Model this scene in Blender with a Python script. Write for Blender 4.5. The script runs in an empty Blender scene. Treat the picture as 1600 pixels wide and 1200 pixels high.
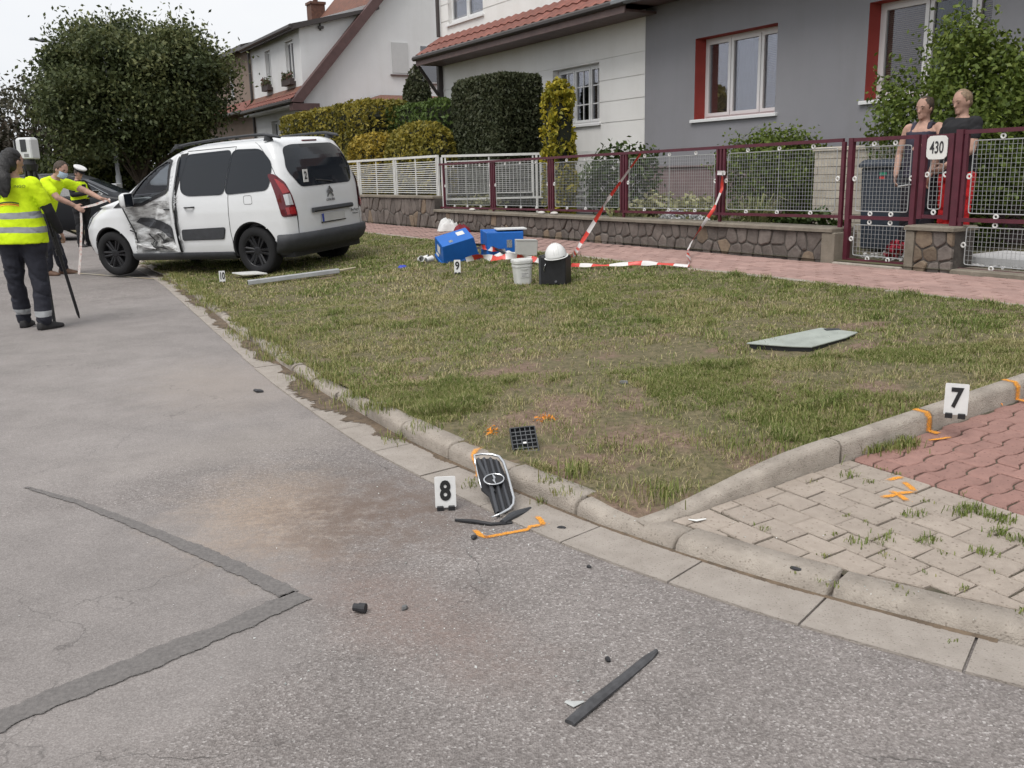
import bpy, bmesh, math, random
import numpy as np
from mathutils import Vector, Matrix, Euler
from mathutils.bvhtree import BVHTree
random.seed(7); rng = np.random.default_rng(7)
R_ = math.radians
scene = bpy.context.scene
COL = scene.collection

# ------------------------------------------------------------------ camera
FPX = 1425.0; CAM_H = 1.38
_d = np.array([151., 6153., FPX]); _d /= np.linalg.norm(_d)
_up = -_d
_fw = np.array([0, 0, 1.]); _fw = _fw - _fw.dot(_up)*_up; _fw /= np.linalg.norm(_fw)
_rt = np.cross(_fw, _up)
if _rt[0] < 0: _rt = -_rt
RW = np.array([_rt, _fw, _up])
cam_d = bpy.data.cameras.new('camera'); cam = bpy.data.objects.new('camera', cam_d); COL.objects.link(cam)
cam_d.sensor_fit = 'HORIZONTAL'; cam_d.sensor_width = 36.0; cam_d.lens = FPX/1600*36.0
cam_d.clip_start = 0.05; cam_d.clip_end = 3000
cx, cy, cz = RW @ np.array([1, 0, 0.]), RW @ np.array([0, -1., 0]), RW @ np.array([0, 0, -1.])
cam.matrix_world = Matrix(((cx[0], cy[0], cz[0], 0), (cx[1], cy[1], cz[1], 0), (cx[2], cy[2], cz[2], CAM_H), (0, 0, 0, 1)))
scene.camera = cam

# ------------------------------------------------------------------ sky, sun, exposure (overcast day)
SUN_EL, SUN_AZ = R_(58), R_(215)
world = bpy.data.worlds.new('World'); scene.world = world; world.use_nodes = True
nt = world.node_tree; nt.nodes.clear()
wo = nt.nodes.new('ShaderNodeOutputWorld'); bg = nt.nodes.new('ShaderNodeBackground')
sky = nt.nodes.new('ShaderNodeTexSky'); sky.sky_type = 'NISHITA'; sky.sun_disc = False
sky.sun_elevation = SUN_EL; sky.sun_rotation = SUN_AZ; sky.dust_density = 4.0; sky.air_density = 1.0
hs = nt.nodes.new('ShaderNodeHueSaturation'); hs.inputs['Saturation'].default_value = 0.35
mx = nt.nodes.new('ShaderNodeMix'); mx.data_type = 'RGBA'; mx.inputs[0].default_value = 0.86
tc = nt.nodes.new('ShaderNodeTexCoord'); nz = nt.nodes.new('ShaderNodeTexNoise')
mp = nt.nodes.new('ShaderNodeMapping'); mp.inputs['Scale'].default_value = (1, 1, 2.2)
nz.inputs['Scale'].default_value = 1.6; nz.inputs['Detail'].default_value = 5; nz.inputs['Roughness'].default_value = 0.5
rmp = nt.nodes.new('ShaderNodeValToRGB')
rmp.color_ramp.elements[0].position = 0.3; rmp.color_ramp.elements[0].color = (0.80, 0.84, 0.905, 1)
rmp.color_ramp.elements[1].position = 0.7; rmp.color_ramp.elements[1].color = (1, 1, 1, 1)
mul = nt.nodes.new('ShaderNodeVectorMath'); mul.operation = 'SCALE'; mul.inputs['Scale'].default_value = 6.6
L = nt.links.new
L(tc.outputs['Generated'], mp.inputs['Vector']); L(mp.outputs['Vector'], nz.inputs['Vector']); L(nz.outputs['Fac'], rmp.inputs['Fac'])
L(rmp.outputs['Color'], mul.inputs[0]); L(sky.outputs['Color'], hs.inputs['Color'])
L(hs.outputs['Color'], mx.inputs[6]); L(mul.outputs['Vector'], mx.inputs[7])
L(mx.outputs[2], bg.inputs['Color']); bg.inputs['Strength'].default_value = 0.1
L(bg.outputs['Background'], wo.inputs['Surface'])
sd = bpy.data.lights.new('sun', 'SUN'); sun = bpy.data.objects.new('sun', sd); COL.objects.link(sun)
sd.energy = 1.5; sd.angle = R_(35); sd.color = (1.0, 0.97, 0.93)
# sun direction: high, from behind the camera's left shoulder
_sv = Vector((math.sin(SUN_AZ)*math.cos(SUN_EL), math.cos(SUN_AZ)*math.cos(SUN_EL), math.sin(SUN_EL)))
sun.rotation_euler = _sv.to_track_quat('Z', 'Y').to_euler()
scene.view_settings.view_transform = 'Standard'; scene.view_settings.look = 'None'
scene.view_settings.exposure = 0.70; scene.view_settings.gamma = 1.0
scene.view_settings.use_curve_mapping = False
scene.cycles.adaptive_threshold = 0.02; scene.cycles.max_bounces = 5; scene.cycles.diffuse_bounces = 3; scene.cycles.glossy_bounces = 3; scene.cycles.transmission_bounces = 4; scene.cycles.transparent_max_bounces = 8; scene.cycles.caustics_reflective = False; scene.cycles.caustics_refractive = False

# ------------------------------------------------------------------ street frame: a = along the fence (away), s = from fence towards road, z = up
def ray(u, v): return RW @ np.array([u-800., v-600., FPX])
_v = ray(-75, 290); DA = np.array([_v[0], _v[1], 0]); DA /= np.linalg.norm(DA)
NS = np.array([-DA[1], DA[0], 0])
ZS = 0.37
CP = np.array([0, 0, CAM_H])
def gp(u, v, z=0.0):
    r = ray(u, v); t = (z-CAM_H)/r[2]; return np.array([r[0]*t, r[1]*t, z])
F0 = gp(1300.5, 411, ZS); F0[2] = 0
THETA = math.atan2(DA[1], DA[0])
def W(a, s, z=0.0):
    q = F0 + DA*a + NS*s; return Vector((q[0], q[1], z))
def AS(P):
    q = np.array([P[0], P[1], 0]) - F0; return q.dot(DA), q.dot(NS)
def onS(u, v, s):       # point of the plane s = const -> (a, s, z)
    r = ray(u, v); t = (s-(CP-F0).dot(NS))/r.dot(NS); P = CP+r*t; return AS(P)[0], s, P[2]
def onA(u, v, a):
    r = ray(u, v); t = (a-(CP-F0).dot(DA))/r.dot(DA); P = CP+r*t; return a, AS(P)[1], P[2]
def at(u, v, Y):
    r = ray(u, v); t = Y/r[1]; return Vector((r[0]*t, Y, r[2]*t+CAM_H))
# kerb line of the road (s of the kerb's road face as a function of a)
_KA = np.array([-9., -7.5, -6.3, -5.27, -4.74, -4.16, -3.72, -2.7, -2.24, -.83, .17, 1.9, 6.44, 8, 14, 60])
_KS = np.array([2.2, 3.85, 4.85, 5.40, 5.617, 5.785, 5.875, 5.96, 5.99, 5.95, 5.90, 5.79, 5.42, 5.34, 5.2, 5.0])
_ag = np.linspace(-9, 60, 2761); _sg = np.interp(_ag, _KA, _KS)
_ker = np.exp(-0.5*(np.arange(-24, 25)/10.)**2); _ker /= _ker.sum()
_sg = np.convolve(np.pad(_sg, 24, mode='edge'), _ker, mode='valid')
def sk(a): return np.interp(a, _ag, _sg)
A_DRV = -3.98; S_WALK = 1.32; S_RED = 4.63
def smooth(x): x = np.clip(x, 0, 1); return x*x*(3-2*x)
def kerb_topv(a): return 0.058+0.036*smooth((np.asarray(a)+4.15)/.75)-0.027*smooth((np.asarray(a)+1.7)/1.5)
def z_lawn(a, s):
    k = sk(a); t = np.clip((k-0.13-s)/(k-0.13-S_WALK), 0, 1); kt = kerb_topv(a)-.006; return kt + (0.34-kt)*t**1.05
def z_drive(a, s):
    k = sk(a); t = np.clip((k-0.15-s)/(k-0.15-S_WALK), 0, 1); return 0.055 + 0.285*t**1.1
def z_ground(a, s):
    a = np.asarray(a, float); s = np.asarray(s, float); k = sk(a)
    z = np.where(a > A_DRV, z_lawn(a, s), z_drive(a, s))
    z = np.where(s < S_WALK, 0.34+0.03*(1-np.clip(s, 0, S_WALK)/S_WALK), z)
    return np.where(s > k, 0.0, z)
def gpt(u, v):          # where the line of sight of a photo pixel meets the built ground
    r = ray(u, v); z = 0.15
    for _ in range(30):
        t = (z-CAM_H)/r[2]; P = CP+r*t; a, s = AS(P); z2 = float(z_ground(a, s))
        if abs(z2-z) < 1e-4: break
        z = 0.5*(z+z2)
    return Vector((P[0], P[1], z2))
# numpy value noise
_tab = rng.random((64, 64))
def vnoise(x, y, sc):
    x = np.asarray(x)*sc; y = np.asarray(y)*sc; xi = np.floor(x).astype(int); yi = np.floor(y).astype(int)
    fx = smooth(x-xi); fy = smooth(y-yi)
    g = lambda i, j: _tab[i % 64, j % 64]
    return (g(xi, yi)*(1-fx)+g(xi+1, yi)*fx)*(1-fy)+(g(xi, yi+1)*(1-fx)+g(xi+1, yi+1)*fx)*fy
def fbm(x, y, sc, o=3):
    return sum(vnoise(np.asarray(x)+17.3*k, np.asarray(y)-9.1*k, sc*2**k)*0.5**k for k in range(o))/sum(0.5**k for k in range(o))
# ------------------------------------------------------------------ materials
_M = {}
def mat(name, col, rough=0.7, metal=0.0, var=0.0, vscale=6.0, bump=0.0, bscale=60.0, col2=None, spec=0.4, coat=0.0, trans=0.0, alpha=1.0, detail=4.0, lo=0.35, hi=0.65):
    if name in _M: return _M[name]
    m = bpy.data.materials.new(name); m.use_nodes = True; t = m.node_tree; b = t.nodes['Principled BSDF']
    b.inputs['Roughness'].default_value = rough; b.inputs['Metallic'].default_value = metal
    b.inputs['Specular IOR Level'].default_value = spec; b.inputs['Coat Weight'].default_value = coat
    b.inputs['Transmission Weight'].default_value = trans; b.inputs['Alpha'].default_value = alpha
    c = tuple(col)+(1,)
    b.inputs['Base Color'].default_value = c
    if var or col2 or bump:
        co = t.nodes.new('ShaderNodeTexCoord')
    if var or col2:
        n = t.nodes.new('ShaderNodeTexNoise'); n.inputs['Scale'].default_value = vscale; n.inputs['Detail'].default_value = detail
        n.inputs['Roughness'].default_value = 0.65
        r = t.nodes.new('ShaderNodeValToRGB')
        ca = col2 if col2 else tuple(x*(1-var) for x in col)
        cb = col if col2 else tuple(min(1, x*(1+var)) for x in col)
        r.color_ramp.elements[0].position = lo; r.color_ramp.elements[0].color = tuple(ca)+(1,)
        r.color_ramp.elements[1].position = hi; r.color_ramp.elements[1].color = tuple(cb)+(1,)
        t.links.new(co.outputs['Object'], n.inputs['Vector']); t.links.new(n.outputs['Fac'], r.inputs['Fac'])
        t.links.new(r.outputs['Color'], b.inputs['Base Color'])
    if bump:
        n2 = t.nodes.new('ShaderNodeTexNoise'); n2.inputs['Scale'].default_value = bscale; n2.inputs['Detail'].default_value = 3
        bp = t.nodes.new('ShaderNodeBump'); bp.inputs['Strength'].default_value = bump; bp.inputs['Distance'].default_value = 0.01
        t.links.new(co.outputs['Object'], n2.inputs['Vector']); t.links.new(n2.outputs['Fac'], bp.inputs['Height'])
        t.links.new(bp.outputs['Normal'], b.inputs['Normal'])
    _M[name] = m; return m
def rand_tint(m, amt=0.2):
    """per-object brightness variation (each brick or stone its own tone)"""
    t = m.node_tree; b = t.nodes['Principled BSDF']; oi = t.nodes.new('ShaderNodeObjectInfo')
    mr = t.nodes.new('ShaderNodeMapRange'); mr.inputs['To Min'].default_value = 1-amt; mr.inputs['To Max'].default_value = 1+amt
    h = t.nodes.new('ShaderNodeHueSaturation')
    t.links.new(oi.outputs['Random'], mr.inputs['Value']); t.links.new(mr.outputs['Result'], h.inputs['Value'])
    l = b.inputs['Base Color'].links
    if l: t.links.new(l[0].from_socket, h.inputs['Color'])
    else: h.inputs['Color'].default_value = b.inputs['Base Color'].default_value
    t.links.new(h.outputs['Color'], b.inputs['Base Color']); return m
def leaf_mat(name, cols, rough=0.55, attr='tint'):
    """foliage: colour picked per leaf from a random attribute"""
    m = bpy.data.materials.new(name); m.use_nodes = True; t = m.node_tree; b = t.nodes['Principled BSDF']
    a = t.nodes.new('ShaderNodeAttribute'); a.attribute_name = attr
    r = t.nodes.new('ShaderNodeValToRGB'); e = r.color_ramp.elements
    for i, c in enumerate(cols):
        p = i/(len(cols)-1)
        if i < 2: e[i].position = p if i == 0 else 1.0
        if i >= 2: e.new(p)
    for i, c in enumerate(cols):
        e[i].position = i/(len(cols)-1); e[i].color = tuple(c)+(1,)
    t.links.new(a.outputs['Fac'], r.inputs['Fac']); t.links.new(r.outputs['Color'], b.inputs['Base Color'])
    b.inputs['Roughness'].default_value = rough; b.inputs['Specular IOR Level'].default_value = 0.25
    tr = t.nodes.new('ShaderNodeBsdfTranslucent'); ms = t.nodes.new('ShaderNodeMixShader'); ms.inputs[0].default_value = 0.22
    t.links.new(r.outputs['Color'], tr.inputs['Color'])
    o = t.nodes['Material Output']
    t.links.new(b.outputs[0], ms.inputs[1]); t.links.new(tr.outputs[0], ms.inputs[2]); t.links.new(ms.outputs[0], o.inputs['Surface'])
    return m

# ------------------------------------------------------------------ objects
ORG = {}      # street-frame origin of a thing
def tag(o, label=None, cat=None, group=None, kind=None):
    if label: o['label'] = label
    if cat: o['category'] = cat
    if group: o['group'] = group
    if kind: o['kind'] = kind
    return o
def thing(name, label, cat, loc, rot=(0, 0, 0), group=None):
    o = bpy.data.objects.new(name, None); COL.objects.link(o); o.empty_display_size = 0.1
    o.location = loc; o.rotation_euler = rot
    return tag(o, label, cat, group)
def sthing(name, label, cat, a, s, z, group=None):
    """a thing laid out in the street frame: its parts are given in (a, s, z)"""
    o = thing(name, label, cat, W(a, s, z), (0, 0, THETA), group); ORG[o.name] = (a, s, z); return o
def link(name, me, m=None, parent=None):
    o = bpy.data.objects.new(name, me); COL.objects.link(o)
    if m is not None:
        for x in (m if isinstance(m, (list, tuple)) else [m]): me.materials.append(x)
    if parent is not None: o.parent = parent
    return o
class MB:
    def __init__(self): self.v = []; self.f = []; self.m = []; self.mi = 0
    def add(self, vs, fs):
        n = len(self.v); self.v += [tuple(float(c) for c in p) for p in vs]
        for q in fs: self.f.append(tuple(i+n for i in q)); self.m.append(self.mi)
        return self
    def box(self, x0, x1, y0, y1, z0, z1):
        x0, x1 = min(x0, x1), max(x0, x1); y0, y1 = min(y0, y1), max(y0, y1); z0, z1 = min(z0, z1), max(z0, z1)
        return self.add([(x0, y0, z0), (x1, y0, z0), (x1, y1, z0), (x0, y1, z0), (x0, y0, z1), (x1, y0, z1), (x1, y1, z1), (x0, y1, z1)],
                        [(0, 3, 2, 1), (4, 5, 6, 7), (0, 1, 5, 4), (1, 2, 6, 5), (2, 3, 7, 6), (3, 0, 4, 7)])
    def cbox(self, x0, x1, y0, y1, z0, z1, b=0.01):
        """box with chamfered upper edges"""
        x0, x1 = min(x0, x1), max(x0, x1); y0, y1 = min(y0, y1), max(y0, y1)
        r = lambda i, z: [(x0+i, y0+i, z), (x1-i, y0+i, z), (x1-i, y1-i, z), (x0+i, y1-i, z)]
        v = r(0, z0)+r(0, z1-b)+r(b, z1)
        f = [(3, 2, 1, 0), (8, 9, 10, 11)]
        for k in (0, 4):
            for i in range(4): j = (i+1) % 4; f.append((k+i, k+j, k+4+j, k+4+i))
        return self.add(v, f)
    def tube(self, pts, r, n=8, caps=True, flat=None):
        pts = [Vector(p) for p in pts]; rr = r if isinstance(r, (list, tuple)) else [r]*len(pts)
        rings = []; prev = None
        for i, p in enumerate(pts):
            d = (pts[min(i+1, len(pts)-1)]-pts[max(i-1, 0)])
            if d.length < 1e-9: d = Vector((0, 0, 1))
            d.normalize()
            if prev is None:
                u = d.orthogonal().normalized() if abs(d.z) > 0.95 else d.cross(Vector((0, 0, 1))).normalized()
            else:
                u = (prev-d*prev.dot(d)).normalized()
            prev = u; w = d.cross(u)
            a = rr[i] if isinstance(rr[i], (list, tuple)) else (rr[i], rr[i])
            rings.append([p+u*math.cos(2*math.pi*k/n+math.pi/n)*a[0]+w*math.sin(2*math.pi*k/n+math.pi/n)*a[1] for k in range(n)])
        return self.loft(rings, caps)
    def loft(self, rings, caps=True, closed=True):
        n = len(rings[0]); v = [p for r in rings for p in r]; f = []
        for i in range(len(rings)-1):
            for k in range(n if closed else n-1):
                k2 = (k+1) % n; f.append((i*n+k, i*n+k2, (i+1)*n+k2, (i+1)*n+k))
        if caps and closed:
            f.append(tuple(range(n))[::-1]); f.append(tuple(range((len(rings)-1)*n, len(rings)*n)))
        return self.add(v, f)
    def prism(self, poly, h0, h1, axis=2, inset=0.0):
        """extrude a 2D polygon; axis = extrusion axis; inset shrinks the h1 end"""
        c = np.mean(np.array(poly), axis=0)
        def mk(p, h):
            return [(p[0], p[1], h), (p[0], h, p[1]), (h, p[0], p[1])][{2: 0, 1: 1, 0: 2}[axis]]
        n = len(poly); top = [(c[0]+(p[0]-c[0])*(1-inset), c[1]+(p[1]-c[1])*(1-inset)) for p in poly]
        v = [mk(p, h0) for p in poly]+[mk(p, h1) for p in top]
        f = [tuple(range(n))[::-1], tuple(range(n, 2*n))]+[(i, (i+1) % n, n+(i+1) % n, n+i) for i in range(n)]
        return self.add(v, f)
    def sphere(self, c, r, n=12, m=8, zmin=-1.0):
        rx, ry, rz = r if isinstance(r, (list, tuple)) else (r, r, r)
        rings = []
        for j in range(m+1):
            t = math.asin(zmin)+(math.pi/2-math.asin(zmin))*j/m
            cr = max(math.cos(t), 1e-4)
            rings.append([(c[0]+rx*cr*math.cos(2*math.pi*k/n), c[1]+ry*cr*math.sin(2*math.pi*k/n), c[2]+rz*math.sin(t)) for k in range(n)])
        return self.loft(rings)
    def grid(self, P):
        """P[i][j] points"""
        ni, nj = len(P), len(P[0]); v = [p for r in P for p in r]
        return self.add(v, [(i*nj+j, i*nj+j+1, (i+1)*nj+j+1, (i+1)*nj+j) for i in range(ni-1) for j in range(nj-1)])
    def torus(self, c, axis, R, r, n=14, m=6):
        axis = Vector(axis).normalized(); u = axis.orthogonal().normalized(); w = axis.cross(u); c = Vector(c)
        rings = []
        for i in range(n+1):
            d = u*math.cos(2*math.pi*i/n)+w*math.sin(2*math.pi*i/n)
            rings.append([c+d*(R+r*math.cos(2*math.pi*k/m))+axis*r*math.sin(2*math.pi*k/m) for k in range(m)])
        return self.loft(rings, caps=False)
    def mesh(self, name, off=(0, 0, 0)):
        me = bpy.data.meshes.new(name)
        v = [(p[0]-off[0], p[1]-off[1], p[2]-off[2]) for p in self.v]
        me.from_pydata(v, [], self.f)
        if any(self.m): me.polygons.foreach_set('material_index', self.m)
        me.update(); return me
    def recalc(self, me):
        bm = bmesh.new(); bm.from_mesh(me); bmesh.ops.recalc_face_normals(bm, faces=bm.faces); bm.to_mesh(me); bm.free()
    def build(self, name, m, parent=None, smooth_=False, org=None, bevel=0.0, recalc=True, rot=None):
        """in the parent's own coordinates (street frame if the parent is a street thing);
        org=(a,s,z): a top-level mesh of the street frame"""
        off = (0, 0, 0)
        if parent is not None and parent.name in ORG: off = ORG[parent.name]
        if org is not None: off = org
        me = self.mesh(name, off)
        if recalc: self.recalc(me)
        if bevel:
            bm = bmesh.new(); bm.from_mesh(me)
            bmesh.ops.bevel(bm, geom=[e for e in bm.edges if len(e.link_faces) == 2 and e.calc_face_angle(0) > 0.6], offset=bevel, segments=1, affect='EDGES', clamp_overlap=True)
            bm.to_mesh(me); bm.free()
        if smooth_: me.polygons.foreach_set('use_smooth', [True]*len(me.polygons))
        o = link(name, me, m, parent)
        if org is not None and parent is None:
            o.location = W(*org); o.rotation_euler = (0, 0, THETA); ORG[o.name] = tuple(org)
        return o
def autosmooth(o, ang=35):
    me = o.data; me.polygons.foreach_set('use_smooth', [True]*len(me.polygons))
    try: me.set_sharp_from_angle(angle=R_(ang))
    except Exception: pass
    return o
def copy_as(o, name, parent, loc, rot=None):
    c = bpy.data.objects.new(name, o.data); COL.objects.link(c); c.parent = parent; c.location = loc
    if rot is not None: c.rotation_euler = rot
    return c
def fast_mesh(name, verts, tris, tint=None):
    """big triangle soups; verts (n,3), tris (m,k)"""
    me = bpy.data.meshes.new(name); k = tris.shape[1]
    me.vertices.add(len(verts)); me.vertices.foreach_set('co', np.asarray(verts, np.float32).ravel())
    me.loops.add(tris.size); me.loops.foreach_set('vertex_index', np.asarray(tris, np.int32).ravel())
    me.polygons.add(len(tris)); me.polygons.foreach_set('loop_start', np.arange(0, tris.size, k, dtype=np.int32))
    me.polygons.foreach_set('loop_total', np.full(len(tris), k, np.int32))
    me.update(calc_edges=True)
    if tint is not None:
        at_ = me.attributes.new('tint', 'FLOAT', 'FACE'); at_.data.foreach_set('value', np.asarray(tint, np.float32))
    return me
def leaves(points, size, normals=None, jitter=1.0, aspect=1.7, r=None, droop=0.0):
    """leaf-shaped rhombs at points; returns verts, quads"""
    r = r or rng; n = len(points)
    size = np.broadcast_to(np.asarray(size, float), (n,))*r.uniform(0.65, 1.3, n)
    nr = r.normal(size=(n, 3))
    if normals is not None: nr = nr*jitter+normals*1.2
    nr /= np.linalg.norm(nr, axis=1)[:, None]
    t = r.normal(size=(n, 3)); t[:, 2] -= droop
    t -= nr*(t*nr).sum(1)[:, None]; t /= np.linalg.norm(t, axis=1)[:, None]+1e-9
    b = np.cross(nr, t)
    L_, Wd = size[:, None]*aspect*0.5, size[:, None]*0.5
    fold = nr*size[:, None]*0.12
    v = np.stack([points-t*L_, points-b*Wd+fold, points+t*L_, points+b*Wd+fold], 1).reshape(-1, 3)
    q = np.arange(n*4).reshape(n, 4)
    return v, q
# polygon helpers
def clip_half(poly, p, nrm):
    out = []
    for i in range(len(poly)):
        A, B = poly[i], poly[(i+1) % len(poly)]
        da = (A[0]-p[0])*nrm[0]+(A[1]-p[1])*nrm[1]; db = (B[0]-p[0])*nrm[0]+(B[1]-p[1])*nrm[1]
        if da <= 0: out.append(A)
        if (da < 0) != (db < 0) and abs(da-db) > 1e-9:
            t = da/(da-db); out.append((A[0]+(B[0]-A[0])*t, A[1]+(B[1]-A[1])*t))
    return out
def voronoi(rect, seeds, gap):
    x0, x1, y0, y1 = rect; cells = []
    for i, p in enumerate(seeds):
        poly = [(x0, y0), (x1, y0), (x1, y1), (x0, y1)]
        for j, q in enumerate(seeds):
            if i == j or abs(q[0]-p[0])+abs(q[1]-p[1]) > 1.6: continue
            d = (q[0]-p[0], q[1]-p[1]); l = math.hypot(*d)
            if l < 1e-6: continue
            nrm = (d[0]/l, d[1]/l); mid = ((p[0]+q[0])/2-nrm[0]*gap/2, (p[1]+q[1])/2-nrm[1]*gap/2)
            poly = clip_half(poly, mid, nrm)
            if len(poly) < 3: break
        if len(poly) >= 3: cells.append(poly)
    return cells
def in_poly(poly, x, y):
    x = np.asarray(x); y = np.asarray(y); c = np.zeros(x.shape, bool); n = len(poly); j = n-1
    for i in range(n):
        xi, yi = poly[i]; xj, yj = poly[j]
        cond = ((yi > y) != (yj > y)) & (x < (xj-xi)*(y-yi)/((yj-yi) if yj != yi else 1e-12)+xi)
        c ^= cond; j = i
    return c
def text_mesh(txt, size, extrude=0.0, align='CENTER', squeeze=1.0, bold=0.0):
    cu = bpy.data.curves.new('txt', 'FONT'); cu.body = txt; cu.size = size; cu.extrude = extrude; cu.align_x = align; cu.align_y = 'CENTER'
    cu.offset = bold; cu.resolution_u = 3
    o = bpy.data.objects.new('txt', cu); COL.objects.link(o)
    dg = bpy.context.evaluated_depsgraph_get(); me = bpy.data.meshes.new_from_object(o.evaluated_get(dg))
    bpy.data.objects.remove(o); bpy.data.curves.remove(cu)
    for v in me.vertices: v.co.x *= squeeze
    return me
# ================================================================== GROUND, ROAD, PAVING
def nodes(m): return m.node_tree.nodes, m.node_tree.links, m.node_tree.nodes['Principled BSDF']
def asphalt_material():
    m = bpy.data.materials.new('asphalt'); m.use_nodes = True; N_, L_, b = nodes(m)
    tc = N_.new('ShaderNodeTexCoord')
    def noise(sc, det=3, ro=.6):
        n = N_.new('ShaderNodeTexNoise'); n.inputs['Scale'].default_value = sc; n.inputs['Detail'].default_value = det; n.inputs['Roughness'].default_value = ro
        L_(tc.outputs['Object'], n.inputs['Vector']); return n.outputs['Fac']
    L_ = m.node_tree.links.new
    def ramp(s, *st):
        r = N_.new('ShaderNodeValToRGB'); e = r.color_ramp.elements
        while len(e) < len(st): e.new(0.5)
        for i, (p, c) in enumerate(st):
            e[i].position = p; e[i].color = (c if isinstance(c, tuple) else (c, c, c))+(1,)
        L_(s, r.inputs['Fac']); return r.outputs['Color']
    def mixc(f, a, bb, mode='MIX'):
        x = N_.new('ShaderNodeMix'); x.data_type = 'RGBA'; x.blend_type = mode
        for i, q in ((0, f), (6, a), (7, bb)):
            if isinstance(q, (int, float)): x.inputs[i].default_value = q
            elif isinstance(q, tuple): x.inputs[i].default_value = q+(1,)
            else: L_(q, x.inputs[i])
        return x.outputs[2]
    def math_(op, a, bb):
        x = N_.new('ShaderNodeMath'); x.operation = op
        for i, q in enumerate((a, bb)):
            if isinstance(q, (int, float)): x.inputs[i].default_value = q
            else: L_(q, x.inputs[i])
        x.use_clamp = op in ('MULTIPLY_CLAMP',); return x.outputs[0]
    _wn = []
    def wn():
        if not _wn: _wn.append(noise(5, 4, .7))
        return _wn[0]
    _gr = []
    def grit():
        if not _gr: _gr.append(ramp(noise(38, 4, .8), (.34, .30), (.60, .95)))
        return _gr[0]
    def blob(cx, cy, rx, ry, rot, warp=.35, hard=(.35, 1.0)):
        """soft stain with a noisy outline"""
        mp = N_.new('ShaderNodeMapping'); mp.vector_type = 'TEXTURE'
        mp.inputs['Location'].default_value = (cx, cy, 0); mp.inputs['Scale'].default_value = (rx, ry, 1); mp.inputs['Rotation'].default_value = (0, 0, rot)
        L_(tc.outputs['Object'], mp.inputs['Vector'])
        ln = N_.new('ShaderNodeVectorMath'); ln.operation = 'LENGTH'; L_(mp.outputs['Vector'], ln.inputs[0])
        d = math_('ADD', ln.outputs['Value'], math_('MULTIPLY', math_('SUBTRACT', wn(), .5), warp*2.2))
        mr = N_.new('ShaderNodeMapRange'); mr.interpolation_type = 'SMOOTHSTEP'
        mr.inputs['From Min'].default_value = hard[1]; mr.inputs['From Max'].default_value = hard[0]
        L_(d, mr.inputs['Value']); return mr.outputs['Result']
    vo = N_.new('ShaderNodeTexVoronoi'); vo.inputs['Scale'].default_value = 165; vo.inputs['Randomness'].default_value = 1.0; L_(tc.outputs['Object'], vo.inputs['Vector'])
    sep = N_.new('ShaderNodeSeparateColor'); L_(vo.outputs['Color'], sep.inputs['Color'])
    agg = ramp(sep.outputs[0], (0.0, (.150, .134, .126)), (.45, (.208, .187, .177)), (.82, (.254, .231, .219)), (.95, (.308, .283, .270)), (1.0, (.41, .385, .37)))
    vo2 = N_.new('ShaderNodeTexVoronoi'); vo2.inputs['Scale'].default_value = 230; L_(tc.outputs['Object'], vo2.inputs['Vector'])
    sep2 = N_.new('ShaderNodeSeparateColor'); L_(vo2.outputs['Color'], sep2.inputs['Color'])
    fine = ramp(sep2.outputs[0], (0, (.190, .173, .165)), (.6, (.238, .218, .208)), (1, (.292, .270, .258)))
    tone = ramp(noise(.55, 4, .6), (.3, .84), (.7, 1.12)); tone2 = ramp(noise(3.0, 4, .7), (.3, .88), (.7, 1.1))
    # the two different tarmacs: coarse chippings near the kerb, worn smooth carriageway further left
    sm = blob(-3.9, 6.6, 3.6, 7.5, -.52, .12, (.72, 1.0)); sm2 = blob(-1.75, 2.75, 1.25, 1.15, -.4, .12, (.75, 1.0))
    smo = math_('MAXIMUM', sm, sm2)
    col = mixc(math_('MULTIPLY', smo, .8), agg, fine)
    col = mixc(1.0, col, tone, 'MULTIPLY'); col = mixc(1.0, col, tone2, 'MULTIPLY')
    # dust and soil thrown on the road
    q = gp(430, 800); col = mixc(math_('MULTIPLY', blob(q[0], q[1], .50, .75, .35, .5, (-.2, 1.15)), grit()), col, (.40, .315, .245))
    q = gp(575, 800); st = math_('MULTIPLY', blob(q[0], q[1], .60, .62, .3, .5, (.1, 1.2)), ramp(noise(9, 4, .75), (.34, 0.0), (.55, 1.0)))
    col = mixc(math_('MULTIPLY', st, .85), col, (.150, .112, .092))
    q = gp(640, 960); col = mixc(math_('MULTIPLY', blob(q[0], q[1], .30, .75, .75, .5, (.0, 1.1)), math_('MULTIPLY', grit(), .6)), col, (.23, .165, .14))
    q = gp(350, 600); col = mixc(math_('MULTIPLY', blob(q[0], q[1], .75, 1.3, .5, .5, (.0, 1.1)), .35), col, (.33, .28, .24))
    q = gp(420, 690); col = mixc(math_('MULTIPLY', blob(q[0], q[1], 1.2, .5, .5, .5, (.0, 1.1)), .35), col, (.30, .27, .245))
    # hairline cracks
    ed = N_.new('ShaderNodeTexVoronoi'); ed.feature = 'DISTANCE_TO_EDGE'; ed.inputs['Scale'].default_value = .75
    wv = N_.new('ShaderNodeVectorMath'); wv.operation = 'ADD'
    nv = N_.new('ShaderNodeTexNoise'); nv.inputs['Scale'].default_value = 3.5; nv.inputs['Detail'].default_value = 6; L_(tc.outputs['Object'], nv.inputs['Vector'])
    sc = N_.new('ShaderNodeVectorMath'); sc.operation = 'SCALE'; sc.inputs['Scale'].default_value = .55; L_(nv.outputs['Color'], sc.inputs[0])
    L_(tc.outputs['Object'], wv.inputs[0]); L_(sc.outputs[0], wv.inputs[1]); L_(wv.outputs[0], ed.inputs['Vector'])
    cr = ramp(ed.outputs['Distance'], (0, 1.0), (.0035, 0.0)); crm = math_('MULTIPLY', cr, ramp(noise(1.2, 3), (.46, 0.0), (.58, 1.0)))
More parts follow.
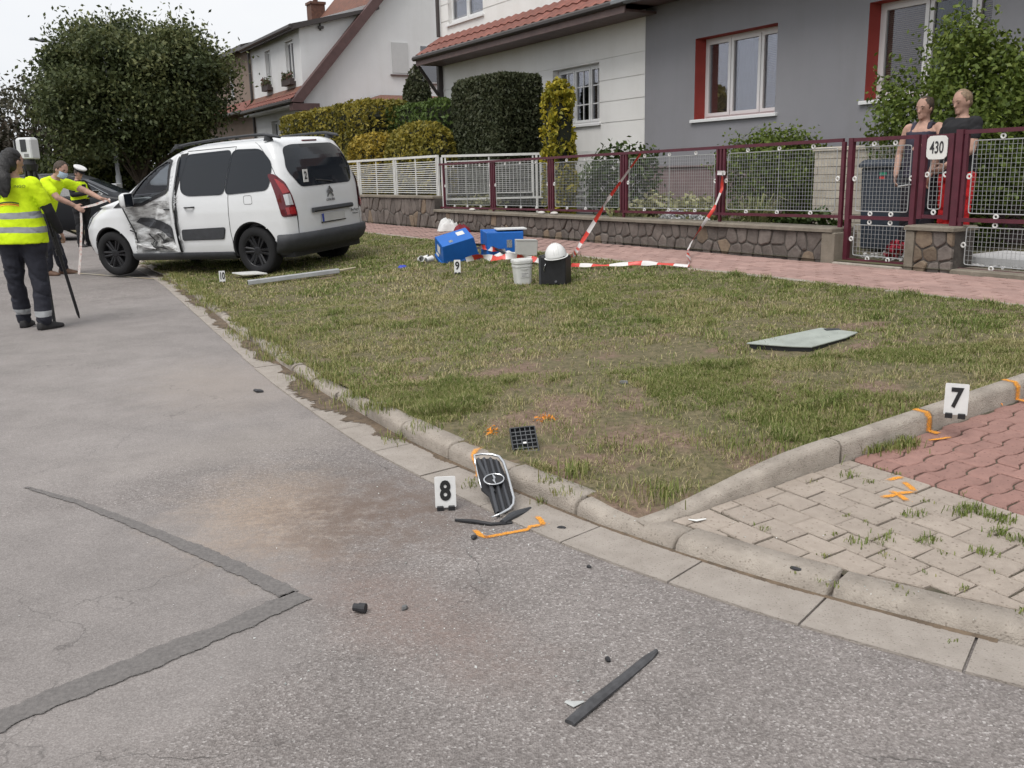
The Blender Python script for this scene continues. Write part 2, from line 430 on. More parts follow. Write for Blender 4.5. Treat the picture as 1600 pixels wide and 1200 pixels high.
    col = mixc(math_('MULTIPLY', crm, .45), col, (.05, .047, .045))
    L_(col, b.inputs['Base Color']); b.inputs['Roughness'].default_value = .92; b.inputs['Specular IOR Level'].default_value = .25
    bp = N_.new('ShaderNodeBump'); bp.inputs['Distance'].default_value = .004
    bs = math_('SUBTRACT', .85, math_('MULTIPLY', smo, .55)); L_(bs, bp.inputs['Strength'])
    L_(math_('ADD', vo.outputs['Distance'], math_('MULTIPLY', crm, -1.0)), bp.inputs['Height']); L_(bp.outputs['Normal'], b.inputs['Normal'])
    return m
M_ASPH = asphalt_material()
def pits(m, sc=42):
    """small dark pits of worn concrete"""
    t = m.node_tree; b = t.nodes['Principled BSDF']; tc = t.nodes.new('ShaderNodeTexCoord'); v = t.nodes.new('ShaderNodeTexVoronoi'); v.inputs['Scale'].default_value = sc; t.links.new(tc.outputs['Object'], v.inputs['Vector'])
    r = t.nodes.new('ShaderNodeValToRGB'); e = r.color_ramp.elements; e[0].position = .13; e[0].color = (.66, .64, .62, 1); e[1].position = .24; e[1].color = (1, 1, 1, 1); t.links.new(v.outputs['Distance'], r.inputs['Fac'])
    x = t.nodes.new('ShaderNodeMix'); x.data_type = 'RGBA'; x.blend_type = 'MULTIPLY'; x.inputs[0].default_value = 1; l = b.inputs['Base Color'].links[0].from_socket
    t.links.new(l, x.inputs[6]); t.links.new(r.outputs['Color'], x.inputs[7]); t.links.new(x.outputs[2], b.inputs['Base Color']); return m
M_SOIL = mat('dry_soil', (.20, .150, .095), .95, col2=(.105, .082, .052), vscale=4, bump=.8, bscale=45, lo=.3, hi=.7)
M_LAWN = mat('lawn_thatch', (.180, .148, .084), .97, col2=(.072, .068, .032), vscale=26, detail=7, bump=1.0, bscale=90, lo=.34, hi=.66)
M_CONC = pits(mat('kerb_concrete', (.385, .340, .292), .95, col2=(.250, .218, .185), vscale=9, detail=12, bump=.8, bscale=160, lo=.3, hi=.66), 55)
M_GUT = pits(mat('gutter_concrete', (.360, .322, .286), .95, col2=(.272, .240, .210), vscale=8, detail=12, bump=.7, bscale=160, lo=.3, hi=.7), 70)
M_PAVE = pits(rand_tint(mat('grey_paver', (.380, .325, .276), .95, col2=(.300, .254, .214), vscale=16, detail=9, bump=.7, bscale=170, lo=.28, hi=.7), .07))
M_REDP = pits(rand_tint(mat('red_paver', (.330, .190, .160), .95, col2=(.252, .144, .122), vscale=16, detail=9, bump=.7, bscale=170, lo=.28, hi=.7), .10))
M_REDW = rand_tint(mat('walk_paver', (.37, .245, .215), .95, col2=(.285, .182, .158), vscale=6, detail=8, bump=.4, bscale=90, lo=.28, hi=.7), .13)
M_JOINT = mat('joint_sand', (.115, .095, .072), 1.0, col2=(.06, .055, .035), vscale=14, bump=.5, bscale=80)
def tar_mat():
    m = mat('tar_seam', (.172, .160, .153), .88, col2=(.118, .110, .106), vscale=70, detail=6, bump=.25, bscale=200); N_ = m.node_tree.nodes; L_ = m.node_tree.links.new; b = N_['Principled BSDF']
    a = N_.new('ShaderNodeAttribute'); a.attribute_name = 'edge'; tc = N_.new('ShaderNodeTexCoord'); n = N_.new('ShaderNodeTexNoise'); n.inputs['Scale'].default_value = 48; n.inputs['Detail'].default_value = 6; n.inputs['Roughness'].default_value = .75; L_(tc.outputs['Object'], n.inputs['Vector'])
    x = N_.new('ShaderNodeMath'); x.operation = 'SUBTRACT'; L_(a.outputs['Fac'], x.inputs[0]); L_(n.outputs['Fac'], x.inputs[1]); r = N_.new('ShaderNodeMapRange'); r.inputs['From Min'].default_value = -.10; r.inputs['From Max'].default_value = .14; L_(x.outputs[0], r.inputs['Value']); L_(r.outputs['Result'], b.inputs['Alpha']); return m
M_TAR = tar_mat()

# far ground sheet out to the horizon
g = MB(); g.grid([[(x, y, -0.06) for x in np.linspace(-900, 900, 13)] for y in np.linspace(-300, 1500, 13)])
tag(g.build('ground', mat('far_ground', (.10, .105, .05), .95, col2=(.13, .12, .07), vscale=.15)), kind='structure')
# carriageway
def road_z(a, s): return 0.0
av = list(np.arange(-14, 62, 0.6)); rows = []
for a in av:
    k = float(sk(a)); rows.append([tuple(W(a, max(k-.05, -20)+t, 0.0)) for t in (0, .5, 1, 2, 3.5, 5.5, 8, 11, 16)])
g = MB(); g.grid(rows); road = tag(g.build('road', M_ASPH), kind='structure')
# mouth of the side street to the right
def tar(px, wd, name, taper):
    pts = [gp(*p) for p in px]; P = []
    L0 = 0
    segs = []
    for i in range(len(pts)-1):
        n = max(2, int(np.linalg.norm(pts[i+1]-pts[i])/.02))
        for j in range(n): segs.append(pts[i]+(pts[i+1]-pts[i])*j/n)
    segs.append(pts[-1]); rows = []; E_ = []
    for i, p in enumerate(segs):
        d = segs[min(i+1, len(segs)-1)]-segs[max(i-1, 0)]; d /= np.linalg.norm(d)+1e-9; nrm = np.array([-d[1], d[0], 0])
        tp_ = 1-taper*(i/len(segs))**1.5; wv = wd*.5*tp_*(1+.5*(fbm(i*.35, 3, 1)-.5)+.22*(random.random()-.5)); w2 = wd*.5*tp_*(1+.5*(fbm(i*.35, 9, 1)-.5)+.22*(random.random()-.5))
        up_ = np.array([0, 0, .004]); rows.append([tuple(p+nrm*wv*k_+up_) for k_ in (1.25, .8)]+[tuple(p-nrm*w2*k_+up_) for k_ in (.8, 1.25)]); fd_ = 1-.55*taper*(i/len(segs)); E_ += [.15, fd_, fd_, .15]
    m = MB(); m.grid(rows); o = m.build(name, M_TAR, road, recalc=False); e_ = o.data.attributes.new('edge', 'FLOAT', 'POINT'); e_.data.foreach_set('value', np.array(E_, np.float32)); return o
tar([(-120, 1190), (0, 1128), (120, 1078), (250, 1025), (380, 972), (440, 945), (472, 930)], .098, 'tar_seam', .0)
tar([(452, 930), (380, 892), (300, 858), (210, 820), (120, 785), (40, 762)], .070, 'tar_seam', .7)

# gutter plates and kerb stones along the carriageway
def kerb_top(a): return float(kerb_topv(a))
def Kp(a, off, z):
    k = float(sk(a)); e = .05; t = np.array([2*e, float(sk(a+e))-float(sk(a-e))]); t /= np.linalg.norm(t); nrm = np.array([-t[1], t[0]])
    return (a+nrm[0]*off, k+nrm[1]*off, z)
kerb = sthing('kerb', 'weathered concrete kerb curving along the asphalt beside the lawn', 'kerb', -4, 5.8, 0)
gutter = sthing('gutter', 'flat concrete gutter strip between the asphalt and the kerb', 'gutter', -4, 6.0, 0)
kerb.pop('category', None); kerb['kind'] = 'structure'; kerb.pop('label', None)
gutter.pop('category', None); gutter['kind'] = 'structure'; gutter.pop('label', None)
joints = [-7.35, -6.82, -6.3, -5.80, -5.27, -4.74, -4.17, -3.68, -3.20, -2.71]
while joints[-1] < 16: joints.append(joints[-1]+.505)
for i in range(len(joints)-1):
    a0, a1 = joints[i]+.007, joints[i+1]-.007; rings = []
    far = a0 > -1.9
    dz = random.uniform(-.006, .006)-(random.uniform(0, .02) if far else 0); ds = random.uniform(-.006, .006)+(random.uniform(-.02, .02) if far else 0)
    nst = 5 if not far else 3
    for a in np.linspace(a0, a1, nst):
        h = kerb_top(a)+dz; rr = .062-.034*float(smooth((a+4.1)/.5)); kw = .15-.035*float(smooth((a+4.0)/.8))
        pr = [(.0, -.06), (.0, h-rr), (-.012, h-rr*.45), (-.03, h-rr*.12), (-.055, h), (-kw+.002, h-.002), (-kw, -.06)]
        rings.append([Kp(a, o+ds, z) for o, z in pr])
    m = MB(); m.loft(rings); o = m.build('kerb_stone', M_CONC, kerb, bevel=.006 if not far else 0); autosmooth(o, 50)
gj = [-7.6, -7.1, -6.6, -6.1, -5.62, -5.15, -4.735, -4.30, -3.83, -3.33, -2.83, -2.35, -1.86]
while gj[-1] < 12: gj.append(gj[-1]+.5)
for i in range(len(gj)-1):
    a0, a1 = gj[i]+.004, gj[i+1]-.004; w_ = .222 - .05*float(smooth((a0+1)/3)); dz = random.uniform(0, .004)
    m = MB(); P0 = [[Kp(a, .003, .010+dz), Kp(a, w_, .006+dz)] for a in np.linspace(a0, a1, 4)]
    top = [r[0] for r in P0]+[r[1] for r in P0][::-1]
    bot = [(p[0], p[1], -.05) for p in top]; n = len(top)
    m.add(top+bot, [tuple(range(n)), tuple(range(2*n-1, n-1, -1))]+[(i_, n+i_, n+(i_+1) % n, (i_+1) % n) for i_ in range(n)])
    m.build('gutter_plate', M_GUT, gutter)

# lawn surface
aa = np.concatenate([np.arange(A_DRV-.01, 10, .12), np.arange(10, 60, .8)]); rows = []
for a in aa:
    k = float(sk(a)); S = np.linspace(S_WALK-.04, k-.07, 46); r = []
    for s in S:
        edge = min(1, abs(s-S_WALK)/.1, abs(k-.09-s)/.15, abs(a-A_DRV)/.15)
        z = float(z_lawn(a, s))+edge*(.035*(float(fbm(a, s, 1.7))-.5)+.02*(float(vnoise(a, s, 7))-.5)); r.append(tuple(W(a, s, z)))
    rows.append(r)
g = MB(); g.grid(rows); lawn = tag(g.build('lawn', M_LAWN, smooth_=True), kind='structure')
def lawn_mats():

    m = M_LAWN; N_, L_, b = nodes(m); L_ = m.node_tree.links.new
    # bare soil patches, most of them in the worn corner by the driveway
    tc = N_.new('ShaderNodeTexCoord'); n = N_.new('ShaderNodeTexNoise'); n.inputs['Scale'].default_value = 1.7; n.inputs['Detail'].default_value = 7; n.inputs['Roughness'].default_value = .65
    L_(tc.outputs['Object'], n.inputs['Vector']); mp = N_.new('ShaderNodeMapping'); mp.vector_type = 'TEXTURE'; c = W(-3.1, 4.7); mp.inputs['Location'].default_value = (c.x, c.y, .2); mp.inputs['Scale'].default_value = (2.4, 2.0, 5)
    L_(tc.outputs['Object'], mp.inputs['Vector']); ln = N_.new('ShaderNodeVectorMath'); ln.operation = 'LENGTH'; L_(mp.outputs['Vector'], ln.inputs[0])
    mr = N_.new('ShaderNodeMapRange'); mr.inputs['From Min'].default_value = 0; mr.inputs['From Max'].default_value = 1.4; mr.inputs['To Min'].default_value = .105; mr.inputs['To Max'].default_value = -.04; L_(ln.outputs['Value'], mr.inputs['Value'])
    ad = N_.new('ShaderNodeMath'); ad.operation = 'ADD'; L_(n.outputs['Fac'], ad.inputs[0]); L_(mr.outputs['Result'], ad.inputs[1])
    r = N_.new('ShaderNodeValToRGB'); r.color_ramp.elements[0].position = .54; r.color_ramp.elements[1].position = .62; L_(ad.outputs[0], r.inputs['Fac'])
    n2 = N_.new('ShaderNodeTexNoise'); n2.inputs['Scale'].default_value = 30; n2.inputs['Detail'].default_value = 8; n2.inputs['Roughness'].default_value = .75; L_(tc.outputs['Object'], n2.inputs['Vector'])
    r2 = N_.new('ShaderNodeValToRGB'); r2.color_ramp.elements[0].position = .32; r2.color_ramp.elements[0].color = (.095, .062, .044, 1); r2.color_ramp.elements[1].position = .68; r2.color_ramp.elements[1].color = (.255, .180, .132, 1); L_(n2.outputs['Fac'], r2.inputs['Fac'])
    x = N_.new('ShaderNodeMix'); x.data_type = 'RGBA'; l = b.inputs['Base Color'].links[0].from_socket; L_(r.outputs['Color'], x.inputs[0]); L_(l, x.inputs[6]); L_(r2.outputs['Color'], x.inputs[7]); L_(x.outputs[2], b.inputs['Base Color'])
lawn_mats()
# soil bed under the driveway and walk, then the pavers themselves
drive = sthing('driveway', '', '', -5, 4, 0); walk = sthing('pavement', '', '', 4, .6, .34)
for o in (drive, walk): o.pop('label', None); o.pop('category', None); o['kind'] = 'structure'
rows = []
for a in np.linspace(A_DRV+.06, -9, 30):
    k = float(sk(a)); rows.append([(a, s, float(z_drive(a, s))-.009) for s in np.linspace(min(S_WALK, k-.3), k-.13, 24)])
m = MB(); m.grid(rows); m.build('sand_bed', M_JOINT, drive)
def paver(poly, z0, mat_, parent, name, jit=.0025, lean=None):
    a = np.mean([p[0] for p in poly]); s = np.mean([p[1] for p in poly])
    n = len(poly); c = (a, s); ins = 0.0045
    zf = lambda p: float(z_drive(p[0], p[1])) if lean is None else lean(p)
    dz = random.uniform(-jit, jit); tx, ty = random.uniform(-.008, .008), random.uniform(-.008, .008)
    def inset(p, d):
        v = np.array(p)-np.array(c); l = np.linalg.norm(v); return tuple(np.array(c)+v*(1-d/max(l, 1e-6)))
    zz = lambda p: zf(p)+dz+(p[0]-a)*tx+(p[1]-s)*ty
    base = [(p[0], p[1], zf(p)-.03) for p in poly]; mid = [(p[0], p[1], zz(p)-.004) for p in poly]
    top = [inset(p, ins*1.4) for p in poly]; top = [(p[0], p[1], zz(p)) for p in top]
    m = MB(); m.add(base+mid+top, [tuple(range(2*n, 3*n))]+[(k+i, k+(i+1) % n, k+n+(i+1) % n, k+n+i) for k in (0, n) for i in range(n)])
    return m.build(name, mat_, parent)
def clip_area(poly, s_off=.156):
    a = np.mean([p[0] for p in poly]); k0 = Kp(a-.1, -s_off, 0); k1 = Kp(a+.1, -s_off, 0)
    d = np.array([k1[0]-k0[0], k1[1]-k0[1]]); d /= np.linalg.norm(d); poly = clip_half(poly, k0[:2], (-d[1], d[0]))
    if len(poly) >= 3: poly = clip_half(poly, (A_DRV-.045, 0), (1, 0))
    return poly
def parea(p): return abs(sum(p[i][0]*p[(i+1) % len(p)][1]-p[(i+1) % len(p)][0]*p[i][1] for i in range(len(p))))/2
bw, bl, gp_ = .118, .168, .0032
row = 0; s = S_RED
while s < 5.95:
    a = A_DRV+.05+(bl/2 if row % 2 else 0)+random.uniform(-.02, .02)
    while a > -7.6:
        j = lambda: random.uniform(-.0035, .0035)
        poly = [(a-bl+gp_+j(), s+gp_+j()), (a-gp_+j(), s+gp_+j()), (a-gp_+j(), s+bw-gp_+j()), (a-bl+gp_+j(), s+bw-gp_+j())]
        poly = clip_area(poly)
        if len(poly) >= 3 and parea(poly) > .0016: paver(poly, 0, M_PAVE, drive, 'grey_paver')
        a -= bl
    s += bw; row += 1
def wave_poly(a0, s0, w_, l_, flip=1, g_=.0045):
    """interlocking wavy paver, long axis along s"""
    n = 8
    def wav(s_): t = (s_/.205) % 1.0; return .0135*max(-1, min(1, 2.2*math.sin(2*math.pi*t)))*.9
    ge = .0022; ss = [s0+ge+(l_-2*ge)*i/n for i in range(n+1)]
    return [(a0+g_+wav(q), q) for q in ss]+[(a0+w_-g_+wav(q), q) for q in ss][::-1]
w_, l_ = .100, .205; col_ = 0; a = A_DRV-.05
while a > -6.6:
    s = S_RED-l_*(1 if col_ % 2 == 0 else .5)
    first = True
    while s > 2.2:
        p = wave_poly(a-w_, s, w_, l_ if not (first and col_ % 2) else l_, 1)
        p = clip_half(p, (0, S_RED-.005), (0, 1)); p = clip_half(p, (A_DRV-.045, 0), (1, 0))
        q = W(a-w_/2, s+l_/2)
        if len(p) >= 3 and parea(p) > .002 and (q.x < .62*q.y+.25): paver(p, 0, M_REDP, drive, 'red_wavy_paver')
        s -= l_; first = False
    if col_ % 2:   # half block at the border line
        pass
    a -= w_; col_ += 1
# paved walk: the nearest 300 pavers singly, the rest as one piece
zw = lambda p: 0.34+.03*(1-min(max(p[1], 0), S_WALK)/S_WALK)
m = MB(); m.grid([[(a, s, zw((a, s))-.008) for s in (0.0, S_WALK+.02)] for a in (-9, 60)]); m.build('sand_bed', M_JOINT, walk)
cells = []
l2, w2 = .225, .128; r_ = 0; s = .03
while s < S_WALK-.11:
    a = -4.4+(l2/2 if r_ % 2 else 0)
    while a < 22:
        off = [0, .008, .012, 0, -.010, -.012, 0]; n = 6
        p = [(a+.003+(l2-.006)*i/n, s+.003+off[i]) for i in range(n+1)]+[(a+.003+(l2-.006)*i/n, s+w2-.003+off[i]) for i in range(n, -1, -1)]
        P = W(a, s); q = math.hypot(P.x, P.y)
        if P.x < .64*P.y+.4: cells.append((q, p))
        a += l2
    s += w2; r_ += 1
cells.sort(key=lambda c: c[0])
for q, p in cells[:300]: paver(p, 0, M_REDW, walk, 'red_paver', jit=.003, lean=zw)
m = MB()
for q, p in cells[300:]:
    dz = random.uniform(-.003, .003); n = len(p)
    m.add([(x, y, zw((x, y))+dz) for x, y in p], [tuple(range(n))])
tag(m.build('red_pavers', M_REDW, walk), kind='stuff')
# thin edging stone between walk and lawn
m = MB()
for i in range(40):
    a0 = -4.4+i*.6; m.cbox(a0+.004, a0+.596, S_WALK-.085, S_WALK-.028, .25, .352+random.uniform(-.004, .006), .008)
m.build('edging_stones', M_CONC, walk)['kind'] = 'stuff'
# low kerb between lawn and driveway: three long stones, the last one tapering down to the road
lk = sthing('lawn_edge_kerb', '', '', A_DRV, 5, 0); lk.pop('label', None); lk.pop('category', None); lk['kind'] = 'structure'
def lk_stone(s0, s1, taper):
    rings = []
    for s in np.linspace(s0, s1, 9):
        zl = float(z_drive(A_DRV-.03, s)); h = zl+(.092 if not taper else .092*float(smooth((5.80-s)/.95))**.9+.004)
        jn = .004*(float(vnoise(s, 1.7, 9))-.5); a0, a1 = A_DRV-.042, A_DRV+.045
        rings.append([(a0+jn, s, zl-.06), (a0+jn, s, max(h-.022, zl-.05)), (a0+.016+jn, s, h-.003), (a0+.03, s, h), (a1-.012, s, h+.001), (a1, s, h-.01), (a1, s, zl-.06)])
    m = MB(); m.loft(rings); return autosmooth(m.build('kerb_stone', M_CONC, lk), 45)
lk_stone(5.775, 4.70, True); lk_stone(4.685, 4.075, False); lk_stone(4.06, 3.06, False); lk_stone(3.045, 2.05, False); lk_stone(2.035, 1.4, False)
# yard behind the fence
rows = [[tuple(W(a, s, .40)) for s in (0.02, -1, -3.3, -14)] for a in np.linspace(-9, 60, 24)]
g = MB(); g.grid(rows); tag(g.build('garden_ground', mat('garden_soil', (.105, .082, .055), .95, col2=(.085, .095, .04), vscale=3, bump=.7)), kind='structure')
# verge opposite / far end of the street
rows = [[tuple(W(a, s, .05)) for s in (16, 19, 40)] for a in np.linspace(-14, 62, 10)]
g = MB(); g.grid(rows); tag(g.build('verge', mat('verge_grass', (.09, .10, .04), .95, col2=(.12, .11, .06), vscale=2)), kind='structure')

# ------------------------------------------------------------------ grass blades
def grass(n, ylo, yhi, hgt, wid):
    """rejection sample on the lawn in view"""
    out = []
    tot = 0
    while tot < n:
        m_ = n*3
        Y = np.sqrt(rng.uniform(ylo**2, yhi**2, m_)); X = rng.uniform(-.62, .62, m_)*Y
        q = np.stack([X-F0[0], Y-F0[1]], 1); a = q@DA[:2]; s = q@NS[:2]; k = sk(a)
        wob = .07*(vnoise(a, s, 5)-.5)
        over = np.where(a > -1.9, .06+.10*(vnoise(a, 0*a, 2.3) > .5), .035*(vnoise(a, 0*a, 4.3) > .45))
        ok = (a > A_DRV+.05) & (s > S_WALK-.05+wob) & (s < k-.125+over+wob)
        d = fbm(a, s, 1.15, 3)*.6+fbm(a+40, s, .45, 2)*.4
        # worn patches towards the driveway corner
        bare = smooth((d-.40)/.16); near = smooth((2.7-np.hypot(a+3.2, (s-4.6)))/1.8)
        dens = np.clip(.74+.26*bare-.70*near*(1-bare)-.16*near, .05, 1)
        clump = smooth((vnoise(a, s, 13)*.6+vnoise(a+9, s, 5)*.4-.38)/.22); dens = dens*(.22+.78*clump)
        ok &= rng.random(m_) < dens
        # nothing grows through the cover plate
        out.append(np.stack([a[ok], s[ok], d[ok]], 1)); tot += ok.sum()
    P = np.concatenate(out)[:n]; a, s, d = P.T
    z = z_lawn(a, s)+.035*(fbm(a, s, 1.7)-.5)-.004
    base = F0[None, :]+a[:, None]*DA+s[:, None]*NS; base[:, 2] = z
    az = rng.uniform(0, 2*np.pi, n); tall = 1+.8*smooth((vnoise(a+5, s, 4.5)-.68)/.15)
    h = hgt*rng.uniform(.45, 1.25, n)*tall; lean = rng.uniform(.45, 1.6, n); w = wid*rng.uniform(.6, 1.3, n)
    dr = np.stack([np.cos(az), np.sin(az), 0*az], 1); pr = np.stack([-np.sin(az), np.cos(az), 0*az], 1)
    upv = np.array([0, 0, 1.])
    mid = base+dr*(h*.45*np.sin(lean*.6))[:, None]+upv*(h*.55*np.cos(lean*.6))[:, None]
    tip = mid+dr*(h*.55*np.sin(lean))[:, None]+upv*(h*.5*np.cos(lean))[:, None]
    v = np.stack([base-pr*w[:, None], base+pr*w[:, None], mid+pr*(w*.75)[:, None], mid-pr*(w*.75)[:, None], tip], 1).reshape(-1, 3)
    i = np.arange(n)[:, None]*5
    t = np.concatenate([i+np.array([[0, 1, 2]]), i+np.array([[0, 2, 3]]), i+np.array([[3, 2, 4]])], 1).reshape(-1, 3)
    dry = np.clip(.84-.80*d+.45*(rng.random(n)-.5)+.55*(fbm(a, s, 3.0)-.5)-.25*(tall-1), 0, 1)
    straw = rng.random(n) < .20+.22*smooth((.52-d)/.2)+.25*smooth((fbm(a+60, s, 2.1)-.56)/.1)
    tint = np.where(straw, rng.uniform(.74, 1, n), np.clip(dry*.75*rng.uniform(.5, 1.25, n), 0, .74))
    return v, t, np.repeat(tint, 3)
M_GRASS = leaf_mat('grass_blades', [(.108, .152, .032), (.164, .202, .052), (.228, .232, .078), (.33, .288, .135), (.50, .425, .255)], .6)
V, T, C_ = [], [], []; nv = 0
for n, y0, y1, h, w in ((190000, 3.0, 5.6, .032, .0016), (150000, 5.6, 9.5, .032, .0025), (100000, 9.5, 19, .036, .0048)):
    v, t, c = grass(n, y0, y1, h, w); V.append(v); T.append(t+nv); C_.append(c); nv += len(v)
go = link('grass', fast_mesh('grass', np.concatenate(V), np.concatenate(T), np.concatenate(C_)), M_GRASS)
tag(go, 'short patchy grass with straw and worn soil covering the lawn', 'grass', kind='stuff')
# ================================================================== FENCES AND WALLS
M_MAROON = mat('maroon_paint', (.085, .015, .027), .45, var=.18, vscale=8, spec=.5)
M_WIRE = mat('galvanised_wire', (.40, .41, .41), .5, .4)
M_WHITEP = mat('white_paint', (.62, .62, .60), .55, var=.08, vscale=10)
M_PLAST = mat('white_plastic', (.66, .66, .64), .5)
M_STONE = rand_tint(mat('field_stone', (.158, .136, .120), .9, col2=(.092, .078, .070), vscale=9, detail=8, bump=.7, bscale=40, lo=.3, hi=.7), .24)
M_STONE2 = rand_tint(mat('ochre_stone', (.20, .155, .108), .9, col2=(.12, .09, .068), vscale=9, detail=8, bump=.7, bscale=40, lo=.3, hi=.7), .25)
M_MORT = mat('mortar', (.105, .093, .082), .95, col2=(.065, .058, .052), vscale=12, bump=.6, bscale=60)
M_CAP = mat('cap_concrete', (.235, .205, .165), .92, col2=(.145, .128, .100), vscale=6, detail=8, bump=.5, bscale=70, lo=.3, hi=.7)
def stones(parent, a0, a1, z0, z1, s_f, n, tall=1.0, ochre=.15):
    rr = random.Random(n); seeds = []
    nz = max(2, int(round(math.sqrt(n*(z1-z0)/(a1-a0)/tall)))); na = max(1, n//nz)
    for i in range(na):
        for j in range(nz):
            seeds.append((a0+(a1-a0)*(i+.5+(.25 if j % 2 else -.25)+rr.uniform(-.28, .28))/na, z0+(z1-z0)*(j+.5+rr.uniform(-.3, .3))/nz))
    for c in voronoi((a0, a1, z0, z1), seeds, .015):
        if parea(c) < .0012: continue
        # round the corners a little
        pts = []
        for i in range(len(c)):
            p, q, r = np.array(c[i-1]), np.array(c[i]), np.array(c[(i+1) % len(c)])
            k = .13; pts += [tuple(q+(p-q)*k), tuple(q+(r-q)*k)]
        m = MB(); cc = np.mean(np.array(pts), axis=0); d = rr.uniform(-.008, .012); tl = (rr.uniform(-.05, .05), rr.uniform(-.05, .05))
        n_ = len(pts); v = [(x, s_f-.03, y) for x, y in pts]
        v += [(cc[0]+(x-cc[0])*.96, s_f+d*.6+(x-cc[0])*tl[0]+(y-cc[1])*tl[1], cc[1]+(y-cc[1])*.96) for x, y in pts]
        v += [(cc[0]+(x-cc[0])*.80, s_f+d+.005+(x-cc[0])*tl[0]+(y-cc[1])*tl[1], cc[1]+(y-cc[1])*.80) for x, y in pts]
        m.add(v, [tuple(range(2*n_, 3*n_))]+[(k_+i, k_+(i+1) % n_, k_+n_+(i+1) % n_, k_+n_+i) for k_ in (0, n_) for i in range(n_)])
        m.build('stone', M_STONE2 if rr.random() < ochre else M_STONE, parent)
A_L = onS(690, 340, -.14)[0]           # left end of the maroon fence
wall = sthing('stone_wall', 'low crazy-paved stone wall under the maroon mesh fence', 'wall', 4.6, 0, ZS)
Z_W = .735
m = MB(); m.box(0.02, A_L, -.30, -.012, .2, Z_W-.045); m.build('mortar_bed', M_MORT, wall)
m = MB()
for i in range(6):
    q0, q1 = 0.0+i*A_L/6, (i+1)*A_L/6; m.cbox(q0+.003, q1-.003, -.33, .035, Z_W-.045, Z_W, .012)
m.build('coping', M_CAP, wall)
m = MB(); m.cbox(-.03, .14, -.33, .022, .2, Z_W-.047, .01); m.build('end_pier', M_CAP, wall)
stones(wall, .15, A_L, .33, Z_W-.052, -.004, 108, .9)
wall2 = sthing('stone_wall', 'taller stone wall of upright slabs under the white slatted fence', 'wall', 15, 0, ZS)
m = MB(); m.box(A_L+.01, 24, -.32, -.012, .2, .935); m.build('mortar_bed', M_MORT, wall2)
m = MB(); m.cbox(A_L+.01, 24, -.35, .03, .935, .985, .012); m.build('coping', M_CAP, wall2)
stones(wall2, A_L+.02, 16.5, .33, .93, -.004, 84, 1.9, .10)
# ---- maroon mesh fence
SF = -.14
zt0 = onS(700, 256.5, SF)[2]; zt1 = onS(1325, 218.5, SF)[2]; zb0 = onS(700, 324.5, SF)[2]; zb1 = onS(1315, 338.5, SF)[2]
posts_px = [694, 770, 861, 975, 1126, 1316]
PA = [onS(u, 290, SF)[0] for u in posts_px]
def zt(a): return zt1+(zt0-zt1)*a/A_L
def zb(a): return zb1+(zb0-zb1)*a/A_L
fence = sthing('mesh_fence', 'long maroon steel fence with wire mesh panels on the low stone wall', 'fence', 4.6, SF, Z_W)
def bar(m, a0, z0, a1, z1, w=.02, d=.02, s=SF):
    """square steel section between two points of the fence plane"""
    if abs(a1-a0) >= abs(z1-z0):
        m.add([(a0, s-d, z0-w), (a0, s+d, z0-w), (a0, s+d, z0+w), (a0, s-d, z0+w), (a1, s-d, z1-w), (a1, s+d, z1-w), (a1, s+d, z1+w), (a1, s-d, z1+w)],
              [(0, 1, 2, 3), (4, 7, 6, 5), (0, 4, 5, 1), (1, 5, 6, 2), (2, 6, 7, 3), (3, 7, 4, 0)])
    else:
        m.box(a0-w, a0+w, s-d, s+d, min(z0, z1), max(z0, z1))
    return m
m = MB(); bar(m, PA[5]+.01, zt(PA[5]), A_L, zt(A_L), .018, .018); m.build('top_rail', M_MAROON, fence)
m = MB(); bar(m, PA[5]+.01, zb(PA[5]), A_L, zb(A_L), .016, .016); m.build('bottom_rail', M_MAROON, fence)
for i, a in enumerate(PA):
    m = MB()
    if i in (0, 5): bar(m, a, Z_W if i == 5 else zb(a)-.02, a, zt(a)-.017, .020, .017)
    else:
        for o in (-.058, 0, .058): bar(m, a+o, (Z_W if o == 0 else zb(a)+.014), a+o, zt(a)-.017, .015, .0155)
    m.build('post', M_MAROON, fence)
ring = MB(); ring.torus((0, 0, 0), (0, 1, 0), .020, .0085, 12, 6)
ring_me = ring.mesh('mesh_clip'); ring_me.materials.append(M_PLAST)
def clip(parent, a, s, z):
    o = ORG[parent.name]; c = bpy.data.objects.new('mesh_clip', ring_me); COL.objects.link(c); c.parent = parent; c.location = (a-o[0], s-o[1], z-o[2]); return c
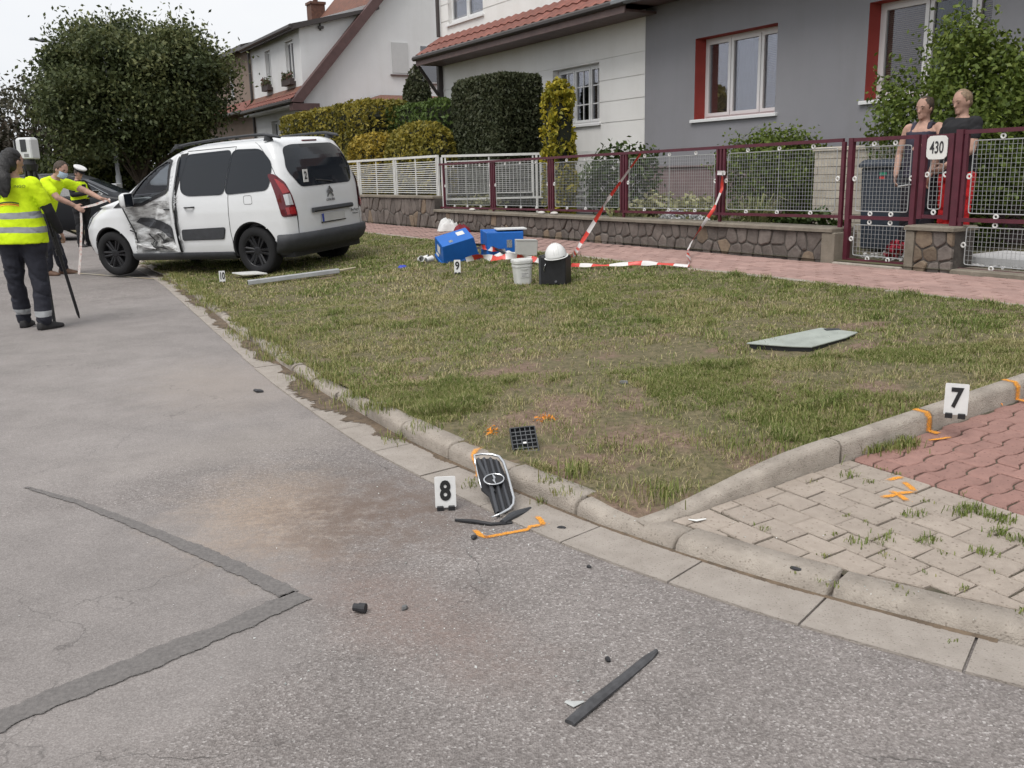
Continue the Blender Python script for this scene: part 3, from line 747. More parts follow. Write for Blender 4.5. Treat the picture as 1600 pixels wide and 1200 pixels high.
def wire_panel(parent, a0, a1, z0f, z1f, s, pitch=.040, wr=.0014, rod=.0055, name='mesh_panel', mt=None, mid=True):
    """welded mesh in a bent-rod frame; z0f/z1f give bottom and top as functions of a"""
    m = MB(); r = .04
    c = [(a0, z0f(a0)), (a1, z0f(a1)), (a1, z1f(a1)), (a0, z1f(a0))]; path = []
    for i in range(4):
        p, q, n_ = np.array(c[i-1]), np.array(c[i]), np.array(c[(i+1) % 4])
        u = (p-q)/np.linalg.norm(p-q); w = (n_-q)/np.linalg.norm(n_-q)
        for t in (1, .6, .3, 0):
            pass
        path += [tuple(q+u*r), tuple(q+u*r*.3+w*r*.08), tuple(q+u*r*.08+w*r*.3), tuple(q+w*r)]
    path.append(path[0]); m.tube([(x, s, y) for x, y in path], rod, 6, caps=False)
    n = int((a1-a0)/pitch)
    for i in range(1, n):
        a = a0+(a1-a0)*i/n+random.uniform(-.002, .002); m.box(a-wr, a+wr, s+.001, s+.004, z0f(a), z1f(a))
    h = z1f(a0)-z0f(a0); n = int(h/pitch)
    for i in range(1, n):
        t = i/n; f = lambda a: z0f(a)+(z1f(a)-z0f(a))*t
        m.add([(a0, s-.002, f(a0)-wr), (a1, s-.002, f(a1)-wr), (a1, s-.002, f(a1)+wr), (a0, s-.002, f(a0)+wr)], [(0, 1, 2, 3)])
    if mid: m.tube([((a0+a1)/2, s, z0f((a0+a1)/2)), ((a0+a1)/2, s, z1f((a0+a1)/2))], .0045, 6)
    return m.build(name, mt or M_WIRE, parent)
for i in range(5):
    hi, lo = PA[i], PA[i+1]; a0 = lo+(.115 if i < 4 else .085); a1 = hi-(.115 if i else .07)
    bt = lambda a: zb(a)+.055; tp = lambda a: zt(a)-.075
    wire_panel(fence, a0, a1, bt, tp, SF)
    for t in (.2, .5, .8):
        a = a0+(a1-a0)*t; clip(fence, a, SF, zt(a)-.048); clip(fence, a, SF, zb(a)+.030)
    clip(fence, a0-.022, SF, (zt(a0)+zb(a0))/2); clip(fence, a1+.022, SF, (zt(a1)+zb(a1))/2)
# ---- gates and the narrow panel with the house number
def A_(u, v=290): return onS(u, v, SF)[0]
GA, GB = A_(1328), A_(1429); NA, NB = A_(1441), A_(1483); RA = A_(1496); RB = A_(1496)-3.4
ztg = onS(1329, 219, SF)[2]; ztr = onS(1500, 207.5, SF)[2]; zmg = onS(1350, 340, SF)[2]; zmr = onS(1520, 344, SF)[2]; zbg = onS(1360, 409, SF)[2]; zbr = onS(1520, 423, SF)[2]
gate = sthing('garden_gate', 'narrow maroon mesh gate left of the plate with the number 430', 'gate', (GA+GB)/2, SF, ZS)
m = MB(); bar(m, GA, .36, GA, ztg+.02, .026, .026); m.build('post', M_MAROON, gate)
for z, nm in ((ztg, 'top_rail'), (zmg, 'middle_rail'), (zbg, 'bottom_rail')):
    m = MB(); bar(m, GA-.028, z, GB+.028, z, .018, .018); m.build(nm, M_MAROON, gate)
m = MB(); bar(m, GB, zbg-.02, GB, ztg+.02, .026, .02); m.build('post', M_MAROON, gate)
w0, w1 = GB+.06, GA-.085
wire_panel(gate, w0, w1, lambda a: zmg+.065, lambda a: ztg-.075, SF, mid=False)
wire_panel(gate, w0, w1, lambda a: zbg+.055, lambda a: zmg-.075, SF, mid=False, pitch=.042)
for t in (.3, .7):
    a = w0+(w1-w0)*t
    for z in (ztg-.047, zmg+.04, zmg-.045, zbg+.028): clip(gate, a, SF, z)
clip(gate, w1+.03, SF, (ztg+zmg)/2); clip(gate, w0-.02, SF, (ztg+zmg)/2); clip(gate, w1+.03, SF, (zbg+zmg)/2)
m = MB(); m.tube([(GB+.02, SF+.03, zmg+.33), (GB+.02, SF+.07, zmg+.33), (GB+.13, SF+.07, zmg+.315)], .008, 6); m.build('handle', M_WIRE, gate)
nar = sthing('fence_panel', 'narrow maroon fence panel behind the stone pillar, carrying the number plate', 'fence', (NA+NB)/2, SF, .85)
for a, nm in ((NA, 'post'), (NB, 'post')):
    m = MB(); bar(m, a, .85, a, ztr+.0, .026, .022); m.build(nm, M_MAROON, nar)
for z, nm in ((ztr-.02, 'top_rail'), (zmr+.02, 'bottom_rail')):
    m = MB(); bar(m, NB+.028, z, NA-.028, z, .017, .017); m.build(nm, M_MAROON, nar)
wire_panel(nar, NB+.075, NA-.075, lambda a: zmr+.09, lambda a: ztr-.10, SF, mid=False, pitch=.04)
for a in (NA-.045, NB+.045): clip(nar, a, SF, (ztr+zmr)/2+.02)
clip(nar, (NA+NB)/2, SF, zmr+.06)
rg = sthing('vehicle_gate', 'wide maroon mesh gate at the right edge of the picture', 'gate', RA, SF, ZS)
m = MB(); bar(m, RA, .36, RA, ztr+.03, .034, .03); m.build('post', M_MAROON, rg)
for z, nm in ((ztr+.005, 'top_rail'), (zmr, 'middle_rail'), (zbr, 'bottom_rail')):
    m = MB(); bar(m, RB, z, RA-.036, z, .018, .018); m.build(nm, M_MAROON, rg)
m = MB(); bar(m, RA-.062, zbr+.02, RA-.062, ztr-.015, .018, .017); m.build('frame_bar', M_MAROON, rg)
for q in range(2):
    r1 = RA-.13-q*1.6; r0 = r1-1.5
    wire_panel(rg, r0, r1, lambda a: zmr+.06, lambda a: ztr-.075, SF, mid=False); wire_panel(rg, r0, r1, lambda a: zbr+.05, lambda a: zmr-.065, SF, mid=False)
    for t in (.18, .5, .85):
        a = r1+(r0-r1)*t
        for z in (ztr-.045, zmr+.035, zmr-.04, zbr+.03): clip(rg, a, SF, z)
    clip(rg, r1+.02, SF, (ztr+zmr)/2); clip(rg, r1+.02, SF, (zbr+zmr)/2)
# stone pillar and sills
pl0, pl1 = onS(1487, 400, 0)[0], onS(1413, 400, 0)[0]; zp = onS(1450, 353, 0)[2]
pil = sthing('stone_pillar', 'short stone pillar between the two gates with a concrete cap', 'pillar', (pl0+pl1)/2, -.1, ZS)
m = MB(); m.box(pl0+.012, pl1-.012, -.34, -.014, .25, zp-.045); m.build('core', M_MORT, pil)
m = MB(); m.cbox(pl0-.012, pl1+.012, -.36, .022, zp-.045, zp, .014); m.build('cap', M_CAP, pil)
stones(pil, pl0+.005, pl1-.10, .33, zp-.05, -.004, 9, 1.2)
m = MB(); m.cbox(pl1-.095, pl1, -.34, .006, .25, zp-.047, .012); m.build('corner_slab', M_CAP, pil)
sill = MB(); sill.cbox(pl1+.005, -.035, -.30, .05, .28, .392, .012); tag(sill.build('gate_sill', M_CONC, org=((pl1)/2, 0, .33)), 'pale concrete sill under the narrow garden gate', 'sill')
sill = MB(); sill.cbox(RB, pl0-.005, -.30, .02, .28, .41, .012); tag(sill.build('gate_sill', M_CAP, org=((pl0+RB)/2, 0, .33)), 'brown concrete sill under the wide gate at the right edge', 'sill')
# number plate
NPa, NPz = onS(1464.5, 230.5, SF+.03)[0], onS(1464.5, 230.5, SF+.03)[2]
npl = sthing('house_number_plate', 'square white plate with the number 430 on the maroon fence', 'sign', NPa, SF+.034, NPz)
hw = (A_(1449)-A_(1481))/2
m = MB(); pts = []
for i in range(24):
    t = 2*math.pi*(i+.5)/24; c, s_ = math.cos(t), math.sin(t); r = (abs(c)**6+abs(s_)**6)**(-1/6); pts.append((NPa+c*r*hw, NPz+s_*r*.108))
m.prism(pts, SF+.028, SF+.036, 1); m.build('plate', mat('enamel_white', (.70, .70, .67), .25, var=.05), npl)
tm = text_mesh('430', .155, .001, squeeze=.62, bold=.002)
to = link('lettering', tm, mat('sign_black', (.03, .03, .032), .5), npl); to.location = (0, .0045, -.004); to.rotation_euler = (R_(90), 0, R_(180))
# ---- white slatted fence along the neighbouring plot, then turning back towards the house
wf = sthing('slatted_fence', 'white fence of thin horizontal slats on the stone wall beside the van', 'fence', 13, SF, .985)
zwt = onS(690, 243.5, SF)[2]; zwb = onS(690, 310, SF)[2]
wposts = [A_L+.06, onS(622, 280, SF)[0], onS(565, 280, SF)[0]]
while wposts[-1] < 23: wposts.append(wposts[-1]+(wposts[2]-wposts[1]))
def white_run(parent, P, dirv, L_, np_, ztop, zbot, zfoot, slat=True, mesh=False):
    """P = (a,s) start, unit dirv; np_ panels over length L_"""
    def pt(t, z, off=0.0): return (P[0]+dirv[0]*t-dirv[1]*off, P[1]+dirv[1]*t+dirv[0]*off, z)
    def sec(m, t0, z0, t1, z1, w, d):
        q = []
        for (t, z) in ((t0, z0), (t1, z1)):
            for (dw, dd) in ((-w, -d), (-w, d), (w, d), (w, -d)):
                if t0 != t1: q.append(pt(t, z+dw, dd))
                else: q.append(pt(t+dw, z, dd))
        m.add(q, [(0, 1, 2, 3), (4, 7, 6, 5), (0, 4, 5, 1), (1, 5, 6, 2), (2, 6, 7, 3), (3, 7, 4, 0)])
    for z, nm, w in ((ztop, 'top_rail', .022), (zbot, 'bottom_rail', .018)):
        m = MB(); sec(m, 0, z, L_, z, w, .02); m.build(nm, M_WHITEP, parent)
    pl = L_/np_
    for i in range(np_+1):
        m = MB(); sec(m, i*pl, zfoot, i*pl, ztop-.021, .020, .019); m.build('post', M_WHITEP, parent)
    for i in range(np_):
        t0, t1 = i*pl+.09, (i+1)*pl-.09
        for t in (t0-.02, t1+.02):
            m = MB(); sec(m, t, zbot+.017, t, ztop-.021, .014, .014); m.build('upright', M_WHITEP, parent)
        z0, z1 = zbot+.10, ztop-.10
        if slat:
            for k in range(15):
                z = z0+(z1-z0)*k/14; m = MB(); sec(m, t0-.005, z, t1+.005, z, .0075, .006); m.build('slat', M_WHITEP, parent)
        else:
            m = MB()
            for k in range(17):
                z = z0+(z1-z0)*k/16; sec(m, t0, z, t1, z, .003, .002)
            for k in range(24):
                t = t0+(t1-t0)*k/23; sec(m, t, z0, t, z1, .003, .002)
            for t in (t0, t1): sec(m, t, z0, t, z1, .009, .006)
            for z in (z0, z1): sec(m, t0, z, t1, z, .009, .006)
            m.build('mesh_panel', M_WHITEP, parent)
        m = MB(); sec(m, (t0+t1)/2, zbot+.03, (t0+t1)/2, ztop-.03, .012, .01); m.build('upright', M_WHITEP, parent)
white_run(wf, (A_L+.06, SF), (1, 0), (wposts[2]-wposts[1])*7, 7, zwt, zwb, .985)
wf2 = sthing('slatted_fence', 'white fence running back between the two gardens, seen through the maroon mesh', 'fence', A_L-.9, -1.6, .5)
dv = np.array([7.35-A_L, -2.95]); Lw = np.linalg.norm(dv); dv /= Lw
white_run(wf2, (A_L+.02, SF-.06), tuple(dv), Lw, 2, zwt-.005, zwb-.02, .45, slat=False)
# ---- block wall and bin inside the garden
M_BLK = rand_tint(mat('split_block', (.46, .415, .345), .9, col2=(.36, .32, .265), vscale=10, bump=.5, bscale=60), .1)
bwl = sthing('block_wall', 'pale block wall of the front steps behind the garden gate', 'wall', .5, -1.5, .4)
ba1 = onS(1271, 280, -1.5)[0]; ba0 = onS(1424, 280, -1.5)[0]; bz = onS(1272, 236, -1.5)[2]
m = MB(); m.box(ba0, ba1-.01, -2.6, -1.508, .3, bz-.03); m.build('core', mat('block_mortar', (.25, .23, .2), .95), bwl)
r = 0; z = .40
while z < bz-.06:
    a = ba0-(.15 if r % 2 else 0)
    while a < ba1:
        q0, q1 = max(a, ba0), min(a+.30, ba1)
        if q1-q0 > .05:
            m = MB(); m.box(q0+.004, q1-.004, -1.55, -1.50+random.uniform(-.004, .004), z+.004, z+.092); m.build('block', M_BLK, bwl)
        a += .30
    z += .096; r += 1
m = MB(); m.cbox(ba0-.02, ba1+.02, -2.62, -1.48, z, z+.045, .01); m.build('coping', M_BLK, bwl)
bn = sthing('waste_bin', 'dark blue-grey bin with a small green and red sticker behind the gate', 'bin', onS(1378, 380, -1.0)[0], -1.0, .42)
b0, b1 = onS(1411, 300, -1.0)[0], onS(1343, 300, -1.0)[0]; bzt = onS(1378, 249, -1.0)[2]
M_BIN = mat('bin_plastic', (.030, .038, .052), .45, var=.12)
m = MB(); c = (b0+b1)/2; hwb = (b1-b0)/2
m.loft([[(c+x*hwb*k, -1.22+y*.22*k, z_) for x, y in ((-1, -1), (1, -1), (1, 1), (-1, 1))] for z_, k in ((.43, .90), (.75, .95), (bzt-.09, 1.0))]); m.build('body', M_BIN, bn, bevel=.015)
m = MB(); m.loft([[(c+x*hwb*k, -1.22+y*.24*k, z_) for x, y in ((-1, -1), (1, -1), (1, 1), (-1, 1))] for z_, k in ((bzt-.088, 1.05), (bzt-.045, 1.06), (bzt, .92))]); m.build('lid', M_BIN, bn, bevel=.012)
for zz, col, nm in ((bzt-.155, (.02, .22, .13), 'green_label'), (bzt-.20, (.45, .03, .03), 'red_label')):
    m = MB(); m.box(c-.06+(.02 if 'red' in nm else 0), c+.03, -1.006, -.998, zz-.014, zz+.014); m.build('sticker', mat(nm, col, .5), bn)
# ================================================================== HOUSES
def stucco(name, c, c2, bump=.25):
    m = mat(name, c, .92, col2=c2, vscale=.9, detail=10, bump=bump, bscale=220, lo=.25, hi=.75); t = m.node_tree; b = t.nodes['Principled BSDF']
    tc = t.nodes.new('ShaderNodeTexCoord'); mp = t.nodes.new('ShaderNodeMapping'); mp.inputs['Scale'].default_value = (1.8, 1.8, .25); n = t.nodes.new('ShaderNodeTexNoise'); n.inputs['Scale'].default_value = 1.0; n.inputs['Detail'].default_value = 6; n.inputs['Roughness'].default_value = .7
    r = t.nodes.new('ShaderNodeValToRGB'); r.color_ramp.elements[0].position = .3; r.color_ramp.elements[0].color = (.945, .94, .93, 1); r.color_ramp.elements[1].position = .55; r.color_ramp.elements[1].color = (1, 1, 1, 1)
    x = t.nodes.new('ShaderNodeMix'); x.data_type = 'RGBA'; x.blend_type = 'MULTIPLY'; x.inputs[0].default_value = 1.0; l = b.inputs['Base Color'].links[0].from_socket
    t.links.new(tc.outputs['Object'], mp.inputs['Vector']); t.links.new(mp.outputs['Vector'], n.inputs['Vector']); t.links.new(n.outputs['Fac'], r.inputs['Fac']); t.links.new(l, x.inputs[6]); t.links.new(r.outputs['Color'], x.inputs[7]); t.links.new(x.outputs[2], b.inputs['Base Color']); return m
M_GREYW = stucco('grey_render', (.252, .250, .268), (.222, .220, .236)); M_WHITEW = stucco('white_render', (.76, .75, .73), (.69, .68, .665))
M_WHITE2 = stucco('off_white_render', (.72, .72, .725), (.65, .65, .655)); M_BROWNW = stucco('brown_render', (.26, .20, .165), (.21, .16, .13))
M_REDREV = mat('red_reveal', (.33, .055, .045), .8, var=.08, vscale=3); M_PVC = mat('window_pvc', (.68, .68, .68), .35)
M_PLINTH = mat('mauve_plinth', (.205, .150, .150), .9, var=.12, vscale=4, bump=.3); M_PLINTHG = mat('grey_plinth', (.20, .20, .205), .9, var=.1, vscale=4)
M_DARKMET = mat('dark_gutter_metal', (.060, .052, .050), .45, .3); M_FASCIA = mat('brown_fascia', (.125, .085, .080), .6, var=.15, vscale=5)
M_VERGE = mat('verge_board', (.090, .050, .048), .6, var=.15, vscale=5)
M_TILE = rand_tint(mat('clay_tile', (.235, .088, .066), .75, col2=(.150, .062, .050), vscale=7, detail=6), .16)
M_TILEO = mat('old_tile', (.20, .085, .055), .8, col2=(.105, .055, .042), vscale=6, detail=6)
M_INT = mat('room_dark', (.035, .032, .03), .9); M_BLIND = mat('brown_blind', (.42, .32, .25), .6); M_CURT = mat('teal_curtain', (.012, .060, .062), .8)
M_NET = mat('net_curtain', (.40, .39, .38), .9)
def glass_mat(name, tint=(.55, .58, .6), refl=1.0):
    m = bpy.data.materials.new(name); m.use_nodes = True; t = m.node_tree; t.nodes.remove(t.nodes['Principled BSDF'])
    tr = t.nodes.new('ShaderNodeBsdfTransparent'); tr.inputs['Color'].default_value = tint+(1,)
    gl = t.nodes.new('ShaderNodeBsdfGlossy'); gl.inputs['Roughness'].default_value = .02; gl.inputs['Color'].default_value = (.92, .93, 1, 1)
    fr = t.nodes.new('ShaderNodeFresnel'); fr.inputs['IOR'].default_value = 1.52
    mt = t.nodes.new('ShaderNodeMath'); mt.operation = 'MULTIPLY_ADD'; mt.inputs[1].default_value = 1.6*refl; mt.inputs[2].default_value = .04*refl; mt.use_clamp = True
    mx = t.nodes.new('ShaderNodeMixShader'); t.links.new(fr.outputs[0], mt.inputs[0]); t.links.new(mt.outputs[0], mx.inputs[0])
    t.links.new(tr.outputs[0], mx.inputs[1]); t.links.new(gl.outputs[0], mx.inputs[2]); t.links.new(mx.outputs[0], t.nodes['Material Output'].inputs['Surface']); return m
M_GLASS = glass_mat('window_glass', (.80, .81, .82), .38); M_GLASSD = glass_mat('dark_window_glass', (.10, .10, .11), 1.4)
def panelS(m, a0, a1, z0, z1, s, holes=()):
    """wall skin in the plane s, with rectangular holes"""
    A = sorted({a0, a1, *[h[0] for h in holes], *[h[1] for h in holes]}); Z = sorted({z0, z1, *[h[2] for h in holes], *[h[3] for h in holes]})
    A = [x for x in A if a0 <= x <= a1]; Z = [x for x in Z if z0 <= x <= z1]
    for i in range(len(A)-1):
        for j in range(len(Z)-1):
            ca, cz_ = (A[i]+A[i+1])/2, (Z[j]+Z[j+1])/2
            if any(h[0] < ca < h[1] and h[2] < cz_ < h[3] for h in holes): continue
            m.add([(A[i], s, Z[j]), (A[i+1], s, Z[j]), (A[i+1], s, Z[j+1]), (A[i], s, Z[j+1])], [(3, 2, 1, 0)])
def reveal(m, h, s, d):
    a0, a1, z0, z1 = h
    for q in ([(a0, z0), (a0, z1)], [(a1, z1), (a1, z0)], [(a0, z1), (a1, z1)], [(a1, z0), (a0, z0)]):
        m.add([(q[0][0], s, q[0][1]), (q[1][0], s, q[1][1]), (q[1][0], s-d, q[1][1]), (q[0][0], s-d, q[0][1])], [(0, 1, 2, 3)])
def window(parent, h, s, d, splits, contents, reveal_mat, sill=True, muntin=None, fw=.055, sillw=.05):
    """casement window set back d from the wall face s. splits: fractions of the sash borders; contents per sash"""
    a0, a1, z0, z1 = h; sf = s-d
    m = MB(); m.box(a0, a1, sf-.30, sf-.28, z0, z1); win = m.build('window', M_INT, parent)
    ORG[win.name] = ORG[parent.name]
    m = MB(); reveal(m, h, s, d+.28); m.build('reveal', reveal_mat, win, recalc=False)
    m = MB(); f = .045
    for q in ((a0+.001, a0+f, z0+.001, z1-.001), (a1-f, a1-.001, z0+.001, z1-.001), (a0+f, a1-f, z0+.001, z0+f), (a0+f, a1-f, z1-f, z1-.001)): m.box(q[0], q[1], sf-.06, sf, q[2], q[3])
    m.build('frame', M_PVC, win)
    fr = [0]+list(splits)+[1]
    for i in range(len(fr)-1):
        # sash 0 is the one nearest to the camera's left: larger a
        q1, q0 = a1-(a1-a0)*fr[i], a1-(a1-a0)*fr[i+1]
        p0, p1 = q0+(f if i == len(fr)-2 else .008), q1-(f if i == 0 else .008); y0, y1 = z0+f, z1-f
        m = MB()
        for q in ((p0, p0+fw, y0, y1), (p1-fw, p1, y0, y1), (p0+fw, p1-fw, y0, y0+fw), (p0+fw, p1-fw, y1-fw, y1)): m.box(q[0], q[1], sf-.045, sf+.012, q[2], q[3])
        if muntin:
            for k in range(1, muntin[0]): x = p0+(p1-p0)*k/muntin[0]; m.box(x-.011, x+.011, sf-.03, sf-.012, y0+fw, y1-fw)
            for k in range(1, muntin[1]): x = y0+(y1-y0)*k/muntin[1]; m.box(p0+fw, p1-fw, sf-.031, sf-.0125, x-.011, x+.011)
        m.build('sash', M_PVC, win)
        m = MB(); m.box(p0+fw-.004, p1-fw+.004, sf-.026, sf-.020, y0+fw-.004, y1-fw+.004); m.build('pane', M_GLASS, win)
        c = contents[i]
        if c == 'blind':
            m = MB(); z = y0+fw
            while z < y1-fw: m.add([(p0+fw, sf-.05, z), (p1-fw, sf-.05, z), (p1-fw, sf-.066, z+.021), (p0+fw, sf-.066, z+.021)], [(0, 1, 2, 3)]); z += .026
            m.build('blind', M_BLIND, win)
        elif c in ('curtain', 'net'):
            m = MB(); n = 40; P = [[(p0+fw+(p1-p0-2*fw)*k/n, sf-.12+.02*math.sin(k*1.3), z) for k in range(n+1)] for z in (y0, y1)]
            m.grid(P); m.build('curtain', M_CURT if c == 'curtain' else M_NET, win)
    if sill:
        m = MB(); m.cbox(a0-.06, a1+.06, sf-.02, s+sillw, z0-.05, z0-.002, .008); m.build('sill', M_PVC, win)
    return win
# tile: S-shaped in cross section, shared by all
def tile_mesh(w=.30, l=.36):
    m = MB(); n = 8; xs = [w*(i/n-.5) for i in range(n+1)]
    hz = [.008, .020, .030, .026, .012, .002, .0, .003, .012]
    top = [[(xs[i], y, hz[i]+dz) for i in range(n+1)] for y, dz in ((-l/2, .030), (l/2, .0))]
    m.grid(top); m.grid([[(xs[i], -l/2, hz[i]+.030) for i in range(n+1)], [(xs[i], -l/2, hz[i]+.004) for i in range(n+1)]])
    return m.mesh('roof_tile')
TILE = tile_mesh(); TILE.materials.append(M_TILE)
def tile_rows(parent, a0, a1, s0, z0, s1, z1, w=.30, l=.33):
    """lay tiles on a slope from the eave (s0,z0) up to (s1,z1)"""
    L_ = math.hypot(s1-s0, z1-z0); n = max(1, int(round(L_/l))); ang = math.atan2(z1-z0, s0-s1); na = int(round((a1-a0)/w)); o = ORG[parent.name]
    for j in range(n):
        t = (j+.5)/n; s, z = s0+(s1-s0)*t, z0+(z1-z0)*t
        for i in range(na):
            a = a0+(a1-a0)*(i+.5)/na
            c = bpy.data.objects.new('roof_tile', TILE); COL.objects.link(c); c.parent = parent
            c.location = (a-o[0]+random.uniform(-.004, .004), s-o[1], z-o[2]); c.scale = ((a1-a0)/na/w*1.03, L_/n/.33*1.0, 1)
            c.rotation_euler = (ang, random.uniform(-.01, .01), R_(180))
SH = -3.2
# ---------------- grey house
gh = sthing('grey_house', 'grey rendered house with red window reveals at the upper right', 'house', 0, -7, .4)
W1 = (3.93, 5.76, 2.19, 3.50); W2 = (.50, 2.28, 2.24, 3.52); AB = 7.085
m = MB(); panelS(m, -9, AB, 1.42, 4.35, SH, (W1, W2)); m.add([(-9, SH, .3), (-9, -13, .3), (-9, -13, 4.35), (-9, SH, 4.35)], [(0, 1, 2, 3)])
m.build('wall', M_GREYW, gh, recalc=False)
m = MB(); m.box(-9, AB, SH-.3, SH-.02, .3, 1.42); m.box(-9, AB, SH-.02, SH+.018, 1.405, 1.435); m.build('plinth', M_PLINTH, gh)
w = window(gh, W1, SH, .24, (.335, .70), ('blind', 'net', 'blind'), M_REDREV); w = window(gh, W2, SH, .24, (.43, .80), ('blind', 'curtain', 'blind'), M_REDREV)
m = MB(); m.box(-9, AB-.01, SH-.2, -2.52, 4.18, 4.24); m.build('soffit', M_FASCIA, gh)
rf = MB(); rf.add([(-9, -2.45, 4.24), (AB, -2.45, 4.24), (AB, -8, 8.2), (-9, -8, 8.2), (-9, -13.5, 4.24), (AB, -13.5, 4.24)], [(0, 1, 2, 3), (3, 2, 5, 4)]); rf.build('roof', M_TILEO, gh)
m = MB(); m.tube([(-9, -2.46, 4.22), (AB-.02, -2.46, 4.22)], .07, 8); m.build('gutter', mat('grey_gutter', (.19, .20, .21), .5, .2), gh)
# ---------------- white banded house
wh = sthing('white_house', 'white banded house with a red tiled apron roof and a lattice window', 'house', 11, -7, .4)
AE = 15.17; W3 = (8.49, 10.12, 2.30, 3.43); W4 = (13.0, 14.75, 4.98, 6.3)
m = MB(); panelS(m, AB+.003, AE, 1.25, 8, SH-.014, (W3, W4)); m.add([(AE, SH-.014, .3), (AE, -13, .3), (AE, -13, 8), (AE, SH-.014, 8)], [(0, 1, 2, 3)])
m.add([(AB+.003, SH-.014, 4.4), (AB+.003, -13, 4.4), (AB+.003, -13, 8), (AB+.003, SH-.014, 8)], [(0, 1, 2, 3)]); m.build('wall', M_WHITEW, wh, recalc=False)
zs = [1.32, 2.28, 2.67, 3.065, 3.46, 4.3]; zu = [4.6, 5.08, 5.47, 5.86, 6.25, 6.7]
for Z in (zs, zu):
    for j in range(len(Z)-1):
        m = MB(); panelS(m, AB+.006, AE-.002, Z[j]+.011, Z[j+1]-.011, SH, (W3, W4))
        for h in (Z[j]+.011, Z[j+1]-.011): m.add([(AB+.006, SH, h), (AE-.002, SH, h), (AE-.002, SH-.014, h), (AB+.006, SH-.014, h)], [(0, 1, 2, 3)])
        m.build('render_band', M_WHITEW, wh, recalc=False)
m = MB(); m.box(AB+.003, AE+.02, SH-.3, SH-.03, .3, 1.25)
for k in range(6): m.box(AB+.003, AE+.02, SH-.03, SH-.012, .40+k*.14, .525+k*.14)
m.build('plinth', M_PLINTHG, wh)
window(wh, W3, SH, .15, (.37, .70), ('net', 'dark', 'blind'), M_WHITEW, muntin=(2, 3), fw=.045)
window(wh, W4, SH, .10, (.5,), ('net', 'net'), M_WHITEW)
EV, ZE = -2.50, 4.24
tile_rows(wh, AB-.3, 15.22, EV-.02, ZE+.02, SH+.02, 4.72)
m = MB(); m.prism([(EV, ZE-.015), (SH, 4.66), (SH, ZE-.06), (EV, ZE-.06)], AB-.3, 15.22, 0); m.build('roof_deck', M_FASCIA, wh)
m = MB(); m.tube([(AB-.35, EV+.045, ZE-.035), (15.27, EV+.045, ZE-.035)], .062, 8); m.build('gutter', M_DARKMET, wh)
m = MB(); m.box(AB-.3, 15.22, EV-.02, EV+.012, ZE-.21, ZE-.062); m.box(AB-.3, 15.22, SH+.002, EV-.02, ZE-.19, ZE-.15); m.build('fascia', M_FASCIA, wh)
m = MB(); m.tube([(AE+.03, SH+.06, 4.75), (AE+.03, SH+.06, 8)], .05, 8); m.build('downpipe', M_DARKMET, wh)
m = MB(); m.box(AE-.02, AE+.10, SH+.005, SH+.125, .4, ZE-.19); m.build('corner_post', M_DARKMET, wh)
m = MB(); m.tube([(AE+.04, SH+.12, 3.35), (AE+.04, EV-.05, ZE-.2)], .045, 4); m.build('brace', M_DARKMET, wh)
# ---------------- white house with the dormer (gable end towards us)
dh = sthing('dormer_house', 'white house with a dormer, flower boxes and a dark brown verge board', 'house', 29, -7, .4)
GA_, GE = 26.03, 32.25
ze, se = 4.05, -2.75                                        # eave
sl = 1.085
ap = -9.4; zap = ze+(se-ap)*sl
m = MB(); poly = [(SH, .3), (SH, ze+(se-SH)*sl), (ap, zap), (-16, ze+(se-SH)*sl), (-16, .3)]
m.add([(GA_, s, z) for s, z in poly], [tuple(range(5))])
G1, G2 = (-7.36, -6.60, 5.03, 6.20), (-8.75, -7.78, 4.75, 6.12)
WD1, WD2 = (29.62, 30.32, 4.85, 6.17), (26.85, 27.78, 4.82, 6.20); WG1, WG2 = (29.2, 30.1, 2.2, 3.55), (26.6, 27.7, 2.2, 3.6)
panelS(m, GA_, GE, .3, 4.3, SH, (WG1, WG2)); m.build('wall', M_WHITE2, dh, recalc=False)
def gable_window(h, mat_, d=.05):
    s0, s1, z0, z1 = h; m = MB(); m.box(GA_-.012, GA_+.06, s0, s1, z0, z1); wn = m.build('window', M_PVC, dh); ORG[wn.name] = ORG[dh.name]
    m = MB(); m.box(GA_-.03, GA_-.013, s0+.05, s1-.05, z0+.05, z1-.05); m.build('shutter' if mat_ is not M_GLASSD else 'pane', mat_, wn)
    m = MB(); m.box(GA_-.09, GA_-.002, s0-.03, s1+.03, z0-.05, z0-.004); m.build('sill', M_FASCIA, wn)
gable_window(G1, mat('closed_shutter', (.50, .50, .50), .6, var=.03)); gable_window(G2, M_GLASSD)
window(dh, WG1, SH, .12, (.5,), ('dark', 'dark'), M_WHITE2); window(dh, WG2, SH, .12, (.5,), ('dark', 'dark'), M_WHITE2)
# main roof and verge
m = MB(); m.add([(GA_-.25, se, ze), (GE, se, ze), (GE, ap, zap+.05), (GA_-.25, ap, zap+.05), (GA_-.25, -16.5, ze), (GE, -16.5, ze)], [(0, 1, 2, 3), (3, 2, 5, 4)])
o = m.build('roof', M_TILEO, dh)
m = MB(); th = .30
m.add([(q, s, z) for q in (GA_-.36, GA_-.02) for s, z in ((se+.12, ze-.08), (ap, zap+.09), (ap, zap+.09-th*1.5), (se-.28, ze-.08-.02))], [(0, 1, 2, 3), (4, 7, 6, 5), (0, 4, 5, 1), (1, 5, 6, 2), (2, 6, 7, 3), (3, 7, 4, 0)])
m.build('verge_board', M_VERGE, dh)
m = MB(); m.box(GA_-.34, GA_+.05, SH-.45, SH+.52, ze-.36, ze-.12); m.build('eave_box', M_VERGE, dh)
m = MB(); m.tube([(GA_-.3, se+.10, ze-.04), (GE, se+.10, ze-.04)], .07, 6); m.build('gutter', M_DARKMET, dh)
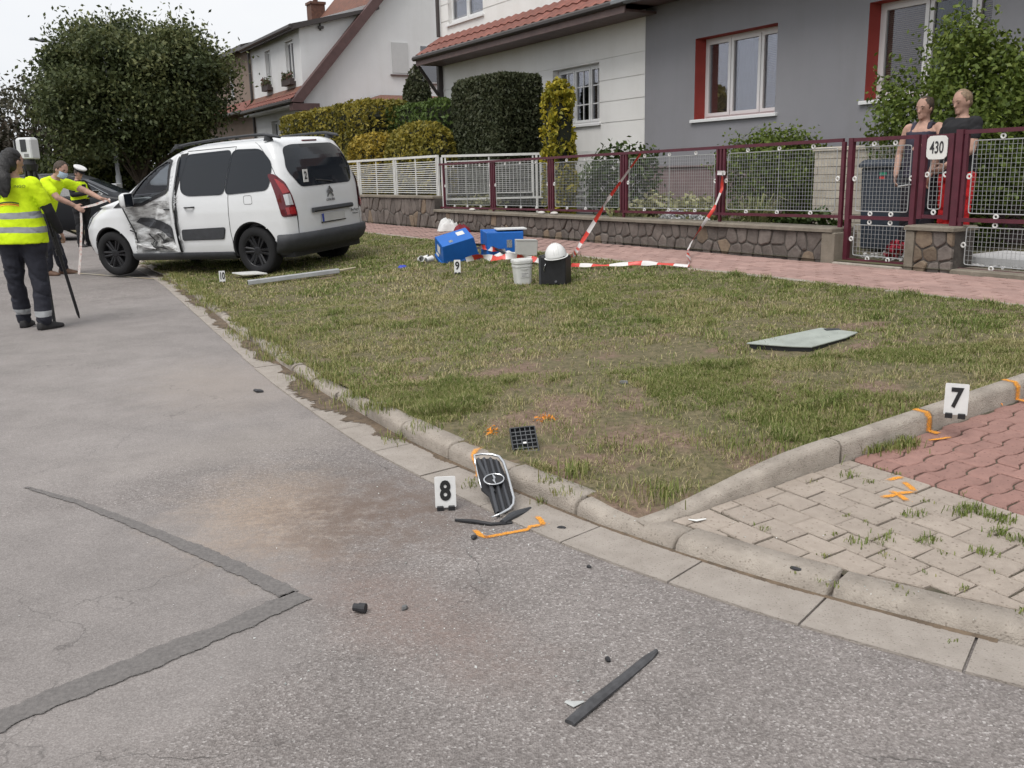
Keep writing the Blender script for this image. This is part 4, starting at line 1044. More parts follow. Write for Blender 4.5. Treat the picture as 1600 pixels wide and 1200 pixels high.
m = MB(); m.box(GA_, GE, SH, se+.02, ze-.20, ze-.14); m.build('soffit', M_WHITE2, dh)
# strip of tiles at the eave under the dormer
tile_rows(dh, GA_-.2, GE, se+.05, ze+.02, SH-.05, ze+.42, .33, .34)
# dormer
zd = 6.58; cheek_top = onA(580, 14, GA_+.06)
m = MB(); panelS(m, GA_+.05, GE, ze+.3, zd, SH-.02, (WD1, WD2))
m.add([(GA_+.05, SH-.02, ze+.3), (GA_+.05, SH-.02, zd+.02), (GA_+.05, cheek_top[1]-.15, cheek_top[2]), (GA_+.05, cheek_top[1], ze+(se-cheek_top[1])*sl-.1)], [(0, 1, 2, 3)])
m.build('dormer_wall', M_WHITE2, dh, recalc=False)
for h in (WD1, WD2):
    wn = window(dh, h, SH-.02, .10, (.42,), ('dark', 'net'), M_WHITE2, fw=.05)
    bx = MB(); bx.cbox(h[0]-.05, h[1]+.05, SH+.02, SH+.2, h[2]-.16, h[2]+.05, .01); bx.build('flower_box', mat('box_brown', (.055, .04, .038), .7), wn)
    n = 160; P = np.stack([rng.uniform(h[0], h[1], n), rng.uniform(SH+.04, SH+.22, n), h[2]+.05+np.abs(rng.normal(0, .11, n))], 1)-np.array(ORG[dh.name])
    v, q = leaves(P, .075); link('box_plants', fast_mesh('box_plants', v, q, rng.random(n)), leaf_mat('box_plant', [(.06, .09, .04), (.12, .13, .07), (.22, .10, .10)]), wn)
m = MB(); e0, e1 = (SH+.32, zd-.02), (cheek_top[1]-.2, cheek_top[2]+.06)
m.add([(q, s, z+dz) for q in (GA_-.22, GE+.2) for s, z, dz in ((e0[0], e0[1], 0), (e1[0], e1[1], 0), (e1[0], e1[1], -.10), (e0[0], e0[1], -.19))], [(0, 1, 2, 3), (4, 7, 6, 5), (0, 4, 5, 1), (1, 5, 6, 2), (2, 6, 7, 3), (3, 7, 4, 0)])
m.build('dormer_roof', M_DARKMET, dh)
m = MB(); m.tube([(GA_-.22, SH+.36, zd-.10), (GE+.2, SH+.36, zd-.10)], .08, 6); m.build('dormer_gutter', M_DARKMET, dh)
m = MB(); m.tube([(GE-.05, SH+.08, zd-.1), (GE-.05, SH+.08, .5)], .055, 6); m.build('downpipe', M_DARKMET, dh)
cp = onS(494, 22, -6.2); m = MB(); m.box(cp[0]-.28, cp[0]+.28, -6.5, -5.9, cp[2]-1.2, cp[2]+.35); m.box(cp[0]-.32, cp[0]+.32, -6.54, -5.86, cp[2]+.35, cp[2]+.45); m.box(cp[0]-.08, cp[0]+.08, -6.28, -6.12, cp[2]+.45, cp[2]+.62)
m.build('chimney', mat('chimney_brick', (.16, .085, .06), .9, col2=(.10, .055, .045), vscale=9), dh)
# satellite bracket on the dormer cheek
q = onA(500, 42, GA_+.03); m = MB(); m.tube([(GA_+.02, q[1], q[2]-.12), (GA_+.02, q[1], q[2]+.2)], .03, 5); m.box(GA_-.08, GA_+.03, q[1]-.1, q[1]+.08, q[2]-.06, q[2]+.02); m.build('bracket', M_DARKMET, dh)
# low annex roof against the gable
an = sthing('garden_shed', 'low shed roof of dark old tiles against the white gable wall', 'shed', 24.4, -6.8, .4)
r0, r1, r2 = onA(536, 165, 25.2), onA(600, 147, 25.6), onA(720, 150, 25.6)
m = MB(); zlow = 3.75
m.add([(22.6, r0[1]-.2, zlow), (25.95, r0[1], zlow), (25.95, r1[1], r1[2]), (25.95, r2[1], r2[2]), (22.6, r2[1], zlow)], [(0, 1, 2), (0, 2, 3, 4)]); m.build('roof', M_TILEO, an)
m = MB(); m.box(22.8, 25.9, r2[1], r0[1]-.25, .4, zlow+.02); m.build('wall', M_BROWNW, an)
# ---------------- brown house beyond
bh = sthing('brown_house', 'brown rendered house half hidden behind the big round tree', 'house', 37, -7, .4)
WB = (35.4, 36.3, 4.9, 6.2)
m = MB(); panelS(m, 32.3, 44, .3, 4.3, SH-.05, ()); panelS(m, 32.3, 44, 4.3, 6.7, SH-.07, (WB,)); m.build('wall', M_BROWNW, bh, recalc=False)
window(bh, WB, SH-.07, .1, (.5,), ('net', 'dark'), M_BROWNW)
m = MB(); m.add([(32.3, -2.7, 4.1), (44, -2.7, 4.1), (44, SH-.06, 4.6), (32.3, SH-.06, 4.6)], [(0, 1, 2, 3)]); m.build('apron_roof', M_TILE, bh)
m = MB(); m.add([(q, s, z) for q in (32.3, 44.3) for s, z in ((SH+.35, 6.68), (-9, 8.2), (-9, 8.05), (SH+.35, 6.5))], [(0, 1, 2, 3), (4, 7, 6, 5), (0, 4, 5, 1), (1, 5, 6, 2), (2, 6, 7, 3), (3, 7, 4, 0)]); m.build('roof', M_DARKMET, bh)
m = MB(); m.tube([(32.3, -2.62, 4.07), (44, -2.62, 4.07)], .07, 6); m.build('gutter', M_DARKMET, bh)
m = MB(); m.box(32.35, 33.0, SH-.3, SH-.0, .5, 2.1); m.build('brick_pier', mat('chimney_brick', (0, 0, 0)), bh)

# ================================================================== HEDGES, SHRUBS, TREES
M_BARK = mat('bark', (.085, .066, .05), .95, col2=(.045, .036, .03), vscale=12, bump=.8, bscale=30)
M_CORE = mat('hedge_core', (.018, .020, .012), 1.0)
def se_points(n, ext, p, r, rough=.05, depth=.06, flat_bottom=True):
    """points near the surface of a superellipsoid with half-extents ext"""
    ex = np.array(ext); area = np.array([ex[1]*ex[2], ex[0]*ex[2], ex[0]*ex[1]]); ax = r.choice(3, n, p=area/area.sum())
    P = r.uniform(-1, 1, (n, 3)); sg = r.choice([-1, 1], n); P[np.arange(n), ax] = sg
    k = (np.abs(P)**p).sum(1)**(-1/p); P = P*k[:, None]
    nrm = np.sign(P)*np.abs(P)**(p-1)/ex; nrm /= np.linalg.norm(nrm, axis=1)[:, None]+1e-9
    Q = P*ex; bump = (fbm(Q[:, 0]*1.3+Q[:, 1]+31, Q[:, 2]+Q[:, 1]*.7+11, 1.6/max(.35, min(ext)), 3)-.5)*2*rough
    Q = Q+nrm*(bump-np.abs(r.normal(0, depth, n))+depth*.4)[:, None]
    return Q, nrm
def clipped(name, label, cat, c, ext, p, n, size, cols, seed, rot=THETA, rough=.05, depth=.06, aspect=1.8, group=None, taper=None, jit=.8):
    """clipped shrub or hedge: c = world centre of the base"""
    r = np.random.default_rng(seed); t = thing(name, label, cat, c, (0, 0, rot), group)
    Q, nr = se_points(n, ext, p, r, rough, depth); Q[:, 2] += ext[2]
    if taper:
        k = taper(Q[:, 2]/(2*ext[2])); Q[:, 0] *= k; Q[:, 1] *= k
    Q = Q[Q[:, 2] > .02]; nr = nr[:len(Q)]
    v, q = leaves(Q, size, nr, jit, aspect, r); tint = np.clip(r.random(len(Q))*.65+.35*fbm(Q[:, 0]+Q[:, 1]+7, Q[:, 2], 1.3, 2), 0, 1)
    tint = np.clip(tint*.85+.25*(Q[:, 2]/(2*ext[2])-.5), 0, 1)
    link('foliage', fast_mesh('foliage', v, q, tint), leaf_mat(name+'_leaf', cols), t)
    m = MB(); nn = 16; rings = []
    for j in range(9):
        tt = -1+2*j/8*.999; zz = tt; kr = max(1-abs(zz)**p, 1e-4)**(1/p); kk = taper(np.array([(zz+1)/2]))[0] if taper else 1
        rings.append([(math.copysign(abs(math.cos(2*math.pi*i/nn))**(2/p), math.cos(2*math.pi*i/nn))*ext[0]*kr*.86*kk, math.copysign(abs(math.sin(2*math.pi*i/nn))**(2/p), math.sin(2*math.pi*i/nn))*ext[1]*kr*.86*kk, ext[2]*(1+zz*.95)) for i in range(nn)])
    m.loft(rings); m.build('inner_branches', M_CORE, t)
    return t
THU = [(.024, .032, .015), (.042, .052, .024), (.064, .072, .036), (.092, .086, .052)]
YEL = [(.075, .085, .018), (.145, .132, .026), (.24, .20, .032), (.38, .29, .042)]
GRN = [(.020, .038, .010), (.035, .062, .016), (.055, .085, .022), (.085, .115, .032)]
GRN2 = [(.035, .060, .014), (.060, .098, .022), (.090, .135, .032), (.13, .175, .045)]
GOLD = [(.08, .10, .012), (.20, .19, .02), (.38, .31, .03), (.52, .42, .05)]
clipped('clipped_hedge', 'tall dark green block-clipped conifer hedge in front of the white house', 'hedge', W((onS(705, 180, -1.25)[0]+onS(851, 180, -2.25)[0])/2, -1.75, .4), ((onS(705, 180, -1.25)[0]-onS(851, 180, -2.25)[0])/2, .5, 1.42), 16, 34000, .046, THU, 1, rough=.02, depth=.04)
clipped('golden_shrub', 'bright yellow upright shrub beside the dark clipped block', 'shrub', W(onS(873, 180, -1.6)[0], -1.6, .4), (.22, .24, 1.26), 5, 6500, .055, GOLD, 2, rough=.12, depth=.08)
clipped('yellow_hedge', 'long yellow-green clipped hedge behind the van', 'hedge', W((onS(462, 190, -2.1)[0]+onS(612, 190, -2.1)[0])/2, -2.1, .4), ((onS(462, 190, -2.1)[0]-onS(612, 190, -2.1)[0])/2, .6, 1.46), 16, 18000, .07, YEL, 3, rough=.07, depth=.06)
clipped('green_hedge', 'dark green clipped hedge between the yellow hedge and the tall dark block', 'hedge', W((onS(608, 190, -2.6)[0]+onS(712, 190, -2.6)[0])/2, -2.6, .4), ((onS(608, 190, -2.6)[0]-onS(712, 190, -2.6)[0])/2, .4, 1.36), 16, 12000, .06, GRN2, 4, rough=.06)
clipped('round_bush', 'smaller of the two yellow clipped bushes, next to the van', 'bush', W(onS(588, 225, -1.0)[0], -1.0, .4), (1.12, .45, .98), 4.0, 8000, .055, [(.095, .085, .016), (.19, .15, .024), (.31, .225, .030), (.46, .31, .04)], 5, rough=.05, group='yellow clipped bushes behind the white fence')
clipped('round_bush', 'larger domed yellow clipped bush against the tall dark block', 'bush', W(onS(655, 225, -1.0)[0], -1.0, .4), (1.42, .50, 1.04), 2.6, 10000, .055, YEL, 6, rough=.05, group='yellow clipped bushes behind the white fence')
q = onA(652, 160, 19.0); clipped('conical_conifer', 'slim dark conical conifer in front of the white gable', 'tree', W(19.0, q[1], .4), (.52, .52, 2.05), 2.6, 6000, .07, THU, 7, rough=.05, taper=lambda t: np.clip(1.15-.75*np.clip(t-.25, 0, 1)**1.2, .12, 1.1))
def loose(name, label, cat, c, ext, n, size, cols, seed, clumps=30, zfloor=.0, group=None, aspect=1.7, stem=True, cl=.30, droop=0.0, stemr=.02):
    """loose leafy shrub: clumps of leaves on branching stems"""
    r = np.random.default_rng(seed); t = thing(name, label, cat, c, (0, 0, 0), group)
    d = r.normal(size=(clumps, 3)); d /= np.linalg.norm(d, axis=1)[:, None]; rad = r.uniform(.35, 1, clumps)**.5
    C = d*rad[:, None]*np.array(ext); C[:, 2] = C[:, 2]+ext[2]; C = C[C[:, 2] > zfloor]
    idx = r.integers(0, len(C), n); sp = np.array(ext)*cl
    P = C[idx]+r.normal(size=(n, 3))*sp*.5; P = P[P[:, 2] > zfloor]; idx = idx[:len(P)]
    v, q = leaves(P, size, (P-np.array([0, 0, ext[2]]))/np.array(ext), 1.2, aspect, r, droop)
    tint = np.clip(r.random(len(P))*.7+.3*(P[:, 2]/(2*ext[2])), 0, 1)
    link('foliage', fast_mesh('foliage', v, q, tint), leaf_mat(name+'_leaf', cols), t)
    if stem:
        m = MB()
        for k in range(min(len(C), 14)):
            e = C[k]; m.tube([(e[0]*.05, e[1]*.05, 0), (e[0]*.4, e[1]*.4, e[2]*.55), tuple(e)], [stemr, stemr*.7, stemr*.3], 5)
        m.build('stems', M_BARK, t)
    return t
BUSH = [(.040, .060, .010), (.070, .105, .018), (.115, .155, .028), (.175, .215, .045)]
q = onS(1212, 236, -2.3); loose('boxwood_bush', 'rounded bright green bush under the left red-framed window', 'bush', W(q[0], -2.3, .42), (.80, .62, .78), 15000, .034, BUSH, 11, 90, cl=.24)
q = onS(1512, 150, -2.1); loose('large_bush', 'tall leafy green bush in front of the right window behind the two people', 'bush', W(q[0], -2.1, .42), (1.0, .75, 1.22), 30000, .036, BUSH, 12, 150, cl=.24)
VARI = [(.10, .12, .045), (.20, .21, .09), (.34, .33, .17), (.46, .44, .27)]
q = onS(1040, 300, -.9); loose('variegated_shrub', 'pale variegated spreading shrub behind the mesh, left of the taped post', 'shrub', W(q[0], -.9, .42), (.85, .45, .30), 2600, .055, VARI, 13, 40, cl=.3)
q = onS(965, 300, -1.6); loose('dark_shrub', 'dark leafy shrub by the corner of the white and grey houses', 'shrub', W(q[0], -1.7, .42), (.75, .5, .66), 3000, .055, GRN, 14, 40)
q = onS(735, 300, -.7); loose('pale_shrub', 'small pale yellow shrub behind the left end of the maroon fence', 'shrub', W(q[0], -.8, .45), (.55, .35, .26), 1500, .05, VARI, 15, 25)
q = onS(1250, 330, -.9); loose('low_shrub', 'low green shrub at the foot of the block wall', 'shrub', W(q[0], -1.0, .42), (.55, .3, .2), 1000, .05, GRN, 16, 20)
q = onS(1062, 322, -.45); loose('white_flowers', 'cushion of small white flowers spilling over the wall', 'flowers', W(q[0], -.45, .60), (.34, .16, .11), 1100, .030, [(.10, .13, .08), (.45, .47, .47), (.68, .68, .70), (.72, .72, .74)], 17, 26, aspect=1.1, stem=False)
q = onS(1180, 310, -.7)
gr = thing('ornamental_grass', 'clump of long arching pale grass behind the mesh, right of the taped post', 'grass clump', W(q[0], -.7, .42))
n = 260; az = rng.uniform(0, 6.28, n); h = rng.uniform(.35, .75, n); V = []; T = []
for i in range(n):
    d = np.array([math.cos(az[i]), math.sin(az[i]), 0]); b = d*rng.uniform(0, .1); pr = np.array([-d[1], d[0], 0])*.006; ln = rng.uniform(.2, .9)
    ps = [b, b+d*.12*ln+np.array([0, 0, h[i]*.55]), b+d*.32*ln+np.array([0, 0, h[i]*.85]), b+d*.55*ln+np.array([0, 0, h[i]*(.9-.2*ln)])]
    k = len(V); V += [ps[0]-pr, ps[0]+pr, ps[1]+pr, ps[1]-pr, ps[2]+pr*.8, ps[2]-pr*.8, ps[3]]; T += [(k, k+1, k+2), (k, k+2, k+3), (k+3, k+2, k+4), (k+3, k+4, k+5), (k+5, k+4, k+6)]
link('blades', fast_mesh('blades', np.array(V), np.array(T), np.repeat(rng.random(n), 5)), leaf_mat('arching_grass', [(.08, .12, .03), (.2, .22, .08), (.38, .36, .2)]), gr)
# red flowers and white gravel behind the gates
q = onS(1405, 395, -.45); loose('red_flowers', 'small clump of red flowers at the foot of the narrow gate', 'flowers', W(q[0], -.45, .40), (.20, .14, .10), 260, .045, [(.05, .08, .02), (.35, .02, .04), (.5, .03, .06)], 18, 12, aspect=1.1, stem=False)
n = 1800; gz = MB()
P = np.stack([rng.uniform(-3.2, .1, n), rng.uniform(-1.3, -.32, n), np.full(n, .41)], 1); Pw = F0[None]+P[:, :1]*DA+P[:, 1:2]*NS; Pw[:, 2] = .412+rng.random(n)*.01
v, q = leaves(Pw, .035, np.tile([0, 0, 1.], (n, 1)), .5, 1.2); tag(link('gravel', fast_mesh('gravel', v, q, rng.random(n)), leaf_mat('white_gravel', [(.30, .29, .28), (.5, .49, .47), (.62, .61, .6)])), 'white pebbles in the bed behind the gates', 'gravel', kind='stuff')
q0, q1 = onS(1512, 408, -.55), onS(1600, 372, -.9)
sb = MB(); sb.cbox(-3.2, onS(1508, 405, -.5)[0], -1.15, -.45, .41, .50, .012); tag(sb.build('concrete_slab', mat('white_slab', (.50, .50, .50), .85, var=.08, vscale=3), org=(-2.3, -.8, .41)), 'pale concrete slab lying behind the wide gate', 'slab')

def tree(name, label, c, trunk_h, trunk_r, crown, n, size, cols, seed, clumps=80, spread=.9, droop=.5, cat='tree', limbs=10, shell=.55):
    """crown = (cx, cy, cz, rx, ry, rz) relative to the trunk base"""
    r = np.random.default_rng(seed); t = thing(name, label, cat, c); cx_, cy_, cz_, rx, ry, rz = crown
    d = r.normal(size=(clumps, 3)); d /= np.linalg.norm(d, axis=1)[:, None]; rad = r.uniform(shell, 1, clumps)**.6*r.uniform(.76, 1.14, clumps)
    C = d*rad[:, None]*np.array([rx, ry, rz])+np.array([cx_, cy_, cz_]); C = C[C[:, 2] > trunk_h*.75]
    w = r.uniform(.5, 1.5, len(C)); idx = r.choice(len(C), n, p=w/w.sum())
    sz = spread*r.uniform(.5, 1.15, len(C))
    P = C[idx]+r.normal(size=(n, 3))*(sz[idx]*.42)[:, None]*np.array([1, 1, .75])
    v, q = leaves(P, size, None, 1, 1.8, r, droop); ct = r.uniform(-.34, .34, len(C))
    tint = np.clip(.5+ct[idx]+r.normal(0, .2, n), 0, 1)
    link('crown', fast_mesh('crown', v, q, tint), leaf_mat(name+'_leaf', cols), t)
    m = MB(); m.tube([(0, 0, -.1), (.03, .02, trunk_h*.5), (cx_*.3, cy_*.3, trunk_h), (cx_*.8, cy_*.8, cz_+rz*.4)], [trunk_r*1.25, trunk_r, trunk_r*.85, trunk_r*.2], 9); m.build('trunk', M_BARK, t, smooth_=True)
    m = MB()
    for k in range(limbs):
        e = C[r.integers(0, len(C))]; b = np.array([cx_*.25, cy_*.25, trunk_h*r.uniform(.75, 1.15)])
        mid = b*.5+e*.5+np.array([0, 0, .25]); m.tube([tuple(b), tuple(mid), tuple(e)], [trunk_r*.42, trunk_r*.26, trunk_r*.08], 6)
    m.build('limbs', M_BARK, t); return t
TRE = [(.036, .048, .020), (.060, .078, .030), (.092, .110, .042), (.150, .158, .064)]
c = at(222, 300, 33); tree('street_tree', 'large dense round-crowned tree beyond the van', (c.x, 33, .1), 1.3, .2, (0, 0, 4.3, 2.85, 2.7, 2.4), 90000, .085, TRE, 21, 190, 1.0)
c = at(40, 290, 46); tree('thin_tree', 'thin open-crowned tree at the left edge against the sky', (c.x, 46, .0), 2.4, .13, (0, 0, 4.2, 2.7, 2.4, 2.3), 5200, .12, [(.035, .04, .025), (.07, .07, .045), (.11, .10, .07)], 22, 60, .9, limbs=16, shell=.3)
DRK = [(.018, .020, .012), (.034, .034, .020), (.055, .046, .032), (.075, .058, .042)]
c = at(60, 300, 40); tree('brown_tree', 'dark brownish tree behind the surveyors, left of the round tree', (c.x, 40, .0), 1.0, .16, (0, 0, 2.0, 3.6, 2.0, 2.1), 14000, .13, DRK, 23, 80, 1.1)
c = at(160, 300, 36); tree('roadside_shrub', 'green shrub below the round tree, behind the lamp post', (c.x, 34.5, .0), .4, .08, (0, 0, 1.5, 2.1, 1.4, 1.35), 9000, .10, [(.03, .04, .012), (.055, .07, .02), (.10, .115, .03)], 24, 50, .8, cat='shrub')
c = at(270, 300, 36); tree('roadside_shrub', 'dark shrub below the round tree, behind the van roof', (c.x, 36, .0), .4, .08, (0, 0, 1.6, 2.8, 1.4, 1.7), 8000, .12, TRE, 25, 50, .9, cat='shrub')
c = at(-40, 300, 38); tree('brown_tree', 'dark tree cut by the left edge of the picture', (c.x, 37, .0), 1.0, .14, (0, 0, 1.9, 2.2, 1.8, 1.9), 8000, .13, DRK, 26, 60, 1.0)
# street lamp
LY = 31.6; p0 = at(188, 300, LY); tp = at(168, 73, LY)
lamp = thing('street_lamp', 'grey street lamp post rising through the round tree, its arm to the left', 'street lamp', (p0.x, LY, 0))
M_LAMP = mat('lamp_grey', (.33, .34, .35), .5, .3)
m = MB(); m.tube([(0, 0, 0), (0, 0, 1.6), (0, 0, 1.62), (0, 0, tp.z)], [.095, .095, .07, .05], 10); m.build('post', M_LAMP, lamp, smooth_=True)
e = at(72, 64.5, LY); e2 = at(47, 61.5, LY); j = Vector((0, 0, tp.z-.03))
m = MB(); m.tube([tuple(j), (-.4, 0, tp.z+.02), (e.x-p0.x, 0, e.z)], [.045, .04, .032], 8); m.build('arm', M_LAMP, lamp, smooth_=True)
m = MB(); m.loft([[(x, y*w_, z+dz) for y, dz in ((-1, 0), (-.5, .05), (.5, .05), (1, 0), (.5, -.035), (-.5, -.035))] for x, z, w_ in ((e.x-p0.x+.05, e.z, .06), (e.x-p0.x-.15, e.z+.01, .12), (e2.x-p0.x+.1, e2.z+.005, .11), (e2.x-p0.x, e2.z, .05))]); m.build('lamp_head', mat('lamp_dark', (.08, .085, .09), .5), lamp, smooth_=True)
# concrete slab fence at the end of the street
cf = thing('concrete_fence', 'grey concrete panel fence under the trees at the end of the street', 'fence', (at(220, 300, 38).x, 38, 0))
M_PAN = rand_tint(mat('fence_panel_concrete', (.25, .25, .245), .9, var=.15, vscale=3), .15)
for k in range(9):
    x = -7.2+k*1.6
    for jz in range(3):
        m = MB(); m.box(x+.06, x+1.54, -.03, .03, .05+jz*.42, .46+jz*.42); m.build('panel', M_PAN, cf)
    m = MB(); m.box(x-.06, x+.06, -.07, .07, 0, 1.5); m.build('post', M_PAN, cf)
bx = at(165, 310, 30)
ub = thing('utility_cabinet', 'light grey utility cabinet standing by the lamp post', 'cabinet', (at(176, 310, 30).x, 30, 0))
m = MB(); m.cbox(-.26, .26, -.2, .2, .05, 1.35, .02); m.build('body', mat('cabinet_grey', (.40, .41, .42), .6, var=.05), ub)
m = MB(); m.box(-.24, -.01, -.212, -.2, .1, 1.28); m.box(.01, .24, -.212, -.2, .1, 1.28); m.build('door', mat('cabinet_grey', (0, 0, 0)), ub)
m = MB(); m.box(-.29, .29, -.23, .23, 0, .05); m.build('base', M_CONC, ub)
wc = thing('white_box', 'small white box sign on the fence behind the officer', 'sign', (at(156, 300, 34).x, 34, 0))
m = MB(); m.cbox(-.2, .2, -.1, .1, .8, 1.5, .02); m.build('box', M_PVC, wc)
m = MB(); m.box(-.03, .03, -.03, .03, 0, .8); m.build('post', M_LAMP, wc)
# ================================================================== WHITE VAN
class Shell:
    """car body as a stack of horizontal outlines; x forward, y left, z up"""
    def __init__(s, Z, XR, XF, Wd, rc=.22, fc=.85, fcu=.5, nr=3.0, nf=2.5, zb=1.0):
        s.Z, s.XR, s.XF, s.W = map(np.array, (Z, XR, XF, Wd)); s.rc, s.fc, s.fcu, s.nr, s.nf, s.zb = rc, fc, fcu, nr, nf, zb; s.cache = {}
    def xr(s, z): return float(np.interp(z, s.Z, s.XR))
    def xf(s, z): return float(np.interp(z, s.Z, s.XF))
    def w(s, z): return float(np.interp(z, s.Z, s.W))
    def half(s, z, n=170):
        """half outline (y>=0) from rear centre to front centre"""
        k = (round(z, 4), n)
        if k in s.cache: return s.cache[k]
        xr, xf, w = s.xr(z), s.xf(z), s.w(z); fc = s.fc if z < s.zb else s.fcu
        fc = min(fc, (xf-xr)*.45); rc = min(s.rc, (xf-xr)*.3)
        t = np.linspace(0, math.pi/2, 26); P = []
        # rear centre to the side
        for q in t: P.append((xr+rc-rc*math.cos(q)**(2/s.nr), w*(.0+1.0*math.sin(q)**(2/s.nr)) if q > 0 else 0))
        ns = 120
        for i in range(1, ns): P.append((xr+rc+(xf-fc-xr-rc)*i/ns, w))
        for q in t[::-1]: P.append((xf-fc+fc*math.cos(q)**(2/s.nf), w*math.sin(q)**(2/s.nf)))
        P = np.array(P); 
        # waist: gentle bow of the flank along its length
        u = (P[:, 0]-xr)/(xf-xr); P[:, 1] *= 1-.05*np.clip((u-.5)*1.6, 0, 1)**2-.035*np.clip((.3-u)/.3, 0, 1)**2
        d = np.r_[0, np.cumsum(np.linalg.norm(np.diff(P, axis=0), axis=1))]
        L = np.linspace(0, d[-1], n); Q = np.stack([np.interp(L, d, P[:, 0]), np.interp(L, d, P[:, 1])], 1)
        s.cache[k] = (Q, L); return s.cache[k]
    def arc(s, l, z, off=0.0, side=1):
        Q, L = s.half(z); x = np.interp(l, L, Q[:, 0]); y = np.interp(l, L, Q[:, 1]); e = .01
        tx = np.interp(l+e, L, Q[:, 0])-np.interp(l-e, L, Q[:, 0]); ty = np.interp(l+e, L, Q[:, 1])-np.interp(l-e, L, Q[:, 1]); n = math.hypot(tx, ty)+1e-9
        nx, ny = -ty/n, tx/n
        return (x+nx*off, side*(y+ny*off), z)
    def side(s, x, z, off=0.0, side=1):
        Q, L = s.half(z); i = int(len(Q)*.12)
        # arc length where the flank passes x
        l = np.interp(x, np.maximum.accumulate(Q[:, 0]), L); return s.arc(l, z, off, side)
def patch(m, poly, fn, step=.05):
    """lay a 2D polygon on a surface fn(u, v)"""
    P = np.array(poly); u0, v0 = P.min(0); u1, v1 = P.max(0); nu = max(1, int((u1-u0)/step)); nv = max(1, int((v1-v0)/step))
    for i in range(nu):
        for j in range(nv):
            q = [tuple(p) for p in poly]; a0, a1 = u0+(u1-u0)*i/nu, u0+(u1-u0)*(i+1)/nu; b0, b1 = v0+(v1-v0)*j/nv, v0+(v1-v0)*(j+1)/nv
            for p, nn in (((a0, 0), (-1, 0)), ((a1, 0), (1, 0)), ((0, b0), (0, -1)), ((0, b1), (0, 1))):
                q = clip_half(q, p, nn)
                if len(q) < 3: break
            if len(q) >= 3 and parea(q) > 1e-7: m.add([fn(*p) for p in q], [tuple(range(len(q)))])
    return m
def rim_strip(m, poly, fn0, fn1, wid, closed=True, step=.04):
    """band of the given width along a polygon, from surface fn0 up to fn1 offsets (fn take u,v)"""
    pts = []
    n = len(poly); P = [np.array(p, float) for p in poly]
    for i in range(n if closed else n-1):
        A, B = P[i], P[(i+1) % n]; k = max(1, int(np.linalg.norm(B-A)/step))
        for j in range(k): pts.append(A+(B-A)*j/k)
    if not closed: pts.append(P[-1])
    N = len(pts); rows = []
    for i in range(N):
        a, b = (pts[i-1], pts[(i+1) % N]) if closed else (pts[max(i-1, 0)], pts[min(i+1, N-1)])
        d = b-a; d /= np.linalg.norm(d)+1e-9; nr = np.array([-d[1], d[0]])
        rows.append([fn1(*(pts[i]+nr*wid/2)), fn1(*(pts[i]-nr*wid/2))])
    if closed: rows.append(rows[0])
    m.grid(rows); return m
def rounded(poly, r=.06, n=4):
    out = []; P = [np.array(p, float) for p in poly]
    for i in range(len(P)):
        a, b, c = P[i-1], P[i], P[(i+1) % len(P)]; da, dc = a-b, c-b
        ra = min(r, np.linalg.norm(da)*.45); rc = min(r, np.linalg.norm(dc)*.45); p0 = b+da/np.linalg.norm(da)*ra; p1 = b+dc/np.linalg.norm(dc)*rc
        for k in range(n+1): t = k/n; out.append(tuple((1-t)**2*p0+2*t*(1-t)*b+t*t*p1))
    return out
M_CARW = mat('van_white_paint', (.66, .67, .68), .28, var=.025, vscale=2, spec=.5, coat=.5)
M_CARG = mat('dark_tinted_glass', (.014, .017, .022), .06, spec=.40); M_CLAD = mat('grey_cladding', (.040, .042, .047), .6, var=.15, vscale=9, bump=.15, bscale=200)
M_BLK = M_BLACK = mat('black_plastic', (.018, .018, .020), .5, var=.1); M_TYRE = mat('tyre_rubber', (.008, .008, .009), .85, var=.2, vscale=20)
M_RIM = mat('black_alloy', (.016, .016, .018), .4, .3); M_SEAM = mat('panel_gap', (.03, .03, .032), .9)
M_REDL = mat('red_lamp', (.30, .012, .015), .12, spec=.6, coat=.4); M_REDD = mat('dark_red_lamp', (.10, .006, .012), .12, coat=.4); M_CLRL = mat('clear_lamp', (.55, .56, .57), .12, .3)
M_CABIN = mat('cabin_lining', (.17, .17, .18), .9); M_DASH = mat('dashboard_grey', (.48, .49, .51), .7); M_SEAT = mat('seat_fabric', (.03, .03, .033), .95)
vanS = Shell(Z=[.26, .32, .42, .55, .70, .85, .95, 1.00, 1.05, 1.10, 1.20, 1.35, 1.50, 1.62, 1.70, 1.74, 1.77, 1.79, 1.80],
             XR=[-.58, -.63, -.67, -.68, -.68, -.675, -.67, -.668, -.665, -.66, -.645, -.61, -.56, -.50, -.45, -.40, -.32, -.12, .20],
             XF=[3.52, 3.58, 3.62, 3.64, 3.62, 3.52, 3.33, 3.17, 2.95, 2.72, 2.52, 2.27, 1.99, 1.72, 1.50, 1.34, 1.15, .95, .70],
             Wd=[.82, .855, .875, .885, .893, .893, .885, .88, .873, .866, .845, .81, .772, .738, .705, .668, .59, .40, .18])
CQ = (-2.997, 13.154, .15, 2.679, .03, -.046)
van = thing('white_van', 'white people carrier with a crushed front door standing half on the lawn', 'van', CQ[:3], (CQ[5], CQ[4], CQ[3]))
def Vs(off=0.0, sd=1): return lambda x, z: vanS.side(x, z, off, sd)
def Va(off=0.0, sd=1): return lambda l, z: vanS.arc(l, z, off, sd)
FW = [(2.30, 1.005), (1.98, 1.02), (1.52, 1.16), (1.40, 1.21), (1.36, 1.58), (1.50, 1.60), (1.74, 1.52), (1.98, 1.36), (2.20, 1.13)]
